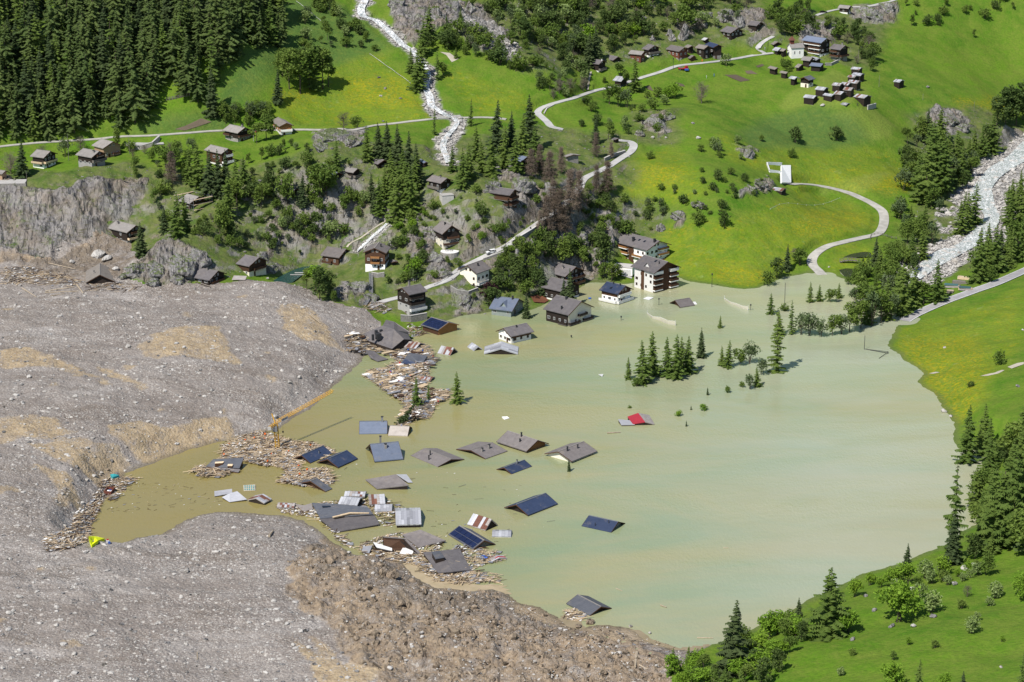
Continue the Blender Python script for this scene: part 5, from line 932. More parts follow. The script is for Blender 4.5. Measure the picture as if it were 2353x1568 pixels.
# ------------------------------------------------------------------ trees
def crown_mesh(name, V, F, m): return npmesh(name, np.array(V, float), np.array(F), m)
def conifer(seed, R0, nlev, nb, droop, spray, m, skirt=0.05, pw_=0.85, ragged=0.25, gaps=0.0, tri=7, lean=0.0):
    """unit height crown: whorls of drooping branches carrying sprays of needles"""
    r = random.Random(seed); V = []; F = []
    for i in range(nlev):
        t = i / (nlev - 1); z = skirt + (0.985 - skirt) * t ** 0.92
        rad = R0 * ((1 - t) ** pw_ * 0.97 + 0.03) * (0.75 + 0.25 * min(1, (z - skirt) / 0.12 + 0.5))
        n = max(3, int(nb * (0.45 + 0.55 * (1 - t))))
        ph = r.random() * 6.28
        for b in range(n):
            if r.random() < gaps: continue
            a = ph + b * 6.283 / n + r.uniform(-.3, .3); L = rad * r.uniform(1 - ragged, 1 + ragged * 0.7)
            ca, sa = math.cos(a), math.sin(a); dz = -droop * L * r.uniform(.6, 1.4); zz = z + r.uniform(-.012, .012)
            k = max(2, int(tri * (L / R0) ** 0.7))
            for q in range(k):
                s0 = 0.12 + 0.88 * q / k; s1 = min(1.08, s0 + 1.5 / k); w = spray * (1.05 - 0.55 * s0) * (0.4 + 0.6 * L / R0)
                h0 = zz + dz * s0 + 0.10 * L * s0 * s0; h1 = zz + dz * s1 + 0.10 * L * s1 * s1
                for sd in (-1, 1):
                    o = len(V); px, py = -sa * sd, ca * sd; j = r.uniform(-.3, .3) * w
                    V += [(ca * L * s0, sa * L * s0, h0 + 0.006), (ca * L * s1, sa * L * s1, h1), (ca * L * (s0 * .45 + s1 * .55) + px * w, sa * L * (s0 * .45 + s1 * .55) + py * w, (h0 + h1) / 2 - w * r.uniform(.25, .9) + j * .3)]
                    F.append((o, o + 1, o + 2))
                if r.random() < 0.6:
                    o = len(V); hg = w * r.uniform(.5, 1.1); V += [(ca * L * s0, sa * L * s0, h0), (ca * L * s1, sa * L * s1, h1), (ca * L * (s0 + s1) / 2, sa * L * (s0 + s1) / 2, (h0 + h1) / 2 - hg)]; F.append((o, o + 1, o + 2))
    # leader
    o = len(V); V += [(-.008, 0, .95), (.008, 0, .95), (0, 0, 1.0)]; F.append((o, o + 1, o + 2))
    return crown_mesh('crown', V, F, m)
def trunk_mesh(h, r0, m='bark', n=6):
    return MB().tube((0, 0, -0.05), (0, 0, h), r0, r0 * 0.2, n).mesh('trunk', m)
def broad(seed, W, z0, ncl, nl, leaf, m, top=1.0, squash=1.0, holes=0.18):
    """unit height crown: leaf clumps spread through an uneven volume"""
    r = random.Random(seed); V = []; F = []; lobes = []
    for _ in range(r.randint(5, 8)):
        a = r.random() * 6.283; d = W * r.uniform(.15, .62); lobes.append((d * math.cos(a), d * math.sin(a), z0 + (top - z0) * r.uniform(.3, .8), W * r.uniform(.38, .6)))
    lobes.append((0, 0, z0 + (top - z0) * .72, W * .5))
    for c in range(ncl):
        lx, ly, lz, lr = r.choice(lobes); 
        while True:
            dx, dy, dz = r.uniform(-1, 1), r.uniform(-1, 1), r.uniform(-1, 1); q = dx * dx + dy * dy + dz * dz
            if 0.25 < q < 1: break
        cx, cy, cz = lx + dx * lr, ly + dy * lr, min(top, max(z0 * .8, lz + dz * lr * squash * min(1, (top - z0) / W)))
        cr = leaf * r.uniform(1.2, 2.4)
        for _ in range(nl):
            ox, oy, oz = (r.gauss(0, .5) * cr for _ in range(3)); s = leaf * r.uniform(.6, 1.3)
            n = Vector((r.gauss(0, 1), r.gauss(0, 1), abs(r.gauss(0, 1)) + .35)).normalized(); u = n.orthogonal().normalized() * s; v = n.cross(u).normalized() * s * r.uniform(.5, .9); p = Vector((cx + ox, cy + oy, cz + oz))
            o = len(V); V += [tuple(p - u), tuple(p - v * .9), tuple(p + u), tuple(p + v)]; F.append((o, o + 1, o + 2, o + 3))
    return crown_mesh('crown', V, F, m)
def limbs(seed, h, n, r0, spread, m='bark', stems=1):
    r = random.Random(seed); b = MB()
    for s in range(stems):
        a = r.random() * 6.28; fx, fy = (0, 0) if stems == 1 else (r.uniform(-.06, .06), r.uniform(-.06, .06)); tx, ty = fx + spread * .25 * math.cos(a) * (stems > 1), fy + spread * .25 * math.sin(a) * (stems > 1)
        b.tube((fx, fy, -.04), (tx, ty, h * .55), r0, r0 * .6, 6); b.tube((tx, ty, h * .55), (tx * 1.2, ty * 1.2, h * .95), r0 * .6, r0 * .2, 5)
        for i in range(n):
            a = r.random() * 6.283; z = h * r.uniform(.25, .7); e = spread * r.uniform(.5, 1.0); b.tube((fx + (tx - fx) * z / h, fy + (ty - fy) * z / h, z), (tx + e * math.cos(a), ty + e * math.sin(a), z + h * r.uniform(.15, .4)), r0 * .4, r0 * .1, 4)
    return b.mesh('trunk', m)
def twigs(seed, W, m, n=46, sub=5, conic=False):
    r = random.Random(seed); V = []; F = []
    def st(a, b, w):
        d = (b - a); s = d.orthogonal().normalized() * w; t = d.cross(s).normalized() * w; o = len(V); V.extend([tuple(a - s), tuple(a + s), tuple(a + t), tuple(b)]); F.extend([(o, o + 1, o + 3), (o + 1, o + 2, o + 3), (o + 2, o, o + 3)])
    for i in range(n):
        z = r.uniform(.15, .95); a = r.random() * 6.283; L = W * ((1 - z) ** .8 + .06 if conic else math.sin(math.pi * min(1, z * .75 + .2)) ** .7) * r.uniform(.7, 1.15)
        p = Vector((0, 0, z * (.97 if conic else .75))); e = p + Vector((math.cos(a) * L, math.sin(a) * L, L * (-.15 if conic else r.uniform(.3, .9)))); st(p, e, .006)
        for k in range(sub):
            t = r.uniform(.25, 1); q = p.lerp(e, t); st(q, q + Vector((r.gauss(0, 1), r.gauss(0, 1), r.gauss(0, .7) + .2)).normalized() * W * r.uniform(.16, .4), .004)
            for _ in range(2):
                q2 = q + Vector((r.gauss(0, 1), r.gauss(0, 1), r.gauss(0, .7))) * W * .12; st(q2, q2 + Vector((r.gauss(0, 1), r.gauss(0, 1), r.gauss(0, 1))).normalized() * W * .16, .0035)
    return crown_mesh('crown', V, F, m)
TR = trunk_mesh(.93, .014); TRL = trunk_mesh(.95, .013)
# kind: list of (crown, trunk), object name, aspect jitter
KINDS = {
 'spruce': ([(conifer(s, .19, 26, 10, .42, .068, 'spruce_needles', ragged=.38, gaps=.08, tri=8), TR) for s in (1, 2, 3)], 'spruce_tree', 'dark spruce'),
 'larch': ([(conifer(s, .20, 26, 9, .30, .060, 'larch_needles', skirt=.06, ragged=.5, gaps=.16, pw_=.72, tri=8), TRL) for s in (4, 5, 6)], 'larch_tree', 'green larch'),
 'forest': ([(conifer(s, .20, 28, 8, .45, .050, 'forest_needles', skirt=.08, ragged=.6, gaps=.22, pw_=.70, tri=9), TRL) for s in (7, 8, 9)], 'forest_conifer', 'dark conifer'),
 'thin': ([(conifer(s, .115, 20, 7, .35, .06, 'larch_needles', skirt=.06, ragged=.55, gaps=.2, pw_=.55), TRL) for s in (10, 11)], 'slender_conifer', 'slender conifer'),
 'brown': ([(twigs(s, .24, 'brown_needles', 130, 9, True), TRL) for s in (12, 13)], 'withered_larch', 'withered brown larch'),
 'broad': ([(broad(s, .36, .08, 150, 11, .030, 'broad_leaves'), limbs(s, .7, 7, .018, .22)) for s in (1, 2, 3)], 'broadleaf_tree', 'leafy green tree'),
 'poplar': ([(broad(s, .22, .07, 150, 11, .026, 'broad_leaves'), limbs(s, .85, 7, .015, .12)) for s in (4, 5)], 'poplar_tree', 'slim leafy tree'),
 'dark': ([(broad(s, .38, .06, 150, 11, .030, 'dark_leaves'), limbs(s, .7, 6, .018, .22)) for s in (6, 7)], 'dark_broadleaf_tree', 'dark leafy tree'),
 'willow': ([(broad(s, .36, .10, 120, 10, .028, 'willow_leaves'), limbs(s, .75, 6, .012, .25, 'bark', 3)) for s in (8, 9)], 'willow_tree', 'greyish green willow'),
 'bright': ([(broad(s, .52, .12, 150, 11, .040, 'bright_leaves', squash=.8), limbs(s, .7, 6, .014, .32, 'bark', 4)) for s in (10, 11, 12)], 'bright_bush', 'bright green bush'),
 'bush': ([(broad(s, .58, .06, 110, 10, .048, 'broad_leaves', squash=.9), limbs(s, .5, 4, .02, .3, 'bark', 3)) for s in (13, 14, 15)], 'green_bush', 'mid green bush'),
 'dbush': ([(broad(s, .60, .05, 110, 10, .050, 'dark_leaves', squash=.9), limbs(s, .5, 4, .02, .3, 'bark', 3)) for s in (16, 17)], 'dark_bush', 'dark green bush'),
 'blossom': ([(broad(s, .55, .08, 110, 10, .045, 'blossom_leaves', squash=.9), limbs(s, .55, 5, .018, .3, 'bark', 3)) for s in (18, 19)], 'blossoming_bush', 'pale blossoming bush'),
 'bare': ([(twigs(s, .34, 'bare_twigs', 60, 7), limbs(s, .7, 7, .02, .2, 'dead_twig')) for s in (20, 21)], 'bare_tree', 'bare grey brown tree'),
 'purple': ([(broad(22, .36, .10, 130, 11, .034, 'purple_leaves'), limbs(22, .7, 6, .018, .22))], 'purple_leaved_tree', 'dark purple leaved tree'),
 'snag': ([(twigs(23, .14, 'dead_twig', 30, 3, True), trunk_mesh(.98, .012, 'pale_trunk'))], 'dead_trunk', 'bare dead trunk'),
}
PLANTS = []
def plant(kind, u, v, hp, z=None, tilt=None, group=None, label=None, wide=1.0):
    p = hit(u, v) if z is None else at_z(u, v, z)
    hm = hp / ppm(p) / math.cos(R(PITCH)); var, nm, desc = KINDS[kind]; cr, tr = random.choice(var)
    o = bpy.data.objects.new(nm, None); COL.objects.link(o); o.empty_display_size = .3; o.location = p - np.array([0, 0, 0.15 if z is None else 0.6])
    w = hm * wide * random.uniform(.88, 1.14); o.scale = (w, w, hm)
    o.rotation_euler = (random.gauss(0, .025), random.gauss(0, .025), random.uniform(0, 6.28)) if tilt is None else tilt
    put('trunk', tr, o); put('crown', cr, o)
    o['category'] = 'bush' if 'bush' in nm else 'tree'
    PLANTS.append([o, kind, u, v, hp, hm, p, group, label]); return o
def blocked(u, v, hp, wd=.32):
    for a, b, c, d in PROT:
        if u + hp * wd > a - 2 and u - hp * wd < c + 2 and v > b + 1 and v - hp < d - 1: return True
    return False
ROADUV = []
for k in ('upper', 'village', 'bend', 'loop', 'top', 'gravel', 'asphalt', 'creek', 'river', 'lowcreek', 'footpath'): 
    for q in PW[k][::2]: ROADUV.append((*proj(*q), PATHS[k][1] * ppm(q)))
ROADUV = np.array(ROADUV)
def onroad(u, v, hp):
    d = ROADUV; m = (np.abs(d[:, 0] - u) < d[:, 2] * 1.1 + hp * .16) & (d[:, 1] < v + 3) & (d[:, 1] > v - hp * .8)
    return bool(m.any())
def scatter(poly, n, kinds, hmin, hmax, gap=10, seed=0, group=None, road=True, tries=40):
    r = random.Random(seed); poly = np.array(poly, float); x0, y0 = poly.min(0); x1, y1 = poly.max(0); placed = []; t = 0
    while len(placed) < n and t < n * tries:
        t += 1; u, v = r.uniform(x0, x1), r.uniform(y0, y1)
        if not inpoly(np.array([u]), np.array([v]), poly)[0]: continue
        if any((u - a) ** 2 + ((v - b) * 1.8) ** 2 < gap * gap for a, b in placed): continue
        hp = r.uniform(hmin, hmax) * (0.8 + 0.2 * r.random())
        if blocked(u, v, hp) or (road and onroad(u, v, hp)): continue
        placed.append((u, v)); plant(r.choice(kinds), u, v, hp, group=group)
# the dense forest, back rows first
FG = 'conifers of the dense forest on the left slope'
FPOLY = [(-60,-25),(560,-25),(648,20),(655,95),(640,112),(560,120),(505,160),(470,240),(380,215),(340,270),(310,310),(210,292),(120,322),(60,318),(0,330),(-60,330)]
scatter(FPOLY, 262, ['forest'] * 6 + ['larch', 'spruce', 'forest', 'thin'], 70, 175, 21, 5, FG)
L_ = [('spruce',490,268,115),('forest',455,235,110),('forest',430,215,120),('forest',545,130,110),('forest',640,110,95),('larch',575,95,100),('spruce',50,408,88),('bare',100,370,45),('bare',25,400,60),('bare',185,350,45),('willow',150,360,50),('poplar',270,345,55),
 ('spruce',638,238,78),('poplar',665,205,100),('poplar',690,215,110),('poplar',712,205,100),('larch',720,205,125),('poplar',742,205,105),('poplar',755,200,80),('broad',650,175,70),('willow',575,275,50),('willow',600,270,40),('broad',540,285,35),('broad',612,320,60),('broad',590,330,50),
 ('bare',790,300,52),('bush',820,295,30),('thin',1082,290,62),('thin',998,310,62),('larch',975,130,85),('larch',958,210,95),('larch',945,170,60),('larch',968,185,90),('thin',1005,185,70),('broad',1018,175,36),('larch',985,90,80),
 ('spruce',1138,350,118),('spruce',1175,345,88),('larch',1160,385,95),('spruce',1217,338,118),('larch',1200,375,110),('larch',1228,392,100),('larch',1062,430,90),('larch',1078,410,80),('larch',1108,398,80),('larch',1040,395,60),('larch',1130,405,90),('larch',1095,370,80),('larch',1185,395,85),
 ('spruce',872,365,82),('spruce',893,372,92),('spruce',915,382,95),('spruce',938,400,98),('spruce',958,428,98),('larch',925,425,85),('larch',900,420,80),('larch',845,370,80),('larch',775,395,75),('larch',872,495,85),('larch',915,515,125),('larch',945,485,110),('larch',885,455,75),('spruce',855,458,60),('spruce',858,488,55),('larch',905,480,95),('larch',955,440,85),('larch',930,460,90),
 ('larch',455,425,95),('spruce',480,455,110),('spruce',505,450,105),('spruce',520,440,95),('larch',435,420,80),('brown',395,425,80),('spruce',378,535,62),('larch',408,545,100),('larch',425,530,85),('spruce',325,588,78),('larch',540,460,95),('larch',520,500,100),('broad',505,540,80),('broad',545,480,70),('poplar',400,400,65),('broad',380,385,55),('broad',410,380,60),
 ('spruce',695,475,78),('broad',660,470,75),('broad',735,470,90),('poplar',720,450,80),('broad',750,450,80),('broad',790,500,55),('broad',800,470,45),('dark',620,455,60),('broad',600,480,65),('larch',560,420,60),
 ('spruce',1368,330,62),('brown',1370,362,60),('broad',1398,320,42),('brown',1405,365,40),('brown',1262,430,85),('brown',1240,405,75),('brown',1290,400,65),('brown',1222,410,70),('brown',1258,545,100),('brown',1285,540,110),('brown',1310,500,115),('brown',1330,490,100),('brown',1275,500,90),('brown',1300,540,70),('brown',1370,450,75),('brown',1392,452,85),('dark',1400,455,45),('brown',1240,540,60),
 ('larch',1458,212,80),('broad',1425,185,40),('broad',1440,200,36),('spruce',1352,150,75),('spruce',1368,145,85),('bare',1612,238,60),('bright',1550,225,32),('bright',1530,228,28),('bare',1340,210,40),('broad',1400,240,52),('broad',1420,245,48),('willow',1440,248,50),('blossom',1668,152,28),('willow',1315,125,48),('spruce',1345,205,32),('bare',1310,215,42),('bare',1285,215,42),
 ('dark',735,690,80),('bright',725,670,60),('broad',705,665,50),('dark',755,680,60),('broad',770,695,30),('bright',950,635,40),('bush',950,615,25),('dark',1130,715,60),('purple',1122,705,58),('broad',1055,620,30),('broad',1165,700,28),
 ('spruce',1210,732,62),('spruce',1248,680,72),('spruce',1312,705,88),('spruce',1295,700,60),('broad',1240,605,50),('broad',1290,610,70),('dark',1310,600,60),('broad',1340,620,55),('broad',1200,590,50),('dark',1260,590,60),('dark',1392,612,80),('dark',1380,580,50),('bush',1440,545,40),('dark',1420,640,35),('broad',1405,650,50),('broad',1385,640,40),
 ('dark',1665,525,44),('bush',1605,515,36),('dbush',1650,415,26),('dbush',1660,480,22),('bush',1495,365,20),('willow',1650,360,38),('blossom',1640,345,30),('dbush',1828,328,36),('dbush',1922,322,32),('bush',1820,362,24),('dbush',1570,470,24),('bush',1600,480,20),
 ('spruce',1808,622,62),('dark',1785,640,50),('bush',1765,655,35),('bush',1840,610,40),('bare',1825,595,30),('spruce',2010,612,70),('larch',2022,620,55),('broad',2045,600,45),
 ('larch',2125,470,150),('larch',2145,430,150),('larch',2110,455,110),('larch',2165,440,130),('larch',2135,400,130),('larch',2175,400,90),('larch',2195,400,100),('larch',2210,420,85),('larch',2160,335,90),('spruce',2130,330,80),('dark',2310,285,85),('dark',2335,290,90),('dark',2350,275,80),('dark',2290,290,70),('dark',2325,250,50),('dark',2365,280,90),('larch',2280,350,90),('larch',2260,360,70),('larch',2240,355,60),('larch',2220,390,60),
 ('larch',2205,540,80),('larch',2222,530,90),('larch',2238,520,100),('larch',2215,500,60),('larch',2315,520,95),('larch',2340,520,110),('larch',2325,480,70),('larch',2345,450,60),('larch',2270,600,90),('larch',2248,648,125),('larch',2285,625,110),('larch',2320,610,90),('larch',2345,600,110),('spruce',2300,600,80),('broad',2275,650,45),
 ('broad',2085,560,60),('broad',2070,600,50),('larch',2095,605,75),('larch',2120,600,80),('dark',2100,630,50),('willow',2080,530,45),('bush',2060,500,30),('broad',2110,560,60),('willow',2140,560,50),('broad',2050,660,45),('bush',2075,650,40)]
for k, u, v, hp in L_: plant(k, u, v, hp)
# trees standing in the lake
WG = [('larch',1053,927,78,'larch standing clear of the debris raft in the lake'),('larch',958,938,78,'larch standing inside the right debris raft'),('thin',985,925,46,'small larch beside the taller one inside the debris raft'),('spruce',1308,1083,34,'small spruce top in front of the cream gable roof'),
 ('larch',1443,872,55,None),('larch',1478,882,105,None),('larch',1497,862,105,None),('larch',1535,865,95,None),('larch',1555,870,105,None),('larch',1580,858,90,None),('larch',1566,850,80,None),('spruce',1611,822,72,'dark spruce standing alone right of the larch group in the lake'),('larch',1655,754,32,'small lone larch in the lake below the nets'),('larch',1672,845,68,None),('larch',1660,840,50,None),('thin',1786,856,150,'tall slender larch in the lake right of the willow islet'),('larch',1772,722,52,None),('thin',1818,768,80,None),('larch',1790,770,60,None),
 ('bush',1462,888,25,None),('bush',1447,938,10,None),('bright',1560,956,18,None),('spruce',1588,942,14,None),('bright',1618,943,18,None),('spruce',1577,980,18,None),('spruce',1626,908,23,None),('bush',1672,902,18,None),('willow',1722,895,40,None),('larch',1740,888,50,None),('willow',1722,835,60,None),('willow',1750,860,45,None),('broad',1700,840,45,None),('bush',1705,890,16,None),
 ('larch',1862,695,52,None),('larch',1882,692,42,None),('broad',1908,695,38,None),('larch',1928,685,38,None),('willow',1840,768,55,None),('willow',1862,772,60,None),('willow',1885,775,52,None),('broad',1912,772,58,None),('willow',1932,768,50,None),('bush',1800,715,20,None),('broad',1952,762,72,None),('broad',1978,755,70,None),('willow',2000,748,80,None),('broad',2025,742,76,None),('willow',2050,735,66,None),('larch',1992,745,95,None),('larch',2038,735,100,None),('willow',2010,715,50,None),('larch',2075,722,120,None),('larch',2100,706,100,None),('larch',2152,695,100,None),('broad',2122,700,56,None),('broad',1985,690,45,None),('willow',1965,700,45,None),('willow',2040,690,70,None),('larch',2060,700,85,None),('bush',1950,655,20,None)]
for k, u, v, hp, lb in WG: plant(k, u, v, hp, z=(0.0 if u < 1945 or v > 765 else None), label=lb)
plant('spruce', 918, 972, 66, z=0.3, tilt=(R(2), R(38), 0.3), label='toppled dark spruce leaning beside the blue grey roof')
# near right bank
NR = [('spruce',1680,1550,178,'tall spruce at the bottom shore in front of the mud spit'),('larch',1903,1462,165,'broad larch on the crest of the near green slope'),('spruce',1835,1425,55,None),('spruce',2083,1322,78,'dark spruce tip above bright bushes on the near crest'),('spruce',2188,1298,125,'dense dark spruce at the foot of the tall slender larch'),('thin',2190,1292,240,'tallest slender larch on the right bank of the lake'),('larch',2222,1062,135,'larch with water at its foot on the right shore'),
 ('larch',2285,1262,200,None),('larch',2325,1255,230,None),('larch',2352,1235,230,None),('larch',2300,1240,190,None),('larch',2265,1245,120,None),('larch',2250,1030,60,None),('larch',2345,1110,140,None),('larch',2320,1150,150,None),('larch',2365,1180,200,None),('larch',2345,1040,90,None),('forest',2375,1270,190,None),('dark',2240,1285,60,None),('bush',2290,1050,40,None),('dark',2310,1070,60,None),('dbush',2350,990,22,None),('bush',2300,838,36,None),('dbush',2230,890,14,None),
 ('bright',1550,1552,50,None),('bright',1600,1535,48,None),('bright',1768,1468,62,None),('bright',1745,1500,55,None),('dark',1715,1520,60,None),('bright',1800,1450,45,None),('bright',1965,1372,45,None),('bright',1950,1455,58,None),('bright',2065,1430,96,'large round bright bush on the near green slope'),('blossom',2140,1408,55,'pale blossoming bush right of the large round bush'),('bright',2050,1350,48,None),('bright',2085,1345,55,None),('blossom',2125,1330,48,None),('bright',2160,1322,45,None),('broad',2265,1322,62,None),('bare',2222,1372,36,None),('blossom',2285,1375,42,None),('bright',2348,1375,55,None),('blossom',2232,1455,42,None),('bright',2055,1585,65,None),('larch',2108,1600,90,None),('bright',2165,1590,45,None),('spruce',2212,1590,52,None),('larch',2350,1600,105,None),('dark',1750,1580,70,None),('broad',1640,1590,60,None),('larch',1700,1600,70,None),('dark',1790,1545,60,None),('bright',1590,1580,45,None),('bright',1830,1470,45,None),('dark',1840,1475,55,None),('bright',1925,1425,30,None),('blossom',2110,1375,36,None),('spruce',1650,1590,55,None),('bright',2000,1345,32,None),('bright',2025,1350,28,None),('bright',1695,1560,50,None),('dark',1735,1545,60,None),('bright',1770,1520,50,None),('larch',1665,1600,75,None),('broad',1815,1500,45,None),('bright',1560,1585,40,None)]
for k, u, v, hp, lb in NR: plant(k, u, v, hp, label=lb, wide={1903: 1.45, 1680: 1.2, 2065: 1.15}.get(u, 1.0))
# shrubs and small trees spread over the rough slopes
scatter([(655,60),(760,20),(870,110),(850,150),(780,150),(700,140)], 24, ['bush', 'willow', 'blossom', 'dbush', 'broad'], 18, 38, 14, 11)
scatter([(700,0),(760,0),(770,40),(720,30)], 7, ['larch', 'dark'], 40, 60, 14, 12); scatter([(940,60),(1080,10),(1100,120),(1000,150)], 14, ['bush', 'dbush', 'larch', 'broad'], 16, 36, 14, 13)
scatter([(1010,110),(1060,60),(1180,130),(1240,160),(1190,170),(1080,130)], 24, ['broad', 'bush', 'willow', 'dbush', 'bush'], 26, 52, 14, 14)
scatter([(1090,0),(1720,0),(1760,60),(1480,110),(1380,150),(1230,130),(1150,80)], 110, ['broad', 'dark', 'bush', 'dbush', 'willow', 'bare', 'blossom', 'dark'], 22, 55, 15, 15)
scatter([(1200,140),(1380,130),(1440,215),(1300,250),(1240,210)], 30, ['bush', 'dbush', 'broad', 'willow', 'bare', 'blossom'], 16, 36, 14, 16)
scatter([(1430,230),(1560,220),(1560,300),(1430,310),(1330,290),(1300,250)], 20, ['bush', 'dbush', 'blossom', 'bush'], 14, 32, 14, 17)
scatter([(1760,40),(1840,20),(1950,60),(2030,110),(2000,170),(1900,110),(1860,80),(1800,90)], 42, ['broad', 'dark', 'bush', 'bare', 'dark', 'poplar'], 26, 56, 13, 18)
scatter([(2020,10),(2320,0),(2340,60),(2240,110),(2100,90)], 17, ['dbush', 'bush', 'broad', 'poplar'], 8, 38, 12, 19); scatter([(1780,110),(1860,120),(1880,160),(1790,170)], 8, ['bush', 'broad'], 14, 30, 12, 20)
scatter([(250,400),(420,400),(580,480),(620,560),(520,620),(440,540),(320,500)], 26, ['bush', 'broad', 'dbush', 'willow', 'bare'], 16, 40, 18, 21)
scatter([(560,330),(760,340),(900,430),(880,520),(760,560),(640,560),(560,430)], 46, ['bush', 'broad', 'dbush', 'dark', 'blossom', 'poplar'], 18, 44, 17, 22)
scatter([(300,345),(560,350),(560,400),(320,400),(200,380)], 16, ['broad', 'willow', 'bare', 'bush'], 22, 48, 20, 23)
scatter([(880,520),(1000,480),(1120,480),(1200,560),(1100,690),(960,680),(870,660)], 36, ['bush', 'dbush', 'broad', 'bush', 'bright'], 14, 34, 17, 24)
scatter([(1160,560),(1250,540),(1350,600),(1350,650),(1240,690),(1130,680)], 30, ['broad', 'dark', 'bush', 'dbush'], 22, 48, 15, 25)
scatter([(1340,440),(1480,430),(1560,480),(1500,560),(1400,600),(1360,560)], 22, ['bush', 'dbush', 'willow'], 12, 32, 18, 26)
scatter([(1550,330),(1800,320),(1800,440),(1600,460)], 14, ['dbush', 'bush', 'blossom'], 10, 24, 26, 27)
scatter([(2080,330),(2200,300),(2280,330),(2240,420),(2160,500),(2080,560),(2060,480)], 40, ['larch', 'broad', 'bush', 'dark', 'willow'], 24, 70, 17, 28)
scatter([(2250,560),(2353,500),(2380,560),(2300,640),(2230,660)], 18, ['larch', 'larch', 'broad', 'bush'], 40, 95, 18, 29)
scatter([(1960,640),(2080,590),(2140,620),(2100,690),(1990,720)], 30, ['broad', 'willow', 'bush', 'larch', 'larch'], 24, 62, 15, 30)
scatter([(2225,1080),(2300,1000),(2400,1000),(2400,1280),(2250,1290),(2230,1230)], 34, ['larch', 'larch', 'larch', 'thin', 'broad'], 60, 150, 22, 31)
scatter([(1530,1545),(1650,1515),(1760,1450),(1830,1430),(1830,1480),(1760,1560),(1650,1600)], 26, ['bright', 'broad', 'dark', 'bright', 'larch'], 36, 70, 18, 32)
scatter([(1990,1345),(2100,1310),(2230,1290),(2300,1300),(2200,1345),(2060,1365)], 16, ['bright', 'bush', 'blossom', 'bright'], 18, 40, 16, 33)
scatter([(500,270),(620,250),(620,300),(500,320)], 14, ['willow', 'bush', 'broad'], 18, 40, 14, 34)

scatter([(580,440),(760,450),(800,540),(700,600),(560,600)], 34, ['bush', 'dbush', 'broad', 'willow'], 14, 34, 12, 41); scatter([(930,470),(1240,400),(1340,470),(1240,520),(1100,560),(960,620)], 46, ['bush', 'bush', 'dbush', 'willow', 'broad'], 10, 28, 12, 42)
scatter([(1150,560),(1230,540),(1240,640),(1130,660)], 16, ['bush', 'broad', 'dbush'], 14, 34, 11, 43); scatter([(1340,460),(1430,500),(1420,590),(1340,640),(1320,560)], 26, ['bush', 'dbush', 'broad'], 14, 32, 11, 44); scatter([(1060,20),(1500,10),(1480,110),(1200,130)], 40, ['broad', 'willow', 'bright', 'bush', 'poplar'], 20, 46, 12, 45)
scatter([(1500,440),(1700,400),(1760,450),(1560,520)], 16, ['bush', 'dbush', 'willow'], 8, 20, 12, 46); scatter([(340,470),(480,480),(540,560),(420,545)], 16, ['bush', 'willow', 'broad'], 12, 30, 12, 47)
scatter([(1850,1480),(2353,1330),(2353,1540),(1900,1560)], 9, ['bright', 'bush', 'blossom'], 12, 30, 40, 48)
# ------------------------------------------------------------------ labels for the plants: what each stands beside, then which of its like
MARK = [(490,230,'the forest edge spruce'),(95,370,'the dark chalet at far left'),(240,345,'the tan house'),(545,300,'the dark chalet with the flag'),(512,350,'the tall brown chalet'),(800,390,'the grey balcony chalet'),(755,410,'the solar roofed chalet'),(870,370,'the roof among the spruces'),
 (1060,270,'the torrent bridge'),(1008,420,'the white based knoll chalet'),(1155,450,'the bluff chalet'),(1025,540,'the round terrace chalet'),(865,585,'the orange balcony chalet'),(770,590,'the wide grey roofed chalet'),(1090,630,'the white house'),(945,690,'the five storey house'),(580,610,'the teal pool chalet'),(475,635,'the debris crest chalet'),(290,530,'the cliff foot chalet'),(445,460,'the scaffolded house'),
 (1160,705,'the blue roofed house'),(1300,715,'the cream gable chalet'),(1290,640,'the upper brown chalet'),(1475,570,'the upper apartment house'),(1510,630,'the lower apartment house'),(1415,680,'the navy roofed white chalet'),(1440,340,'the road hairpin'),(1265,260,'the upper road curve'),(1380,150,'the red shutter chalet'),(1440,190,'the stilted barn'),(1560,125,'the garage house'),(1680,80,'the stone bank house'),(1735,65,'the top hamlet house'),
 (1880,110,'the white fronted house'),(1825,115,'the chapel'),(1950,200,'the barn cluster'),(2063,190,'the lone barn'),(1940,20,'the top wall house'),(1800,400,'the concrete wall'),(1790,437,'the rusty roofed hut'),(1130,60,'the upper scree'),(1510,60,'the tall grey crag'),(1300,40,'the top scrub slope'),(1600,30,'the top scrub slope'),(980,130,'the upper torrent'),(700,170,'the poplar clump'),(820,90,'the hillside wire fence'),
 (2030,500,'the gravel track bend'),(1950,590,'the little wooden bridge'),(2200,640,'the tarpaulin covered lumber'),(2250,470,'the river rapids'),(2150,420,'the river bank wood'),(2330,270,'the dark riverside grove'),(2180,270,'the meadow outcrop'),(1890,740,'the flooded willow grove'),(2020,700,'the flooded road end'),(1880,680,'the inner flooded islet'),(1540,840,'the lake larch group'),(1720,860,'the willow islet'),(1600,950,'the tiny drowned bushes'),(1660,730,'the right net'),(1800,640,'the meadow shore'),
 (2190,1200,'the tallest slender larch'),(2310,1180,'the right bank wood'),(2065,1400,'the large round bush'),(1903,1430,'the broad crest larch'),(1680,1480,'the bottom shore spruce'),(1780,1470,'the crest thicket'),(2300,1480,'the lower right slope'),(2150,1350,'the near crest stones'),(2300,840,'the flower meadow'),(1600,490,'the meadow ledge rocks'),(1800,340,'the two meadow bushes'),(1440,530,'the brown crag'),(1300,480,'the withered larches'),(1230,130,'the stony gully'),(2180,50,'the top right pasture'),(640,430,'the mid slope thicket'),(560,500,'the boulder slope'),(740,650,'the big shore bush'),(2100,1580,'the bottom edge')]
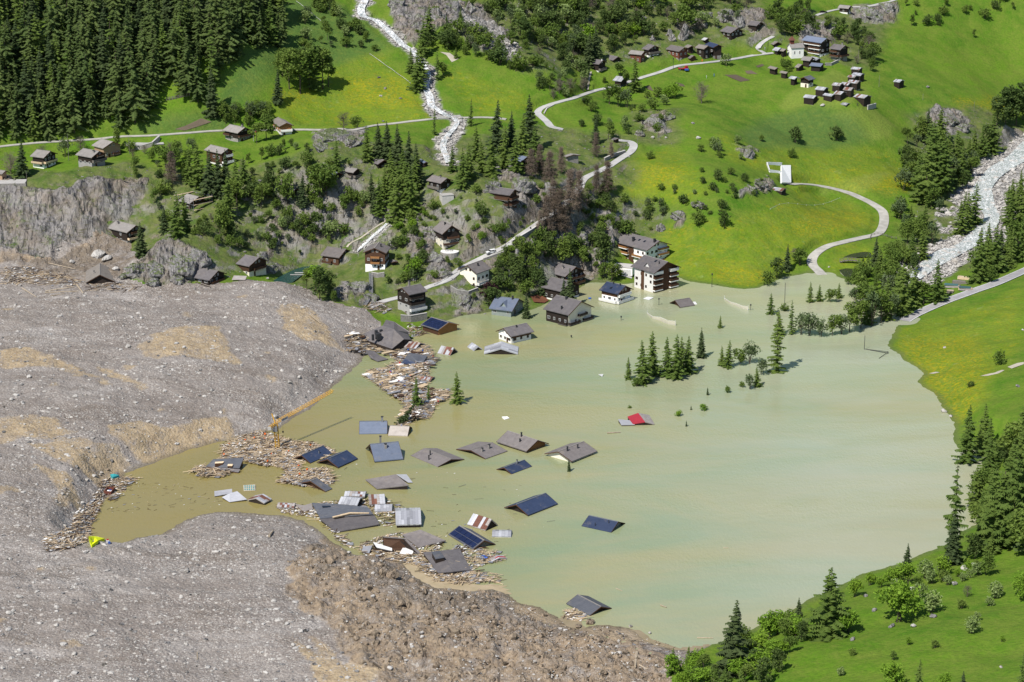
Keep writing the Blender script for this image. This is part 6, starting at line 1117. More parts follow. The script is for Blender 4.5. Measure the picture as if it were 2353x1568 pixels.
def rel(u, v, m):
    du, dv = u - m[0], v - m[1]
    if abs(du) > abs(dv) * 1.1: return 'right of' if du > 0 else 'left of'
    return 'below' if dv > 0 else 'above'
groups = {}
for q in PLANTS:
    o, kind, u, v, hp, hm, p, grp, lb = q
    if grp: o['group'] = grp; o['label'] = 'dark conifer among many alike in the dense forest on the left slope'; continue
    o['group'] = {'bush': 'bushes scattered on the slopes', 'tree': 'trees scattered on the slopes'}[o['category']]
    if lb: o['label'] = lb; continue
    vc = v - hp * .4; m = min(MARK, key=lambda m: (m[0] - u) ** 2 + (1.4 * (m[1] - vc)) ** 2); groups.setdefault((kind, rel(u, vc, m), m[2]), []).append((u, hp, o))
ORD = ['first', 'second', 'third', 'fourth', 'fifth', 'sixth', 'seventh', 'eighth', 'ninth', 'tenth', 'eleventh', 'twelfth']
NUM = ['', 'one', 'two', 'three', 'four', 'five', 'six', 'seven', 'eight', 'nine', 'ten', 'eleven', 'twelve']
PL = {'bush': 'bushes', 'larch': 'larches', 'tree': 'trees', 'spruce': 'spruces', 'conifer': 'conifers', 'willow': 'willows', 'trunk': 'trunks'}
for (kind, rl, mk), L in groups.items():
    desc = KINDS[kind][2]; w = desc.split(); pl = ' '.join(w[:-1] + [PL.get(w[-1], w[-1] + 's')]); n = len(L)
    if n == 1: L[0][2]['label'] = f'single {desc} {rl} {mk}'; continue
    if n == 2 and abs(L[0][1] - L[1][1]) > .12 * max(L[0][1], L[1][1]):
        L.sort(key=lambda t: -t[1]); L[0][2]['label'] = f'taller {desc} of two {rl} {mk}'; L[1][2]['label'] = f'shorter {desc} of two {rl} {mk}'; continue
    L.sort(key=lambda t: t[0])
    for i, (u, hp, o) in enumerate(L):
        pos = 'leftmost' if i == 0 else 'rightmost' if i == n - 1 else 'middle' if n == 3 else f'{ORD[min(i, 11)]} from left'
        o['label'] = f'{pos} of {NUM[min(n, 12)]} {pl} {rl} {mk}'
# ------------------------------------------------------------------ rocks
def rock_mesh(seed, name, m, npl=16, sub=2, flat=0.75):
    r = np.random.default_rng(seed); bm = bmesh.new(); bmesh.ops.create_icosphere(bm, subdivisions=sub, radius=1); bm.verts.ensure_lookup_table()
    n = r.normal(size=(npl, 3)); n /= np.linalg.norm(n, axis=1)[:, None]; d = r.uniform(.55, 1.0, npl)
    for v in bm.verts:
        u = np.array(v.co) / np.linalg.norm(v.co); dots = n @ u; k = dots > .05
        rad = (1 + .10 * math.sin(7 * u[2] + 5 * u[0] + seed) * (sub > 3)) * min(1.15, (d[k] / dots[k]).min() if k.any() else 1.0); u = u * rad * (1 + r.uniform(-.07, .07)); v.co = (u[0], u[1], u[2] * flat)
    me = bpy.data.meshes.new(name); bm.to_mesh(me); bm.free(); me.materials.append(MATS[m]); return me
ROCKS = {k: [rock_mesh(s + i * 10, 'boulder', k, 14, 2) for s in range(4)] for i, k in enumerate(('rock', 'rock_pale', 'rock_brown'))}
CRAG = [rock_mesh(60 + s, 'crag', 'crag_rock', 20, 4, 1.0) for s in range(5)]
BOULD = []
def boulder(u, v, wpx, hpx=None, m='rock', name='boulder', label=None, group=None, sink=.3, z=None):
    p = hit(u, v) if z is None else at_z(u, v, z); k = ppm(p); w = wpx / k / 2; h = (hpx or wpx * .7) / k / 2 / .95
    me = random.choice(CRAG if name == 'crag' else ROCKS[m])
    o = put(name, me, None, (p[0], p[1] + w * .4, p[2] + h * (1 - sink) - h * .25), (random.uniform(-.2, .2), random.uniform(-.2, .2), random.uniform(0, 6.28)), (w, w * random.uniform(.75, 1.1), h * 1.15))
    o['category'] = 'rock'; BOULD.append((o, u, v, wpx, label, group, m)); return o
for u, v, w, h, lb in [(1572,92,30,58,'tall pointed grey crag above the upper hamlet'),(1540,85,22,28,None),(1608,60,40,30,None),(1668,45,50,36,None),(1850,88,60,50,'broad grey crag behind the white fronted house'),(1905,75,50,50,None),(1700,60,30,40,None),(1545,95,22,26,None),(1500,92,18,18,None),(2000,40,70,34,None),(2040,25,50,30,None),(1625,40,36,22,None),
 (1505,290,50,30,'low grey outcrop with bushes in the middle meadow'),(1535,275,36,24,None),(1470,310,26,18,None),(1715,360,38,36,'pale brown outcrop beside the bush in the right meadow'),(1750,432,50,24,None),(1725,440,30,18,None),(2185,285,55,32,'dark outcrop above the river bank wood'),(2150,300,40,24,None),(2210,300,34,24,None),(1560,500,40,24,None),(1610,475,44,18,None),(1520,530,26,28,None),
 (420,632,90,75,'largest grey boulder outcrop beside the debris crest'),(360,640,70,62,None),(310,632,60,40,None),(455,610,60,60,None),(408,655,42,42,None),(350,655,40,24,None),(285,640,40,18,None),(735,520,50,36,None),(690,510,36,26,None),(630,560,36,40,None),(600,600,40,34,None),(620,620,44,28,None),(985,545,40,36,None),(1000,600,44,30,None),(955,600,36,28,None),(1130,440,60,34,None),(1200,435,60,44,None),(1260,450,50,46,None),(1300,455,46,36,None),(1190,600,50,50,None),(1165,640,44,34,None),(1220,575,40,40,None),(1400,560,34,60,None),(1375,590,40,44,None),(1340,560,34,40,None),(1395,520,40,34,None),(820,670,60,36,None),(850,690,40,26,None),(1070,700,40,34,None),(1020,640,44,30,None),(1040,560,30,26,None),(900,570,36,26,None),(950,640,40,30,None),
 (760,325,90,34,'wide flat grey slab outcrop below the upper road'),(810,335,60,30,None),(740,345,50,24,None),(910,15,40,30,None),(1000,45,50,40,None),(1040,30,50,44,None),(1080,25,40,34,None),(960,70,34,34,None)]: boulder(u, v, w, h, name='crag', label=lb, sink=.55)
for u, v, w, m in [(2168,948,16,'rock_pale'),(2185,958,9,'rock_pale'),(1605,320,14,'rock_pale'),(1592,285,10,'rock'),(1500,318,10,'rock_pale'),(1480,45,18,'rock'),(1530,318,8,'rock_pale'),(880,280,8,'rock'),(920,228,8,'rock'),(870,180,9,'rock'),(885,205,10,'rock'),(875,222,8,'rock_pale'),(1890,245,12,'rock_pale'),(2132,202,12,'rock'),(1960,85,9,'rock'),(1870,90,8,'rock_pale'),(245,600,26,'rock_pale'),(222,592,34,'rock_pale'),(165,605,16,'rock_pale'),(455,675,12,'rock_pale'),
 (2010,1405,16,'rock'),(2050,1442,18,'rock'),(2100,1442,14,'rock_pale'),(2145,1420,16,'rock'),(2195,1345,16,'rock_pale'),(2170,1335,14,'rock'),(2240,1305,22,'rock_pale'),(2215,1310,20,'rock_pale'),(1990,1372,14,'rock'),(2095,1355,12,'rock_pale'),(1960,1472,16,'rock'),(2050,1538,12,'rock'),(2060,1548,12,'rock_pale'),(2300,1535,10,'rock_pale'),(2170,800,8,'rock_pale'),(2340,890,12,'rock'),(2350,760,8,'rock_pale'),(1870,600,6,'rock_pale'),(1905,615,6,'rock_pale'),(2130,615,14,'rock_pale'),(2200,560,10,'rock_pale')]: boulder(u, v, w, m=m)
DG = 'pale boulders on the landslide gravel'
for i, (u, v, w, m) in enumerate([T(0,2,1175,60)+(14,'rock_pale'),T(0,2,1690,65)+(11,'rock_pale'),T(0,2,690,515)+(13,'rock_pale'),T(0,2,265,335)+(12,'rock_pale'),T(0,2,1155,318)+(9,'rock_pale'),T(0,2,1685,720)+(9,'rock_pale'),T(0,2,665,970)+(7,'rock_pale'),T(0,2,990,1190)+(10,'rock_brown'),T(0,2,105,545)+(12,'rock_pale'),T(0,2,205,575)+(11,'rock_pale'),T(0,2,185,70)+(9,'rock_pale'),T(0,2,570,1410)+(9,'rock_pale'),T(0,2,1960,800)+(6,'rock_pale'),T(0,2,1575,800)+(6,'rock_pale'),T(1,2,180,712)+(18,'rock_pale'),T(1,2,140,275)+(8,'rock_pale'),T(1,2,395,340)+(12,'rock_pale'),T(1,2,250,640)+(6,'rock_pale'),T(0,3,90,950)+(20,'rock_pale'),T(0,3,1165,655)+(10,'rock_pale'),T(0,3,680,1320)+(14,'rock_pale'),T(0,3,1435,1040)+(10,'rock_pale'),T(0,3,170,800)+(18,'rock_pale'),T(0,3,2110,550)+(12,'rock_pale'),T(0,3,1710,555)+(14,'rock_pale'),T(0,3,520,1050)+(12,'rock_pale'),T(0,3,960,835)+(12,'rock_pale'),T(1,3,280,1045)+(14,'rock_pale'),T(1,3,415,1110)+(14,'rock_pale'),T(1,3,485,1258)+(13,'rock_pale'),T(1,3,1075,790)+(14,'rock_pale'),T(1,3,1230,1450)+(16,'rock_pale'),T(1,3,2290,1410)+(18,'rock_brown'),T(1,3,1945,920)+(12,'rock_pale'),T(1,3,2210,1340)+(12,'rock_pale'),T(1,3,880,1150)+(14,'rock_brown'),T(1,3,1585,1035)+(14,'rock_brown'),T(1,3,850,385)+(11,'rock_pale'),T(1,3,470,540)+(7,'rock_pale'),T(1,3,670,470)+(30,'rock_brown'),T(1,3,1240,620)+(34,'rock_brown'),T(1,3,1500,750)+(16,'rock_brown'),T(1,3,1330,860)+(22,'rock_brown'),T(1,3,930,1190)+(22,'rock_brown'),T(1,3,640,770)+(18,'rock_brown'),T(2,3,715,1040)+(26,'rock_brown'),T(2,3,610,1070)+(20,'rock_brown'),T(2,3,300,960)+(14,'rock_brown'),T(2,3,1090,1062)+(10,'rock_pale'),T(2,3,855,1500)+(16,'rock_brown'),T(2,3,1265,1125)+(9,'rock_pale'),T(0,1,2460,1000)[:2]+(8,'rock_pale'),T(0,1,1210,1360)+(9,'rock_pale'),T(0,1,85,1185)+(8,'rock_pale'),T(0,1,1060,920)+(18,'rock_pale')]):
    boulder(u, v, w, m=m, group=DG, label='%s boulder lying on the landslide' % ('brown clod like' if m == 'rock_brown' else 'pale'))
rr = random.Random(4)
gb = {}
MARK2 = MARK + [(150,820,'the upper tan scar'),(400,990,'the tan bank over the inlet'),(430,780,'the upper tan scar'),(230,1240,'the yellow tarpaulin'),(640,975,'the yellow crane'),(780,1530,'the muddy pool'),(900,1350,'the dark clod field'),(1250,1440,'the mud spit'),(400,1400,'the lower gravel plain'),(100,1400,'the lower gravel plain'),(440,600,'the grey boulder outcrop'),(1250,460,'the road cliff'),(1200,600,'the lakeside crag')]
SZ = ('small', 'mid sized', 'large')
for o, u, v, w, lb, g, m in BOULD:
    o['group'] = g or 'rocks on the slopes'
    if lb and not g: o['label'] = lb; continue
    mk = min(MARK2, key=lambda q: (q[0] - u) ** 2 + (1.4 * (q[1] - v)) ** 2); gb.setdefault((o.name.split('.')[0] + ('*' if g else ''), rel(u, v, mk), mk[2]), []).append((u, w, o, m))
for (nm, rl, mk), L in gb.items():
    L.sort(key=lambda t: t[0]); n = len(L); w = 'grey rock crag' if nm == 'crag' else 'landslide boulder' if '*' in nm else 'rock'; gd = 'on the gravel' if '*' in nm else 'in the grass'
    for i, (u, wp, o, m) in enumerate(L):
        ds = w if nm == 'crag' else 'brown clod boulder' if m == 'rock_brown' else ('pale rock' if m == 'rock_pale' else 'grey rock'); pos = 'single' if n == 1 else 'leftmost' if i == 0 else 'rightmost' if i == n - 1 else 'middle' if n == 3 else f'{ORD[min(i, 11)]} from left'
        o['label'] = f'single {ds} {gd} {rl} {mk}' if n == 1 else f'{pos} of {NUM[min(n, 12)]} {w}s {rl} {mk}'

# ------------------------------------------------------------------ loose stones, clods, planks as one mass each
_ico = bmesh.new(); bmesh.ops.create_icosphere(_ico, subdivisions=1, radius=1); IV = np.array([v.co[:] for v in _ico.verts]); IF = np.array([[v.index for v in f.verts] for f in _ico.faces]); _ico.free()
def stones(name, P, S, m, label, seed=0, flat=.6):
    r = np.random.default_rng(seed); n = len(P); V = IV[None] * r.uniform(.62, 1.2, (n, len(IV), 1)); a = r.uniform(0, 6.28, n); c, s = np.cos(a)[:, None], np.sin(a)[:, None]
    V = V * np.stack([r.uniform(.7, 1.3, n), r.uniform(.7, 1.2, n), r.uniform(.5, 1.0, n) * flat * 1.3], -1)[:, None]; X = V[..., 0] * c - V[..., 1] * s; Y = V[..., 0] * s + V[..., 1] * c
    W = np.stack([X, Y, V[..., 2]], -1) * S[:, None, None] + P[:, None]; F = IF[None] + (np.arange(n) * len(IV))[:, None, None]
    o = put(name, npmesh(name, W.reshape(-1, 3), F.reshape(-1, 3), m)); return tag(o, label, kind='stuff')
def region_pts(n, test, seed, x0=-330, x1=330, y0=520, y1=1350):
    """random ground points where the raster mask is set, denser near the camera"""
    r = np.random.default_rng(seed); out = []
    while sum(map(len, out)) < n:
        y = r.uniform(y0, y1, 40000); x = r.uniform(-.27, .27, 40000) * y; k = r.random(40000) < np.clip((700 / y) ** 1.0, .2, 1)
        x, y = x[k], y[k]; q = bil(test, x - GX0, y - GY0) > .5; out.append(np.stack([x[q], y[q]], -1))
    p = np.concatenate(out)[:n]; return np.c_[p, hz(p[:, 0], p[:, 1])]
smooth = ((M_deb > .5) & (M_rough < .5) & (SD > 1.5)).astype(float); rough = ((blur(M_rough, 7) + fbm(RX, RY, 12, 3, 88) * .7 > .62) & (M_deb > .5) & (SD > 1)).astype(float)
r = np.random.default_rng(5)
p = region_pts(10000, smooth, 1); stones('pale_stones', p, np.minimum(.13 * (1 - r.random(10000)) ** -.55, 1.0), 'rock_pale', 'pale stones strewn over the landslide gravel', 1)
p = region_pts(3200, smooth, 2); stones('grey_stones', p, np.minimum(.16 * (1 - r.random(3200)) ** -.55, .9), 'rock', 'grey stones strewn over the landslide gravel', 2)
p = region_pts(5200, rough, 3, -120, 110, 520, 760); stones('earth_clods', p - np.array([0, 0, .08]), np.minimum(.20 * (1 - r.random(5200)) ** -.5, 1.35), 'rock_brown', 'brown earth clods of the churned mud field', 3, .9)
p = region_pts(3600, rough, 4, -120, 110, 520, 760); stones('pale_clod_stones', p, np.minimum(.15 * (1 - r.random(3600)) ** -.45, .7), 'rock_pale', 'pale stones among the brown clods', 4)
grv = (RAS['gravel'] > .6).astype(float); p = region_pts(6500, grv, 6, -100, 330, 930, 1330); stones('stream_boulders', p + np.array([0, 0, .35]), np.minimum(.32 * (1 - r.random(6500)) ** -.42, 1.7), 'rock_pale', 'pale boulders lining the torrent and river beds', 6)
scr = ((M_scrub > .5) & (M_deb < .5) & (fbm(RX, RY, 30, 3, 71) > .0)).astype(float); p = region_pts(1600, scr, 7, -330, 330, 850, 1350); stones('scattered_stones', p, np.minimum(.22 * (1 - r.random(1600)) ** -.4, 1.0), 'rock', 'grey stones lying in the rough grass', 7)

BF = np.array([(0, 3, 2, 1), (4, 5, 6, 7), (0, 1, 5, 4), (1, 2, 6, 5), (2, 3, 7, 6), (3, 0, 4, 7)])
BV = np.array([(-1, -1, -1), (1, -1, -1), (1, 1, -1), (-1, 1, -1), (-1, -1, 1), (1, -1, 1), (1, 1, 1), (-1, 1, 1)]) * .5
def boxes(name, P, S, yaw, pit, m, label, part=None):
    n = len(P); V = BV[None] * S[:, None]; cp, sp = np.cos(pit)[:, None], np.sin(pit)[:, None]; X = V[..., 0] * cp - V[..., 2] * sp; Z = V[..., 0] * sp + V[..., 2] * cp
    c, s = np.cos(yaw)[:, None], np.sin(yaw)[:, None]; W = np.stack([X * c - V[..., 1] * s, X * s + V[..., 1] * c, Z], -1) + P[:, None]
    o = put(name, npmesh(name, W.reshape(-1, 3), (BF[None] + (np.arange(n) * 8)[:, None, None]).reshape(-1, 4), m)); return tag(o, label, kind='stuff')
PILES = [ # polygon, items, heap height, name, (pale, brown, white, grey) shares
 ([(797,775),(812,762),(840,792),(885,802),(872,815),(832,820),(798,808)], 420, 2.6, 'the heap left of the crushed house', (5, 3, 1, 1)),
 ([(885,800),(945,785),(985,800),(1002,832),(982,850),(985,870),(975,900),(1030,897),(1028,918),(1000,930),(985,962),(950,968),(925,985),(915,978),(935,930),(900,910),(860,880),(838,865),(850,850),(890,845),(915,830),(878,812)], 5200, 1.4, 'the right debris raft', (5.8, 1.9, 2.2, .8)),
 ([(508,1030),(560,1003),(600,990),(640,1005),(672,1018),(705,1018),(740,1025),(770,1038),(745,1055),(690,1062),(690,1082),(750,1075),(768,1108),(745,1122),(690,1118),(638,1110),(660,1085),(640,1072),(600,1072),(560,1060),(500,1062),(510,1050)], 5600, 1.2, 'the crane debris raft', (5.6, 1.9, 2.8, .8)),
 ([(435,1085),(460,1070),(495,1078),(530,1082),(520,1097),(470,1100)], 300, 1.0, 'the small left raft', (6, 2, 1.5, .6)),
 ([(98,1242),(160,1212),(180,1172),(238,1150),(210,1205),(205,1245),(160,1262),(110,1268)], 1100, .8, 'the tip of the inlet', (4, 2.2, 4, .5)),
 ([(235,1105),(260,1095),(322,1098),(290,1122),(262,1152),(240,1145),(205,1165),(180,1180),(220,1140)], 480, .8, 'the left shore', (4, 2.6, 3, 1)),
 ([(700,1165),(770,1152),(840,1150),(905,1150),(935,1182),(900,1212),(860,1207),(720,1182)], 420, .9, 'the barn raft', (4, 3, 3, 1)),
 ([(640,1160),(720,1165),(740,1200),(790,1255),(815,1262),(780,1225),(720,1190),(650,1180)], 300, .5, 'the gravel bank edge', (2, 1.4, 5, .6)),
 ([(820,1258),(870,1235),(920,1225),(1010,1238),(1015,1270),(1080,1250),(1150,1270),(1155,1290),(1100,1302),(1062,1332),(1000,1340),(960,1302),(840,1278)], 1500, .7, 'the southern wrecks', (4.5, 2, 3.2, 1)),
 ([(1005,1320),(1062,1322),(1090,1312),(1140,1320),(1148,1340),(1110,1340),(1040,1345)], 260, .7, 'the southern shore', (6, 2.4, 1.2, 1)),
 ([(1300,1405),(1325,1398),(1345,1415),(1335,1430),(1300,1425)], 130, .6, 'the tilted brown roof', (5, 1, 3, .5)),
 ([(1280,1430),(1330,1450),(1500,1468),(1580,1500),(1560,1508),(1450,1480),(1300,1455)], 90, .2, 'the mud spit', (5, 3, 1, .5)),
 ([(0,618),(60,614),(150,630),(192,648),(160,662),(60,652),(0,655)], 520, .8, 'the upper left debris', (5, 3, 2, .6)),
 ([(200,655),(280,648),(330,662),(300,672),(200,668)], 120, .5, 'the buried house', (3, 5, 1, .6)),
 ([(838,700),(870,694),(902,712),(885,722),(840,712)], 150, .6, 'the road end', (3, 4, 3, 1)),
 ([(940,745),(985,752),(985,770),(950,775),(930,760)], 120, .4, 'the crushed house corner', (3, 4, 2, 1)),
 ([(270,1105),(440,1110),(520,1160),(440,1175),(300,1180),(235,1190)], 110, .06, 'the inlet water', (2, 5, 2, .5)),
 ([(700,1060),(1200,1080),(1300,1200),(1100,1300),(900,1150)], 60, .05, 'the middle lake', (3, 3, 2, .5)),
 ([(1245,690),(1290,670),(1330,690),(1260,720)], 60, .2, 'the flooded garden', (2, 4, 2, .5))]
pool = {k: [] for k in ('pale_wood', 'grey_wood', 'brown_wood', 'foam_white', 'tin_grey')}; big = []
for poly, n, hh, nm, sh in PILES:
    r = random.Random(nm); pa_ = np.array(poly, float); x0, y0 = pa_.min(0); x1, y1 = pa_.max(0); k = 0; cx, cy = pa_.mean(0)
    us = np.random.default_rng(n).uniform(x0, x1, n * 8); vs2 = np.random.default_rng(n + 1).uniform(y0, y1, n * 8); ok = inpoly(us, vs2, pa_)
    for u, v in zip(us[ok][:n], vs2[ok][:n]):
        W = hit(u, v); heap = max(0, float(fbm(np.array([W[0]]), np.array([W[1]]), 6, 2, 3)[0]) + .45) * hh; z = W[2] + r.uniform(.02, .1) + heap * r.uniform(.3, 1)
        m = r.choices(('pale_wood', 'brown_wood', 'foam_white', 'tin_grey', 'grey_wood'), (sh[0], sh[1], sh[2], sh[3], sh[1] * .7))[0]
        if m in ('pale_wood', 'brown_wood', 'grey_wood'): L = r.uniform(1.4, 4.2) if r.random() < .86 else r.uniform(4, 8); S = (L * .85, r.uniform(.10, .26), r.uniform(.03, .10))
        elif m == 'foam_white': q = r.uniform(.2, .85); S = (q * 1.3, q * r.uniform(.4, .8), r.uniform(.04, .12))
        else: S = (r.uniform(.8, 2.4), r.uniform(.5, 1.4), .06)
        if hh <= .3: S = tuple(q * .5 for q in S)
        if hh > 1.2 and r.random() < .022: m = r.choice(('pale_wood', 'foam_white', 'tin_grey', 'grey_wood', 'brown_wood')); S = (r.uniform(2.2, 5), r.uniform(1.2, 2.6), .12); z += .3
        yaw = r.gauss(0.35 + 1.2 * float(fbm(np.array([W[0]]), np.array([W[1]]), 9, 2, 33)[0]), .55); pit = r.gauss(0, .09) if hh > .3 else 0
        if m in ('pale_wood', 'brown_wood', 'grey_wood') and S[0] > 2.2 and S[1] < 1: big.append((S[0], W[0], W[1], z + .08, S, yaw, pit, m, nm))
        else: pool[m].append((W[0], W[1], z, *S, yaw, pit))
big.sort(key=lambda t: -t[0])
for b in big[290:]: pool[b[7]].append((b[1], b[2], b[3], *b[4], b[5], b[6]))
for k, (nm, lb) in dict(pale_wood=('splintered_wood', 'pale splintered boards of smashed houses in the debris rafts'), brown_wood=('brown_wood_debris', 'brown timber fragments in the debris rafts'), grey_wood=('grey_wood_debris', 'grey weathered timber fragments in the debris rafts'), foam_white=('white_insulation_debris', 'white insulation lumps in the debris rafts'), tin_grey=('metal_scrap', 'grey sheet metal scraps in the debris rafts')).items():
    a = np.array(pool[k]); boxes(nm, a[:, :3], a[:, 3:6], a[:, 6], a[:, 7], k, lb)
UN = {m: MB().box((0, 0, 0), (1, 1, 1)).mesh('plank', m) for m in ('pale_wood', 'brown_wood', 'grey_wood')}
cnt = {}
for L, x, y, z, S, yaw, pit, m, nm in big[:290]:
    o = put('plank', UN[m], None, (x, y, z), (0, -pit, yaw), S); tag(o, '%s plank sticking out of %s' % ({'pale_wood': 'pale splintered', 'brown_wood': 'brown', 'grey_wood': 'grey weathered'}[m], nm), 'plank', 'planks in ' + nm)
for i, m in enumerate(('blue_paint', 'red_paint', 'tarp_green', 'orange_cloth')):
    r = np.random.default_rng(90 + i); pl = np.array(PILES[1][0] if i != 3 else PILES[2][0], float); q = []
    while len(q) < 16:
        u, v = r.uniform(pl[:, 0].min(), pl[:, 0].max()), r.uniform(pl[:, 1].min(), pl[:, 1].max())
        if inpoly(np.array([u]), np.array([v]), pl)[0]: q.append(hit(u, v) + np.array([0, 0, .8]))
    boxes({'blue_paint': 'blue', 'red_paint': 'red', 'tarp_green': 'green', 'orange_cloth': 'orange'}[m] + '_litter', np.array(q), r.uniform(.2, .6, (16, 3)), r.uniform(0, 6, 16), r.uniform(-.3, .3, 16), m, 'small coloured household items in the debris rafts')
def log(t, x0, y0, x1, y1, r0, label, z0=None, z1=None, m='pale_trunk'):
    a = hit(*T(*t, x0, y0)) + np.array([0, 0, r0 if z0 is None else z0]); b = hit(*T(*t, x1, y1)) + np.array([0, 0, r0 if z1 is None else z1]); mid = (a + b) / 2
    o = MB().tube(a - mid, b - mid, r0, r0 * .6, 7).build('log', m, None, mid); return tag(o, label, 'log', 'logs on the debris')
for a in [((0,1),205,1085,330,1165,.22,'left log of a crossed pair on the crest gravel'),((0,1),420,1115,680,1075,.28,'long pale log sloping up on the crest gravel'),((0,1),415,1128,890,1108,.26,'longest log lying level on the crest gravel'),((0,1),470,1157,600,1135,.2,'short log in front of the long pale logs'),((0,1),705,1055,765,1135,.32,'thick log lying across the two long pale logs'),((0,1),400,1048,690,1030,.2,'dark log behind the long pale logs',None,None,'bark'),((0,1),445,855,690,910,.2,'log in the brown hollow under the cliff'),((0,1),700,870,870,810,.15,'branchy trunk in the brown hollow beside the long log'),((0,1),360,770,570,700,.2,'fallen trunk at the foot of the cliff',None,None,'bark'),((0,1),1060,1045,1260,1050,.2,'dark log right of the buried house',None,None,'bark'),((0,1),1800,1035,1935,1078,.25,'dark beam in front of the debris crest chalet',None,None,'bark'),
 ((1,1),500,1335,597,1415,.35,'single pale log below the tan scar near the lake'),((1,3),1080,1400,1150,1450,.3,'dark log beside the muddy pool',None,None,'bark'),((1,3),625,1230,665,1285,.25,'pale log at the left of the clod field'),((1,3),1320,1145,1360,1100,.28,'short pale log in the middle of the clod field'),((1,3),120,235,158,185,.4,'thick log on the gravel near the tile roof'),((2,3),1148,1310,1132,1440,.5,'thick pale trunk upright in the clods'),((2,3),1170,1415,1245,1455,.22,'thin pale log right of the thick trunk'),((2,3),1330,1350,1350,1420,.3,'grey log at the right edge of the clod field'),((1,3),1955,1480,1995,1530,.25,'pale log at the bottom edge of the clods'),((2,2),875,850,998,843,.25,'pale log floating in front of the red roof'),((2,3),1365,865,1420,885,.2,'floating log right of the tilted brown roof'),((2,3),955,708,1015,732,.12,'thin floating board above the tilted brown roof'),((2,3),1943,335,1993,335,.1,'thin floating board in the empty right lake'),((1,3),2105,680,2230,680,.12,'floating board at the southern shore'),((1,3),2180,1105,2235,1105,.25,'pale log in the right clod field'),((2,3),1700,1162,1850,1165,.15,'grey pole floating at the bottom right shore'),((0,3),1815,1300,1815,1365,.2,'lone pale log on the lower gravel plain')]: log(*a)
# ------------------------------------------------------------------ crane
b0 = at_z(*T(1,2,202,985), 0); topz = 9.2; topp = at_z(*T(1,2,180,760), topz); tip = at_z(*T(1,2,706,460), 12.6)
CRN = thing('tower_crane', 'yellow tower crane standing in the debris raft of the inlet', 'crane', b0)
def lattice(a, b, w, n, r0=.09, tri=False):
    m = MB(); a = Vector(a); b = Vector(b); d = (b - a).normalized(); s = d.cross(Vector((0, 0, 1))); s = (s if s.length > .2 else Vector((1, 0, 0))).normalized() * w / 2; t = d.cross(s).normalized() * w / 2
    cs = [s - t, -s - t, t] if tri else [s + t, s - t, -s - t, -s + t]
    for c in cs: m.beam(a + c, b + c, r0 * 1.5)
    for i in range(n):
        p = a.lerp(b, i / n); q = a.lerp(b, (i + 1) / n)
        for k in range(len(cs)): m.beam(p + cs[k], q + cs[(k + 1) % len(cs)], r0)
    return m
mt = Vector(topp - b0); jt = Vector(tip - b0); lattice((0, 0, -2), mt, 1.3, 9, .12).build('mast', 'crane_yellow', CRN)
lattice(mt + Vector((0, 0, .3)), jt, 1.0, 22, .085, True).build('jib', 'crane_yellow', CRN)
jd = (jt - mt).normalized(); cj = mt - Vector((jd.x, jd.y, 0)) * 3.2 + Vector((0, 0, -.6)); lattice(mt, cj, .8, 4, .09).build('counter_jib', 'crane_yellow', CRN)
MB().box(cj + Vector((0, 0, -.2)), (1.1, 1.1, 1.0)).build('counterweight', 'concrete', CRN); MB().box(mt + Vector((-.2, -.3, -1.6)), (1.6, 1.6, 2.0)).build('slewing_cabin', 'metal_grey', CRN)
MB().beam(mt, mt + Vector((-1.2, .2, 3.6)), .3).build('stay_post', 'crane_yellow', CRN); hp = mt.lerp(jt, .12); MB().beam(hp, hp + Vector((0, 0, -4.2)), .05).build('cable', 'metal_dark', CRN); MB().tube(hp + Vector((0, 0, -4.9)), hp + Vector((0, 0, -4.2)), .12, .32, 8).build('hook_block', 'metal_dark', CRN)
bp = mt.lerp(jt, .16) + Vector((0, -.75, .1)); bd = MB().box((0, 0, 0), (3.4, .1, .9), math.atan2(jd.y, jd.x)).build('name_board', 'white_paint', CRN, bp); bd.rotation_euler = (0, -math.asin(jd.z), 0)
for i in range(7): MB().box((0, 0, 0), (.26, .06, .5 if i % 2 else .4), math.atan2(jd.y, jd.x)).build('letter_mark', 'metal_dark', bd, (jd.x * (i - 3) * .42, jd.y * (i - 3) * .42 - .08, 0))

# ------------------------------------------------------------------ bridges, walls, stairs, fences
def along(k, u0, u1):
    P = PW[k]; uv = np.array([proj(*p) for p in P]); return P[(uv[:, 0] >= u0) & (uv[:, 0] <= u1)]
br = along('upper', 1003, 1068); c = br.mean(0); yaw = math.atan2(br[-1][1] - br[0][1], br[-1][0] - br[0][0]); Lb = float(np.linalg.norm(br[-1][:2] - br[0][:2]))
BR = thing('road_bridge', 'pale concrete road bridge over the white torrent', 'bridge', c, yaw)
MB().box((0, 0, .15), (Lb, 3.8, .5)).build('deck', 'concrete', BR)
for s in (-1, 1):
    MB().box((0, s * 1.8, .55), (Lb, .2, .35)).build('parapet', 'concrete', BR); rl = MB(); rl.beam((-Lb / 2, s * 1.8, 1.35), (Lb / 2, s * 1.8, 1.35), .08)
    for i in range(9): rl.beam((-Lb / 2 + Lb * i / 8, s * 1.8, .7), (-Lb / 2 + Lb * i / 8, s * 1.8, 1.36), .07)
    rl.build('handrail', 'metal_grey', BR); MB().box((s * Lb * .34, 0, -1.2), (Lb * .3, 3.6, 2.2)).build('abutment', 'stone', BR)
MB().tube((0, -2.2, -1.0), (0, 2.2, -1.0), 1.25, 1.25, 12).build('culvert_shade_plug', 'black_paint', BR)  # solid black cylinder standing in for the shade inside the arch
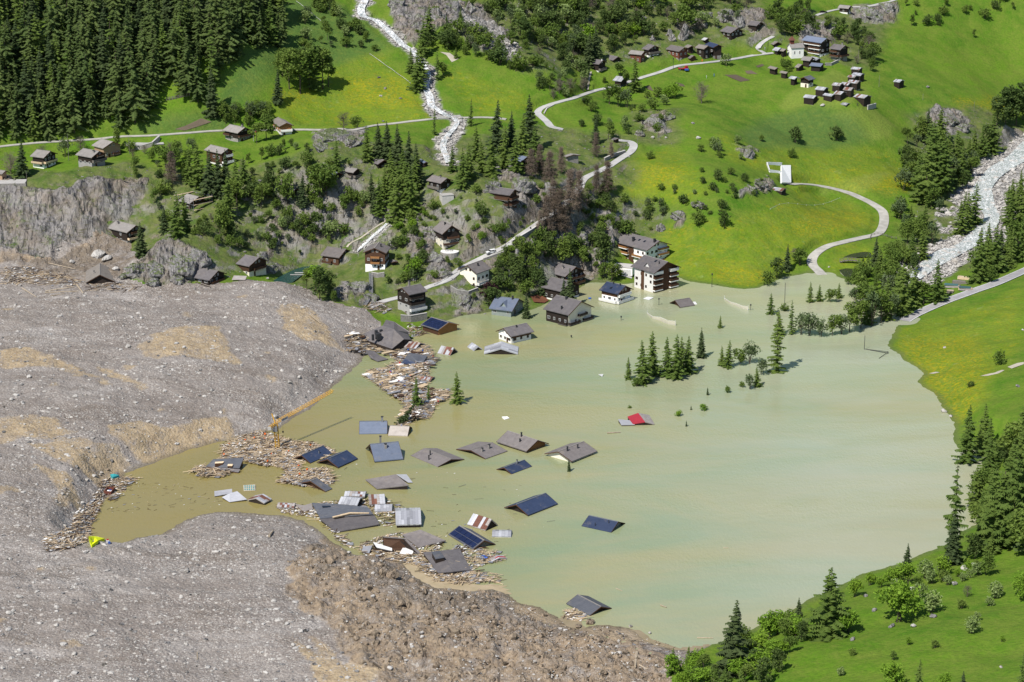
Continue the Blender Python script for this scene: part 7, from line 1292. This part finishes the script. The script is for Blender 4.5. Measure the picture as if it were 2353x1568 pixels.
def wall_line(name, label, pts, h, th, m, cap=None, sink=1.5, off=None):
    P = np.array([hit(*q) for q in pts]); c = P.mean(0); o = thing(name, label, 'wall', c); mb = MB(); cp = MB()
    n = len(P); V = []; C = []
    for i, p in enumerate(P):
        t = P[min(i + 1, n - 1)] - P[max(i - 1, 0)]; nn = np.array([-t[1], t[0]]); nn = nn / (np.linalg.norm(nn) + 1e-9) * th / 2; hh = h if np.ndim(h) == 0 else h[i]; q = p - c
        V += [(q[0] + nn[0], q[1] + nn[1], q[2] - sink), (q[0] - nn[0], q[1] - nn[1], q[2] - sink), (q[0] - nn[0], q[1] - nn[1], q[2] + hh), (q[0] + nn[0], q[1] + nn[1], q[2] + hh)]
        C += [(q[0] + nn[0] * 1.25, q[1] + nn[1] * 1.25, q[2] + hh), (q[0] - nn[0] * 1.25, q[1] - nn[1] * 1.25, q[2] + hh), (q[0] - nn[0] * 1.25, q[1] - nn[1] * 1.25, q[2] + hh + .12), (q[0] + nn[0] * 1.25, q[1] + nn[1] * 1.25, q[2] + hh + .12)]
    F = [(a + 4 * i, b + 4 * i, b + 4 * i + 4, a + 4 * i + 4) for i in range(n - 1) for a, b in ((0, 1), (1, 2), (2, 3), (3, 0))] + [(0, 3, 2, 1), (4 * n - 4, 4 * n - 3, 4 * n - 2, 4 * n - 1)]
    mb.add(V, F).build('masonry', m, o); cp.add(C, F).build('coping', cap or 'concrete', o); return o
wall_line('retaining_wall', 'long stone retaining wall below the descending road', tp(2,1,2,690,90,640,180,585,270,525,380,455), 2.2, .7, 'stone')
wall_line('retaining_wall', 'short stone wall beside the white off-roader', tp(1,1,2090,830,2200,790,2340,740), 1.0, .6, 'stone'); wall_line('retaining_wall', 'stone retaining wall under the topmost road', tp(3,0,780,92,900,92,1040,70,1100,58), 1.6, .6, 'stone')
wall_line('retaining_wall', 'curved stone wall in front of the white house', tp(1,1,1790,1088,1850,1125,1950,1140,2040,1105), 1.3, .5, 'stone'); wall_line('retaining_wall', 'stone wall and garden bank below the red brown chalet', tp(1,1,1065,975,1120,985,1180,975), 1.8, .5, 'stone')
wall_line('retaining_wall', 'rough stone edge of the parking terrace by the forest road', tp(0,0,1200,1375,1300,1375,1400,1345,1465,1285), 1.8, .8, 'stone'); wall_line('retaining_wall', 'stone footing wall under the five storey house', tp(1,1,1330,1385,1420,1392,1570,1365), 2.6, .8, 'stone')
wall_line('retaining_wall', 'grey terrace wall on the hamlet bank below the shed', tp(3,0,525,605,580,605,645,575), 1.4, .5, 'stone'); wall_line('retaining_wall', 'concrete wall corner beside the large barn', tp(3,0,915,1010,955,1000,990,990), 2.2, .5, 'concrete')
wall_line('retaining_wall', 'low wall at the outer edge of the inner hairpin', tp(2,0,295,1050,320,1005,385,972), .5, .5, 'stone'); wall_line('retaining_wall', 'rock faced bank wall under the upper hairpin road', tp(2,0,850,1480,940,1440,1040,1410), 1.4, .6, 'stone')
# round terrace with white paving and two tables
p = hit(*T(1,1,1780,790)); TE = thing('terrace', 'round stone terrace with white paving below the tall chalet', 'terrace', p); MB().tube((0, 2, -3), (0, 2, 1.7), 4.2, 4.0, 18).build('masonry', 'stone', TE); MB().tube((0, 2, 1.7), (0, 2, 1.85), 3.9, 3.9, 18).build('paving', 'plaster', TE)
for i in (-1.2, .6):
    tb = thing('garden_table', ('left' if i < 0 else 'right') + ' dark table on the round white terrace', 'table', (p[0] + i, p[1] + 1.6, p[2] + 1.85), .3, 'tables on the round terrace'); MB().box((0, 0, .72), (1.3, .8, .06)).build('tabletop', 'metal_dark', tb)
    for x in (-.5, .5):
        for y in (-.3, .3): MB().box((x, y, .34), (.07, .07, .7)).build('leg', 'metal_dark', tb)
p = hit(*T(1,1,1765,290)); q = thing('garage', 'pale concrete garage block below the white based knoll chalet', 'garage', p, R(20)); MB().box((0, 1.8, .6), (5.2, 4, 4.6)).build('wall', 'concrete', q); MB().box((0, 1.8, 2.98), (5.5, 4.3, .16)).build('roof', 'concrete', q)
def lying(label, name, cat, q, m, lift=.7, th=1.2):
    P = [hit(u, v) + np.array([0, 0, lift]) for u, v in q]; c = np.mean(P, 0); o = thing(name, label, cat, c); MB().slab([p - c for p in P], th).build('slab', m, o); return o, c
RAMP, rc_ = lying('white concrete ramp and low walls standing alone in the right meadow', 'concrete_ramp', 'concrete ramp', [(1796,384),(1817,384),(1818,424),(1797,424)], 'white_paint', .9)
for a, b in (((1762,379),(1796,380)),((1762,379),(1768,396)),((1768,396),(1796,400))): P_, Q_ = hit(*a) - rc_, hit(*b) - rc_; MB().beam(P_ + np.array([0, 0, .5]), Q_ + np.array([0, 0, .5]), .45, 1.6).build('low_wall', 'white_paint', RAMP)
p = hit(*T(0,1,100,120)); q = thing('paved_terrace', 'pale flat terrace slab on the cliff top at far left', 'terrace', p, R(4)); MB().box((0, 0, .3), (13, 8, 1.2)).build('slab', 'concrete', q); MB().box((1, -4.2, -.6), (12, .5, 3)).build('masonry', 'stone', q)
p = hit(*T(0,0,1330,1330)); MB().box((0, 0, .5), (17, 6, .3), R(12)).build('terrace_pavement', 'road_concrete', tag(thing('parking_terrace', 'flat grey parking terrace below the forest road', 'terrace', p), None))
tag(bpy.data.objects['terrace_pavement'], None)
p = hit(*T(2,1,930,960)); tag(MB().add([tuple(hit(*T(2,1,x, y)) - p + np.array([0, 0, .25])) for x, y in ((790,850),(870,840),(935,885),(1105,960),(1100,1000),(1020,975),(930,950),(775,910))], [tuple(range(8))]).build('pavement', 'road_concrete', None, p), 'pale paved yard beside the flat roofed garage', kind='structure')
# metal stairs below the red brown chalet
def stairs(label, a, b, w):
    A, B = hit(*a), hit(*b); o = thing('outdoor_stairs', label, 'stairs', A); d = Vector(B - A); n = max(8, int(d.length / .32)); hx = Vector((d.x, d.y, 0)); sx = Vector((-hx.y, hx.x, 0)).normalized() * w / 2 if hx.length > .5 else Vector((w / 2, 0, 0)); up = Vector((0, 0, .5))
    for s, nm in ((-1, 'stringer'), (1, 'stringer')): MB().beam(sx * s + up, d + sx * s + up, .14, .32).build(nm, 'metal_grey', o); MB().beam(sx * s + up * 3, d + sx * s + up * 3, .08).build('handrail', 'metal_grey', o)
    st = MB()
    for i in range(n): st.box(d * (i + .5) / n + up, (w, .24, .05), math.atan2(sx.y, sx.x))
    tag(st.build('tread', 'tin_grey', o), kind='stuff')
stairs('upper flight of grey metal stairs below the red brown chalet', T(1,1,1057,1150), T(1,1,1056,950), 1.5); stairs('lower flight of grey metal stairs ending at the debris', T(1,1,1000,1245), T(1,1,1055,1155), 1.5)
def fence(label, pts, n, h, m='grey_wood', rails=2, r=.07, rm=None):
    P = [hit(*q) for q in pts]; L = np.r_[0, np.cumsum([np.linalg.norm(P[i + 1] - P[i]) for i in range(len(P) - 1)])]; o = thing('fence', label, 'fence', P[0]); prev = None
    for i in range(n):
        s = L[-1] * i / (n - 1); k = min(np.searchsorted(L, s, 'right') - 1, len(P) - 2); t = (s - L[k]) / (L[k + 1] - L[k] + 1e-9); q = P[k] * (1 - t) + P[k + 1] * t; q = Vector((q[0], q[1], hz1(q[0], q[1]))) - Vector(P[0])
        MB().box(q + Vector((0, 0, h / 2 - .1)), (r * 1.6, r * 1.6, h + .2)).build('post', m, o)
        if prev is not None:
            for j in range(rails): zz = Vector((0, 0, h * (j + .7) / rails - .05)); MB().beam(prev + zz, q + zz, r, r).build('rail', rm or m, o)
        prev = q
    return o
fence('dark timber snow fence on the slope below the forest', tp(0,0,1530,925,1600,915,1680,895,1745,885), 9, 1.6, 'grey_wood', 3, .16); fence('thin white wire fence climbing the grassy slope', tp(1,0,1045,505,1160,585,1290,680,1420,775), 12, .9, 'grey_wood', 1, .09, 'white_paint'); fence('upper white wire fence on the steep grass', tp(1,0,370,20,480,105,600,205,680,268), 10, .9, 'grey_wood', 1, .09, 'white_paint')
fence('wooden rail fence beside the gravel track', tp(3,1,940,635,945,605,1010,590,1080,605,1180,630), 10, 1.1, 'grey_wood', 2, .12); fence('grey guard rail along the road below the white off-roader', tp(1,1,1640,1062,1760,1000,1850,945), 9, .8, 'metal_grey', 1, .1); fence('guard rail beside the road under the withered larches', tp(2,1,20,668,120,600,240,515), 9, .8, 'metal_grey', 1, .1); fence('low white fence across the buttercup meadow', tp(3,1,20,360,320,320,660,258), 9, .6, 'white_paint', 1, .06)
# small wooden bridge over the ponds
p = hit(*T(3,1,752,850)); WB = thing('footbridge', 'little arched wooden bridge between the two dark ponds', 'bridge', p, R(3)); N7 = 9
for i in range(N7): a = (i + .5) / N7 * 2 - 1; MB().box((a * 4.5, 0, .5 + .7 * (1 - a * a)), (.96, 1.7, .12)).build('plank', 'grey_wood', WB)
for s in (-1, 1):
    for i in range(6): a = i / 5 * 2 - 1; MB().box((a * 4.4, s * .85, 1.1 + .7 * (1 - a * a)), (.14, .14, 1.2)).build('post', 'grey_wood', WB)
    for i in range(5): a = i / 5 * 2 - 1; b = (i + 1) / 5 * 2 - 1; MB().beam((a * 4.4, s * .85, 1.65 + .7 * (1 - a * a)), (b * 4.4, s * .85, 1.65 + .7 * (1 - b * b)), .12).build('rail', 'grey_wood', WB)
# poles and lamps
def pole(label, t, x, y, hp, lamp=False, name='pole', m='metal_dark', w=.09, z=None):
    p = hit(*T(*t, x, y)) if z is None else at_z(*T(*t, x, y), z); h = hp / 4 / ppm(p) / .95; o = thing(name, label, 'street lamp' if lamp else 'pole', p); MB().tube((0, 0, -.8), (0, 0, h), w, w * .7, 6).build('shaft', m, o)
    if lamp: MB().tube((0, 0, h - .1), (0, 0, h + .45), .18, .34, 6).build('lantern', 'metal_dark', o); MB().tube((0, 0, h + .45), (0, 0, h + .75), .42, .05, 6).build('lantern_cap', 'metal_dark', o)
    return o
for lb, t, x, y, hp, lamp in [('street lamp drowned in front of the lower apartment house',(2,1),1350,1238,50,True),('street lamp drowned in front of the cream gable chalet',(2,1),1003,1378,26,True),('lamp head just above the water in mid lake',(2,1),545,1537,8,True),('tall dark lamp at the meadow shore',(2,1),1837,1072,110,True),('lamp at the far end of the right net',(2,1),2193,1284,40,True),
 ('wooden pole right of the upper hamlet chalets',(3,0),830,568,105,False),('wooden pole between the barn cluster and the lone barn',(3,0),1020,800,100,False),('wooden pole at the edge of the riverside meadow',(3,0),1893,1030,90,False),('short pole in the meadow below the lone barn',(3,0),1423,920,55,False),('slim mast standing in the right lake shallows',(3,2),885,78,128,False),('pale slim pole among the flooded islets',(3,1),153,1225,190,False),('lamp post on the road by the hamlet garages',(2,0),1482,640,90,True),('lamp post beside the short paved path',(2,0),652,845,60,True),
 ('dark post at the road hairpin',(2,0),1152,1335,80,False),('lamp post on the road right of the off-roader',(1,1),2295,695,70,True),('post beside the five storey house meadow',(1,1),1160,1185,50,False),('post on the shore above the boathouse',(1,1),1880,1330,80,False),('tall pole beside the parking terrace',(0,0),1190,1415,140,False),('tall pole beside the tan house trees',(0,0),632,1480,240,False),('pole on the cliff top terrace',(0,1),250,155,140,False),('lamp post on the descending road bend',(2,1),170,585,50,True)]: pole(lb, t, x, y, hp, lamp, 'street_lamp' if lamp else 'pole', 'metal_dark' if lamp or 'slim' in lb else 'grey_wood', .12)
p = hit(*T(1,1,1550,368)); q = thing('wooden_cross', 'tall wooden cross on the knoll below the white based chalet', 'cross', p); MB().box((0, 0, 1.6), (.22, .22, 3.6)).build('upright', 'grey_wood', q); MB().box((0, -.02, 2.6), (1.9, .2, .22)).build('crossbar', 'grey_wood', q); MB().box((0, 0, -.1), (.9, .9, .5)).build('plinth', 'stone', q)
# Swiss flags
def flag(label, t, x, y, hp):
    p = hit(*T(*t, x, y)); h = hp / 4 / ppm(p) / .95; o = thing('flagpole', label, 'flag', p); MB().tube((0, 0, -.3), (0, 0, h), .06, .05, 6).build('shaft', 'white_paint', o); f = MB().box((.75, 0, h - .9), (1.4, .04, 1.4)).build('flag_cloth', 'red_paint', o)
    MB().box((.75, -.035, h - .9), (.9, .03, .27)).build('white_cross_bar', 'white_paint', f); MB().box((.75, -.04, h - .9), (.27, .03, .9)).build('white_cross_bar', 'white_paint', f)
flag('red flag with white cross among the brown trees', (2,0), 315, 1560, 110); flag('red flag with white cross at the corner of the roadside chalet', (0,0), 2330, 1300, 110)
# nets standing in the lake
m, N = newmat('net_mesh'); N.p.inputs['Base Color'].default_value = (.62, .57, .47, 1); N.p.inputs['Roughness'].default_value = .9; tr = N.n.new('ShaderNodeBsdfTransparent'); mx = N.n.new('ShaderNodeMixShader'); mx.inputs[0].default_value = .45; N.l.new(tr.outputs[0], mx.inputs[1]); N.l.new(N.p.outputs[0], mx.inputs[2]); N.l.new(mx.outputs[0], N.n['Material Output'].inputs[0])
def net(label, t, top, bot):
    A = [at_z(*T(*t, x, y), 0.0) for x, y in bot]; o = thing('ball_net', label, 'net', A[0]); H_ = [(bot[i][1] - top[i][1]) / 4 / ppm(A[i]) / .95 for i in range(len(bot))]; V = []; n = len(A)
    for q, h in zip(A, H_): q = q - A[0]; V += [(q[0], q[1], -.4), (q[0], q[1], h)]
    V += [(x, y + .02, z) for x, y, z in V]; F = [(2 * i, 2 * i + 2, 2 * i + 3, 2 * i + 1) for i in range(n - 1)] + [(2 * n + 2 * i, 2 * n + 2 * i + 1, 2 * n + 2 * i + 3, 2 * n + 2 * i + 2) for i in range(n - 1)]; MB().add(V, F).build('netting', 'net_mesh', o)
    for i in (0, n - 1): q = A[i] - A[0]; MB().tube((q[0], q[1], -1), (q[0], q[1], max(H_[i], 1.2) + .5), .07, .05, 6).build('post', 'white_paint', o)
    for i in range(n - 1): a = A[i] - A[0]; b = A[i + 1] - A[0]; MB().beam((a[0], a[1], H_[i]), (b[0], b[1], H_[i + 1]), .07).build('top_rope', 'white_paint', o)
net('right pale ball net sagging into the lake', (2,1), [(1945,1172),(2000,1205),(2060,1222),(2110,1242),(2170,1250)], [(1952,1185),(2000,1222),(2060,1246),(2110,1268),(2170,1284)]); net('left pale ball net sagging into the lake', (2,1), [(1235,1308),(1290,1340),(1360,1348),(1430,1378),(1503,1385)], [(1242,1318),(1290,1362),(1360,1382),(1430,1412),(1503,1426)])
# floating goal frame
q = thing('goal_frame', 'dark goal frame lying half sunk near the right meadow shore', 'goal', at_z(*T(3,2,1000,110), 0)); c = at_z(*T(3,2,1000,110), 0)
G4 = [Vector(at_z(*T(3,2,x, y), z) - c) for x, y, z in ((895,75,.1),(1105,98,.5),(1020,160,.1),(1105,112,.2))]
for a, b in ((0, 1), (1, 2), (1, 3), (0, 3)): MB().beam(G4[a], G4[b], .14).build('frame_tube', 'metal_dark', q)
# scaffolding round the house under renovation
c = np.array(SCAF.location); SC = thing('scaffolding', 'pale metal scaffolding around the house on the bluff', 'scaffolding', c, SCAF.rotation_euler[2])
for x in np.linspace(-6, 6.5, 6):
    for y in (-5.2, 5.2): MB().tube((x, y, -2), (x, y, 6.2), .08, .08, 5).build('upright', 'metal_grey', SC)
for z in (1.0, 3.2, 5.4):
    for y in (-5.2, 5.2): MB().beam((-6, y, z), (6.5, y, z), .08).build('ledger', 'metal_grey', SC)
    for x in (-6.2, 6.6): MB().beam((x, -5.2, z), (x, 5.2, z), .08).build('ledger', 'metal_grey', SC); MB().box((x, 0, z - .1), (1.0, 10.4, .08)).build('platform', 'pale_wood', SC)

# ------------------------------------------------------------------ vehicles
def wheel(parent, x, y, r, w=.24):
    o = MB().tube((x, y - w / 2, r), (x, y + w / 2, r), r, r, 12).build('wheel', 'rubber', parent); MB().tube((x, y - w / 2 - .01, r), (x, y + w / 2 + .01, r), r * .55, r * .55, 10).build('rim', 'metal_grey', o)
def jeep(p, yaw):
    o = thing('off_road_car', 'white boxy off-road car driving down the pale road', 'car', p, yaw)
    b = MB(); b.add([(x, y, z) for y in (-.88, .88) for x, z in ((-2.05, .5), (2.05, .5), (2.05, 1.0), (.75, 1.12), (-2.05, 1.12))], [(0, 1, 2, 3, 4), (9, 8, 7, 6, 5)] + [(i, (i + 1) % 5, 5 + (i + 1) % 5, 5 + i) for i in range(5)]); b.build('body', 'white_paint', o)
    c = MB(); c.add([(x, y * f, z) for y in (-.82, .82) for x, z, f in ((-2.0, 1.12, 1), (.75, 1.12, 1), (.35, 1.72, .93), (-1.95, 1.72, .93))], [(0, 1, 2, 3), (7, 6, 5, 4)] + [(i, (i + 1) % 4, 4 + (i + 1) % 4, 4 + i) for i in range(4)]); c.build('cabin_glass', 'black_paint', o)
    MB().box((-.8, 0, 1.78), (2.4, 1.56, .1)).build('hard_top', 'white_paint', o)
    for x in (-1.35, -.55, .25):
        for y in (-.84, .84): MB().box((x, y, 1.42), (.14, .06, .62)).build('pillar', 'white_paint', o)
    for x in (-1.3, 1.35):
        for y in (-.85, .85): wheel(o, x, y, .42); MB().box((x, y, .92), (1.0, .3, .1)).build('wheel_arch', 'black_paint', o)
    for y in (-.6, .6): MB().tube((2.06, y, .82), (2.1, y, .82), .14, .14, 8).build('headlight', 'white_cloth', o)
    MB().box((2.2, 0, .55), (.2, 1.7, .2)).build('bumper', 'black_paint', o); MB().tube((-2.25, 0, .95), (-2.06, 0, .95), .38, .38, 10).build('spare_wheel', 'rubber', o)
    MB().box((.75, 0, 1.4), (.05, 1.4, .5)).build('windscreen', 'window_glass', o)
p = hit(*T(1,1,2175,790)); t_ = PW['bend']; i = int(np.argmin(((t_[:, :2] - p[:2]) ** 2).sum(1))); d = t_[min(i + 3, len(t_) - 1)] - t_[max(i - 3, 0)]; pz = t_[i] + np.array([.3, -.5, .06]); jeep(pz, math.atan2(d[1], d[0]))
p = hit(*T(2,0,1575,648)); q = thing('red_truck', 'small red flatbed truck with blue load parked below the hamlet road', 'truck', p, R(8)); MB().box((0, 0, .85), (5.6, 1.7, .25)).build('chassis', 'metal_dark', q); MB().box((1.6, 0, 1.55), (1.5, 1.8, 1.3)).build('cab', 'red_paint', q); MB().box((1.75, 0, 1.85), (1.0, 1.83, .5)).build('window', 'window_glass', q); MB().box((-1.0, 0, 1.15), (3.4, 1.9, .35)).build('load_bed', 'red_paint', q); MB().box((-1.2, -.1, 1.6), (1.9, 1.4, .6)).build('load', 'grey_wood', q); MB().box((1.4, -1.6, .7), (2.0, .9, .8)).build('blue_tool_box', 'blue_paint', q)
for x in (-1.9, 1.7):
    for y in (-.85, .85): wheel(q, x, y, .42)
def car(label, p, yaw, m, name='parked_car'):
    o = thing(name, label, 'car', p, yaw); MB().box((0, 0, .62), (4.1, 1.7, .6)).build('body', m, o); c = MB(); c.add([(x, y, z) for y in (-.74, .74) for x, z in ((-1.7, .92), (1.0, .92), (.4, 1.45), (-1.3, 1.45))], [(0, 1, 2, 3), (7, 6, 5, 4)] + [(i, (i + 1) % 4, 4 + (i + 1) % 4, 4 + i) for i in range(4)]); c.build('cabin', m, o); MB().box((-.45, 0, 1.2), (1.8, 1.52, .36)).build('window', 'window_glass', o)
    for x in (-1.3, 1.3):
        for y in (-.8, .8): wheel(o, x, y, .33, .2)
    for y in (-.6, .6): MB().box((-2.06, y, .75), (.05, .3, .16)).build('tail_light', 'red_paint', o)
car('black car parked beside the topmost road', hit(*T(3,0,508,122)), R(10), 'black_paint')
# people: one continuous skinned body each
def person(label, p, m, pose=0, yaw=0):
    me = bpy.data.meshes.new('person'); V = [(0, 0, .95), (0, 0, 1.2), (0, 0, 1.42), (0, .0, 1.52), (0, -.02, 1.66), (-.11, 0, .9), (-.12, -.04 - .1 * pose, .5), (-.12, .02 - .16 * pose, .06), (-.12, -.12 - .16 * pose, .03), (.11, 0, .9), (.12, .0 + .12 * pose, .5), (.12, .05 + .2 * pose, .06), (.12, -.08 + .2 * pose, .03), (-.2, 0, 1.4), (-.28, -.03, 1.12), (-.27, -.16 - .1 * pose, .9), (.2, 0, 1.4), (.28, -.02, 1.12), (.27, -.14, .9)]
    E = [(0, 1), (1, 2), (2, 3), (3, 4), (0, 5), (5, 6), (6, 7), (7, 8), (0, 9), (9, 10), (10, 11), (11, 12), (2, 13), (13, 14), (14, 15), (2, 16), (16, 17), (17, 18)]; Rr = [.15, .14, .15, .06, .11, .09, .07, .045, .04, .09, .07, .045, .04, .07, .05, .035, .07, .05, .035]
    me.from_pydata(V, E, []); me.materials.append(MATS[m]); o = put('person', me, None, p, (0, 0, yaw)); sm = o.modifiers.new('Skin', 'SKIN'); sl = me.skin_vertices[0].data
    for i, r_ in enumerate(Rr): sl[i].radius = (r_, r_)
    sl[0].use_root = True; o.modifiers.new('Subdivision', 'SUBSURF').levels = 1; o.modifiers['Subdivision'].render_levels = 1
    hd = bpy.data.meshes.new('hair'); bm = bmesh.new(); bmesh.ops.create_icosphere(bm, subdivisions=2, radius=.125); bm.to_mesh(hd); bm.free(); hd.materials.append(MATS['bark']); put('hair', hd, o, (0, .02, 1.72), None, (1, 1.05, .8))
    return tag(o, label, 'person')
person('person in orange work clothes walking on the hamlet road', hit(*T(2,0,1748,575)), 'orange_cloth', 1, .4); person('person in white working in the garden below the hamlet', hit(*T(2,0,1788,722)), 'white_cloth', .5, 1.0); person('person in blue bending in the garden, right of the white clad one', hit(*T(2,0,1857,706)), 'blue_paint', .4, 2); person('person in dark clothes in front of the large barn', hit(*T(3,0,823,978)), 'metal_dark', .2, 0); person('person in white near the hamlet side road', hit(*T(2,0,2325,460)), 'white_cloth', .3, 1)
# garden soil beds and bare patches as thin sheets on the ground
def patch(label, t, q, m, name='soil_patch', lift=.12):
    P = [hit(*T(*t, q[i], q[i + 1])) for i in range(0, len(q), 2)]; c = np.mean(P, 0); n = len(P); V = []; F = []
    for s in (1.0, .66, .33):
        for p in P: x, y = c[:2] + (p[:2] - c[:2]) * s; V.append((x - c[0], y - c[1], hz1(x, y) - c[2] + lift))
    V.append((0, 0, hz1(*c[:2]) - c[2] + lift)); 
    for k in (0, 1): F += [(k * n + i, k * n + (i + 1) % n, (k + 1) * n + (i + 1) % n, (k + 1) * n + i) for i in range(n)]
    F += [(2 * n + i, 2 * n + (i + 1) % n, 3 * n) for i in range(n)]; return tag(MB().add(V, F).build(name, m, None, c), label, kind='structure')
for q in ((1950,690,2060,690,2190,740,2100,755),(1500,760,1570,775,1590,797,1520,797),(2140,655,2200,650,2260,685,2160,680),(1225,795,1270,790,1300,840,1250,825),(2240,610,2300,590,2320,605,2260,625)): patch('brown garden bed below the upper hamlet', (2,0), q, 'garden_soil')
patch('bare brown soil heap beside the forest road', (0,0), (1605,1195,1700,1165,1850,1095,1945,1130,1850,1160,1700,1205), 'garden_soil', lift=.3); patch('bare earth patch in the meadow right of the torrent', (1,0), (1690,480,1780,490,1860,545,1800,575,1750,510), 'path_earth')
patch('red brown mud bank in the flooded garden', (2,1), (170,1165,260,1142,340,1200,300,1225,200,1218), 'red_mud', 'mud_bank', .45)
for i, q in enumerate(((1950,325,2090,300,2150,268,2175,270,2120,300,2020,322),(2200,240,2290,205,2351,195,2351,215,2240,255),(1480,300,1540,285,1580,290,1520,303))): patch('bare pale track patch in the flower meadow', (3,2), q, 'path_earth')
def flat(label, q, z=.05):
    P = [at_z(u, v, 0) for u, v in q]; c = np.mean(P, 0); r = random.Random(label); V = []; n = len(P)
    for i in range(n):
        a, b = P[i], P[(i + 1) % n]
        for k in range(6): t = k / 6; p = a * (1 - t) + b * t - c; j = 1 + r.uniform(-.07, .07); V.append((p[0] * j, p[1] * j, z))
    tag(MB().add(V, [tuple(range(len(V)))]).build('mud_flat', 'wet_mud', None, c), label, kind='structure')
plain('wet_mud', (0.36, 0.285, 0.185), (0.29, 0.235, 0.14), .25, .5)
flat('pale tan mud flat between the clods and the southern wrecks', [(815,1262),(880,1262),(960,1290),(1010,1325),(1100,1345),(1160,1345),(1170,1366),(1080,1366),(1000,1356),(950,1325),(920,1296),(870,1278)]); flat('pale tan mud flat at the bottom shore by the spit', [(1300,1412),(1330,1425),(1350,1446),(1470,1448),(1500,1470),(1560,1490),(1640,1482),(1600,1500),(1520,1500),(1440,1452),(1330,1452),(1280,1428)])
# timber store under tarpaulins beside the river road
for lb, x, y, W_, m in [('grey stacked timber at the back of the riverside store',1800,1000,6,'grey_wood'),('white and grey stacked timber in the middle of the riverside store',1770,1040,7,'tin_stain'),('tarpaulin covered timber stack at the left of the riverside store',1690,1075,7,'tarp_green'),('tarpaulin covered timber stack at the right of the riverside store',1815,1100,6,'tarp_green'),('small pale timber stack at the front of the riverside store',1675,1125,3,'pale_wood')]:
    p = hit(*T(3,1,x, y)); q = thing('timber_stack', lb, 'timber stack', p, R(-18), 'timber stacks beside the river road'); r = random.Random(x)
    for j in range(5): MB().box((0, -1.0 + .5 * j, .6), (W_ * r.uniform(.8, 1), .42, 1.1 + r.uniform(-.1, .1))).build('timber', r.choice(['grey_wood', 'pale_wood', 'tin_stain']), q)
    if m == 'tarp_green': MB().box((-.3, 0, 1.25), (W_ * .8, 2.7, .22), .05).build('tarpaulin', m, q)
# small floating things
for lb, t, x, y, s, m in [('blue drum floating in front of the flooded garden',(2,1),715,1182,.6,'blue_paint'),('blue drum beside the small red sheet roof',(1,3),2090,420,.6,'blue_paint'),('second blue drum beside the small red sheet roof',(1,3),2110,435,.6,'blue_paint')]:
    p = hit(*T(*t, x, y)); tag(MB().tube((-.6, 0, 0), (.6, 0, .05), s * .6, s * .6, 10).build('drum', m, None, p + np.array([0, 0, .3])), lb, 'drum')
q = hit(*T(0,3,990,290)); o = thing('junk_bundle', 'red white and blue junk bundle beside the yellow tarpaulin', 'junk', q); MB().box((0, 0, .5), (.8, .6, 1.0), .3).build('white_piece', 'white_cloth', o); MB().box((.5, -.3, .3), (.7, .6, .6), .2).build('blue_piece', 'blue_paint', o); MB().box((0, .1, 1.1), (.6, .5, .3), .5).build('red_piece', 'red_paint', o)
for i, (x, y) in enumerate(((330,960),(372,942))): a = at_z(*T(1,1,x, y), POND1[1] + .1); tag(MB().box((0, 0, 0), (9.5, .4, .25), .02).build('floating_beam', 'concrete', None, a + np.array([4, 0, .1])), ('front' if i == 0 else 'rear') + ' pale beam floating in the teal pool', 'beam')
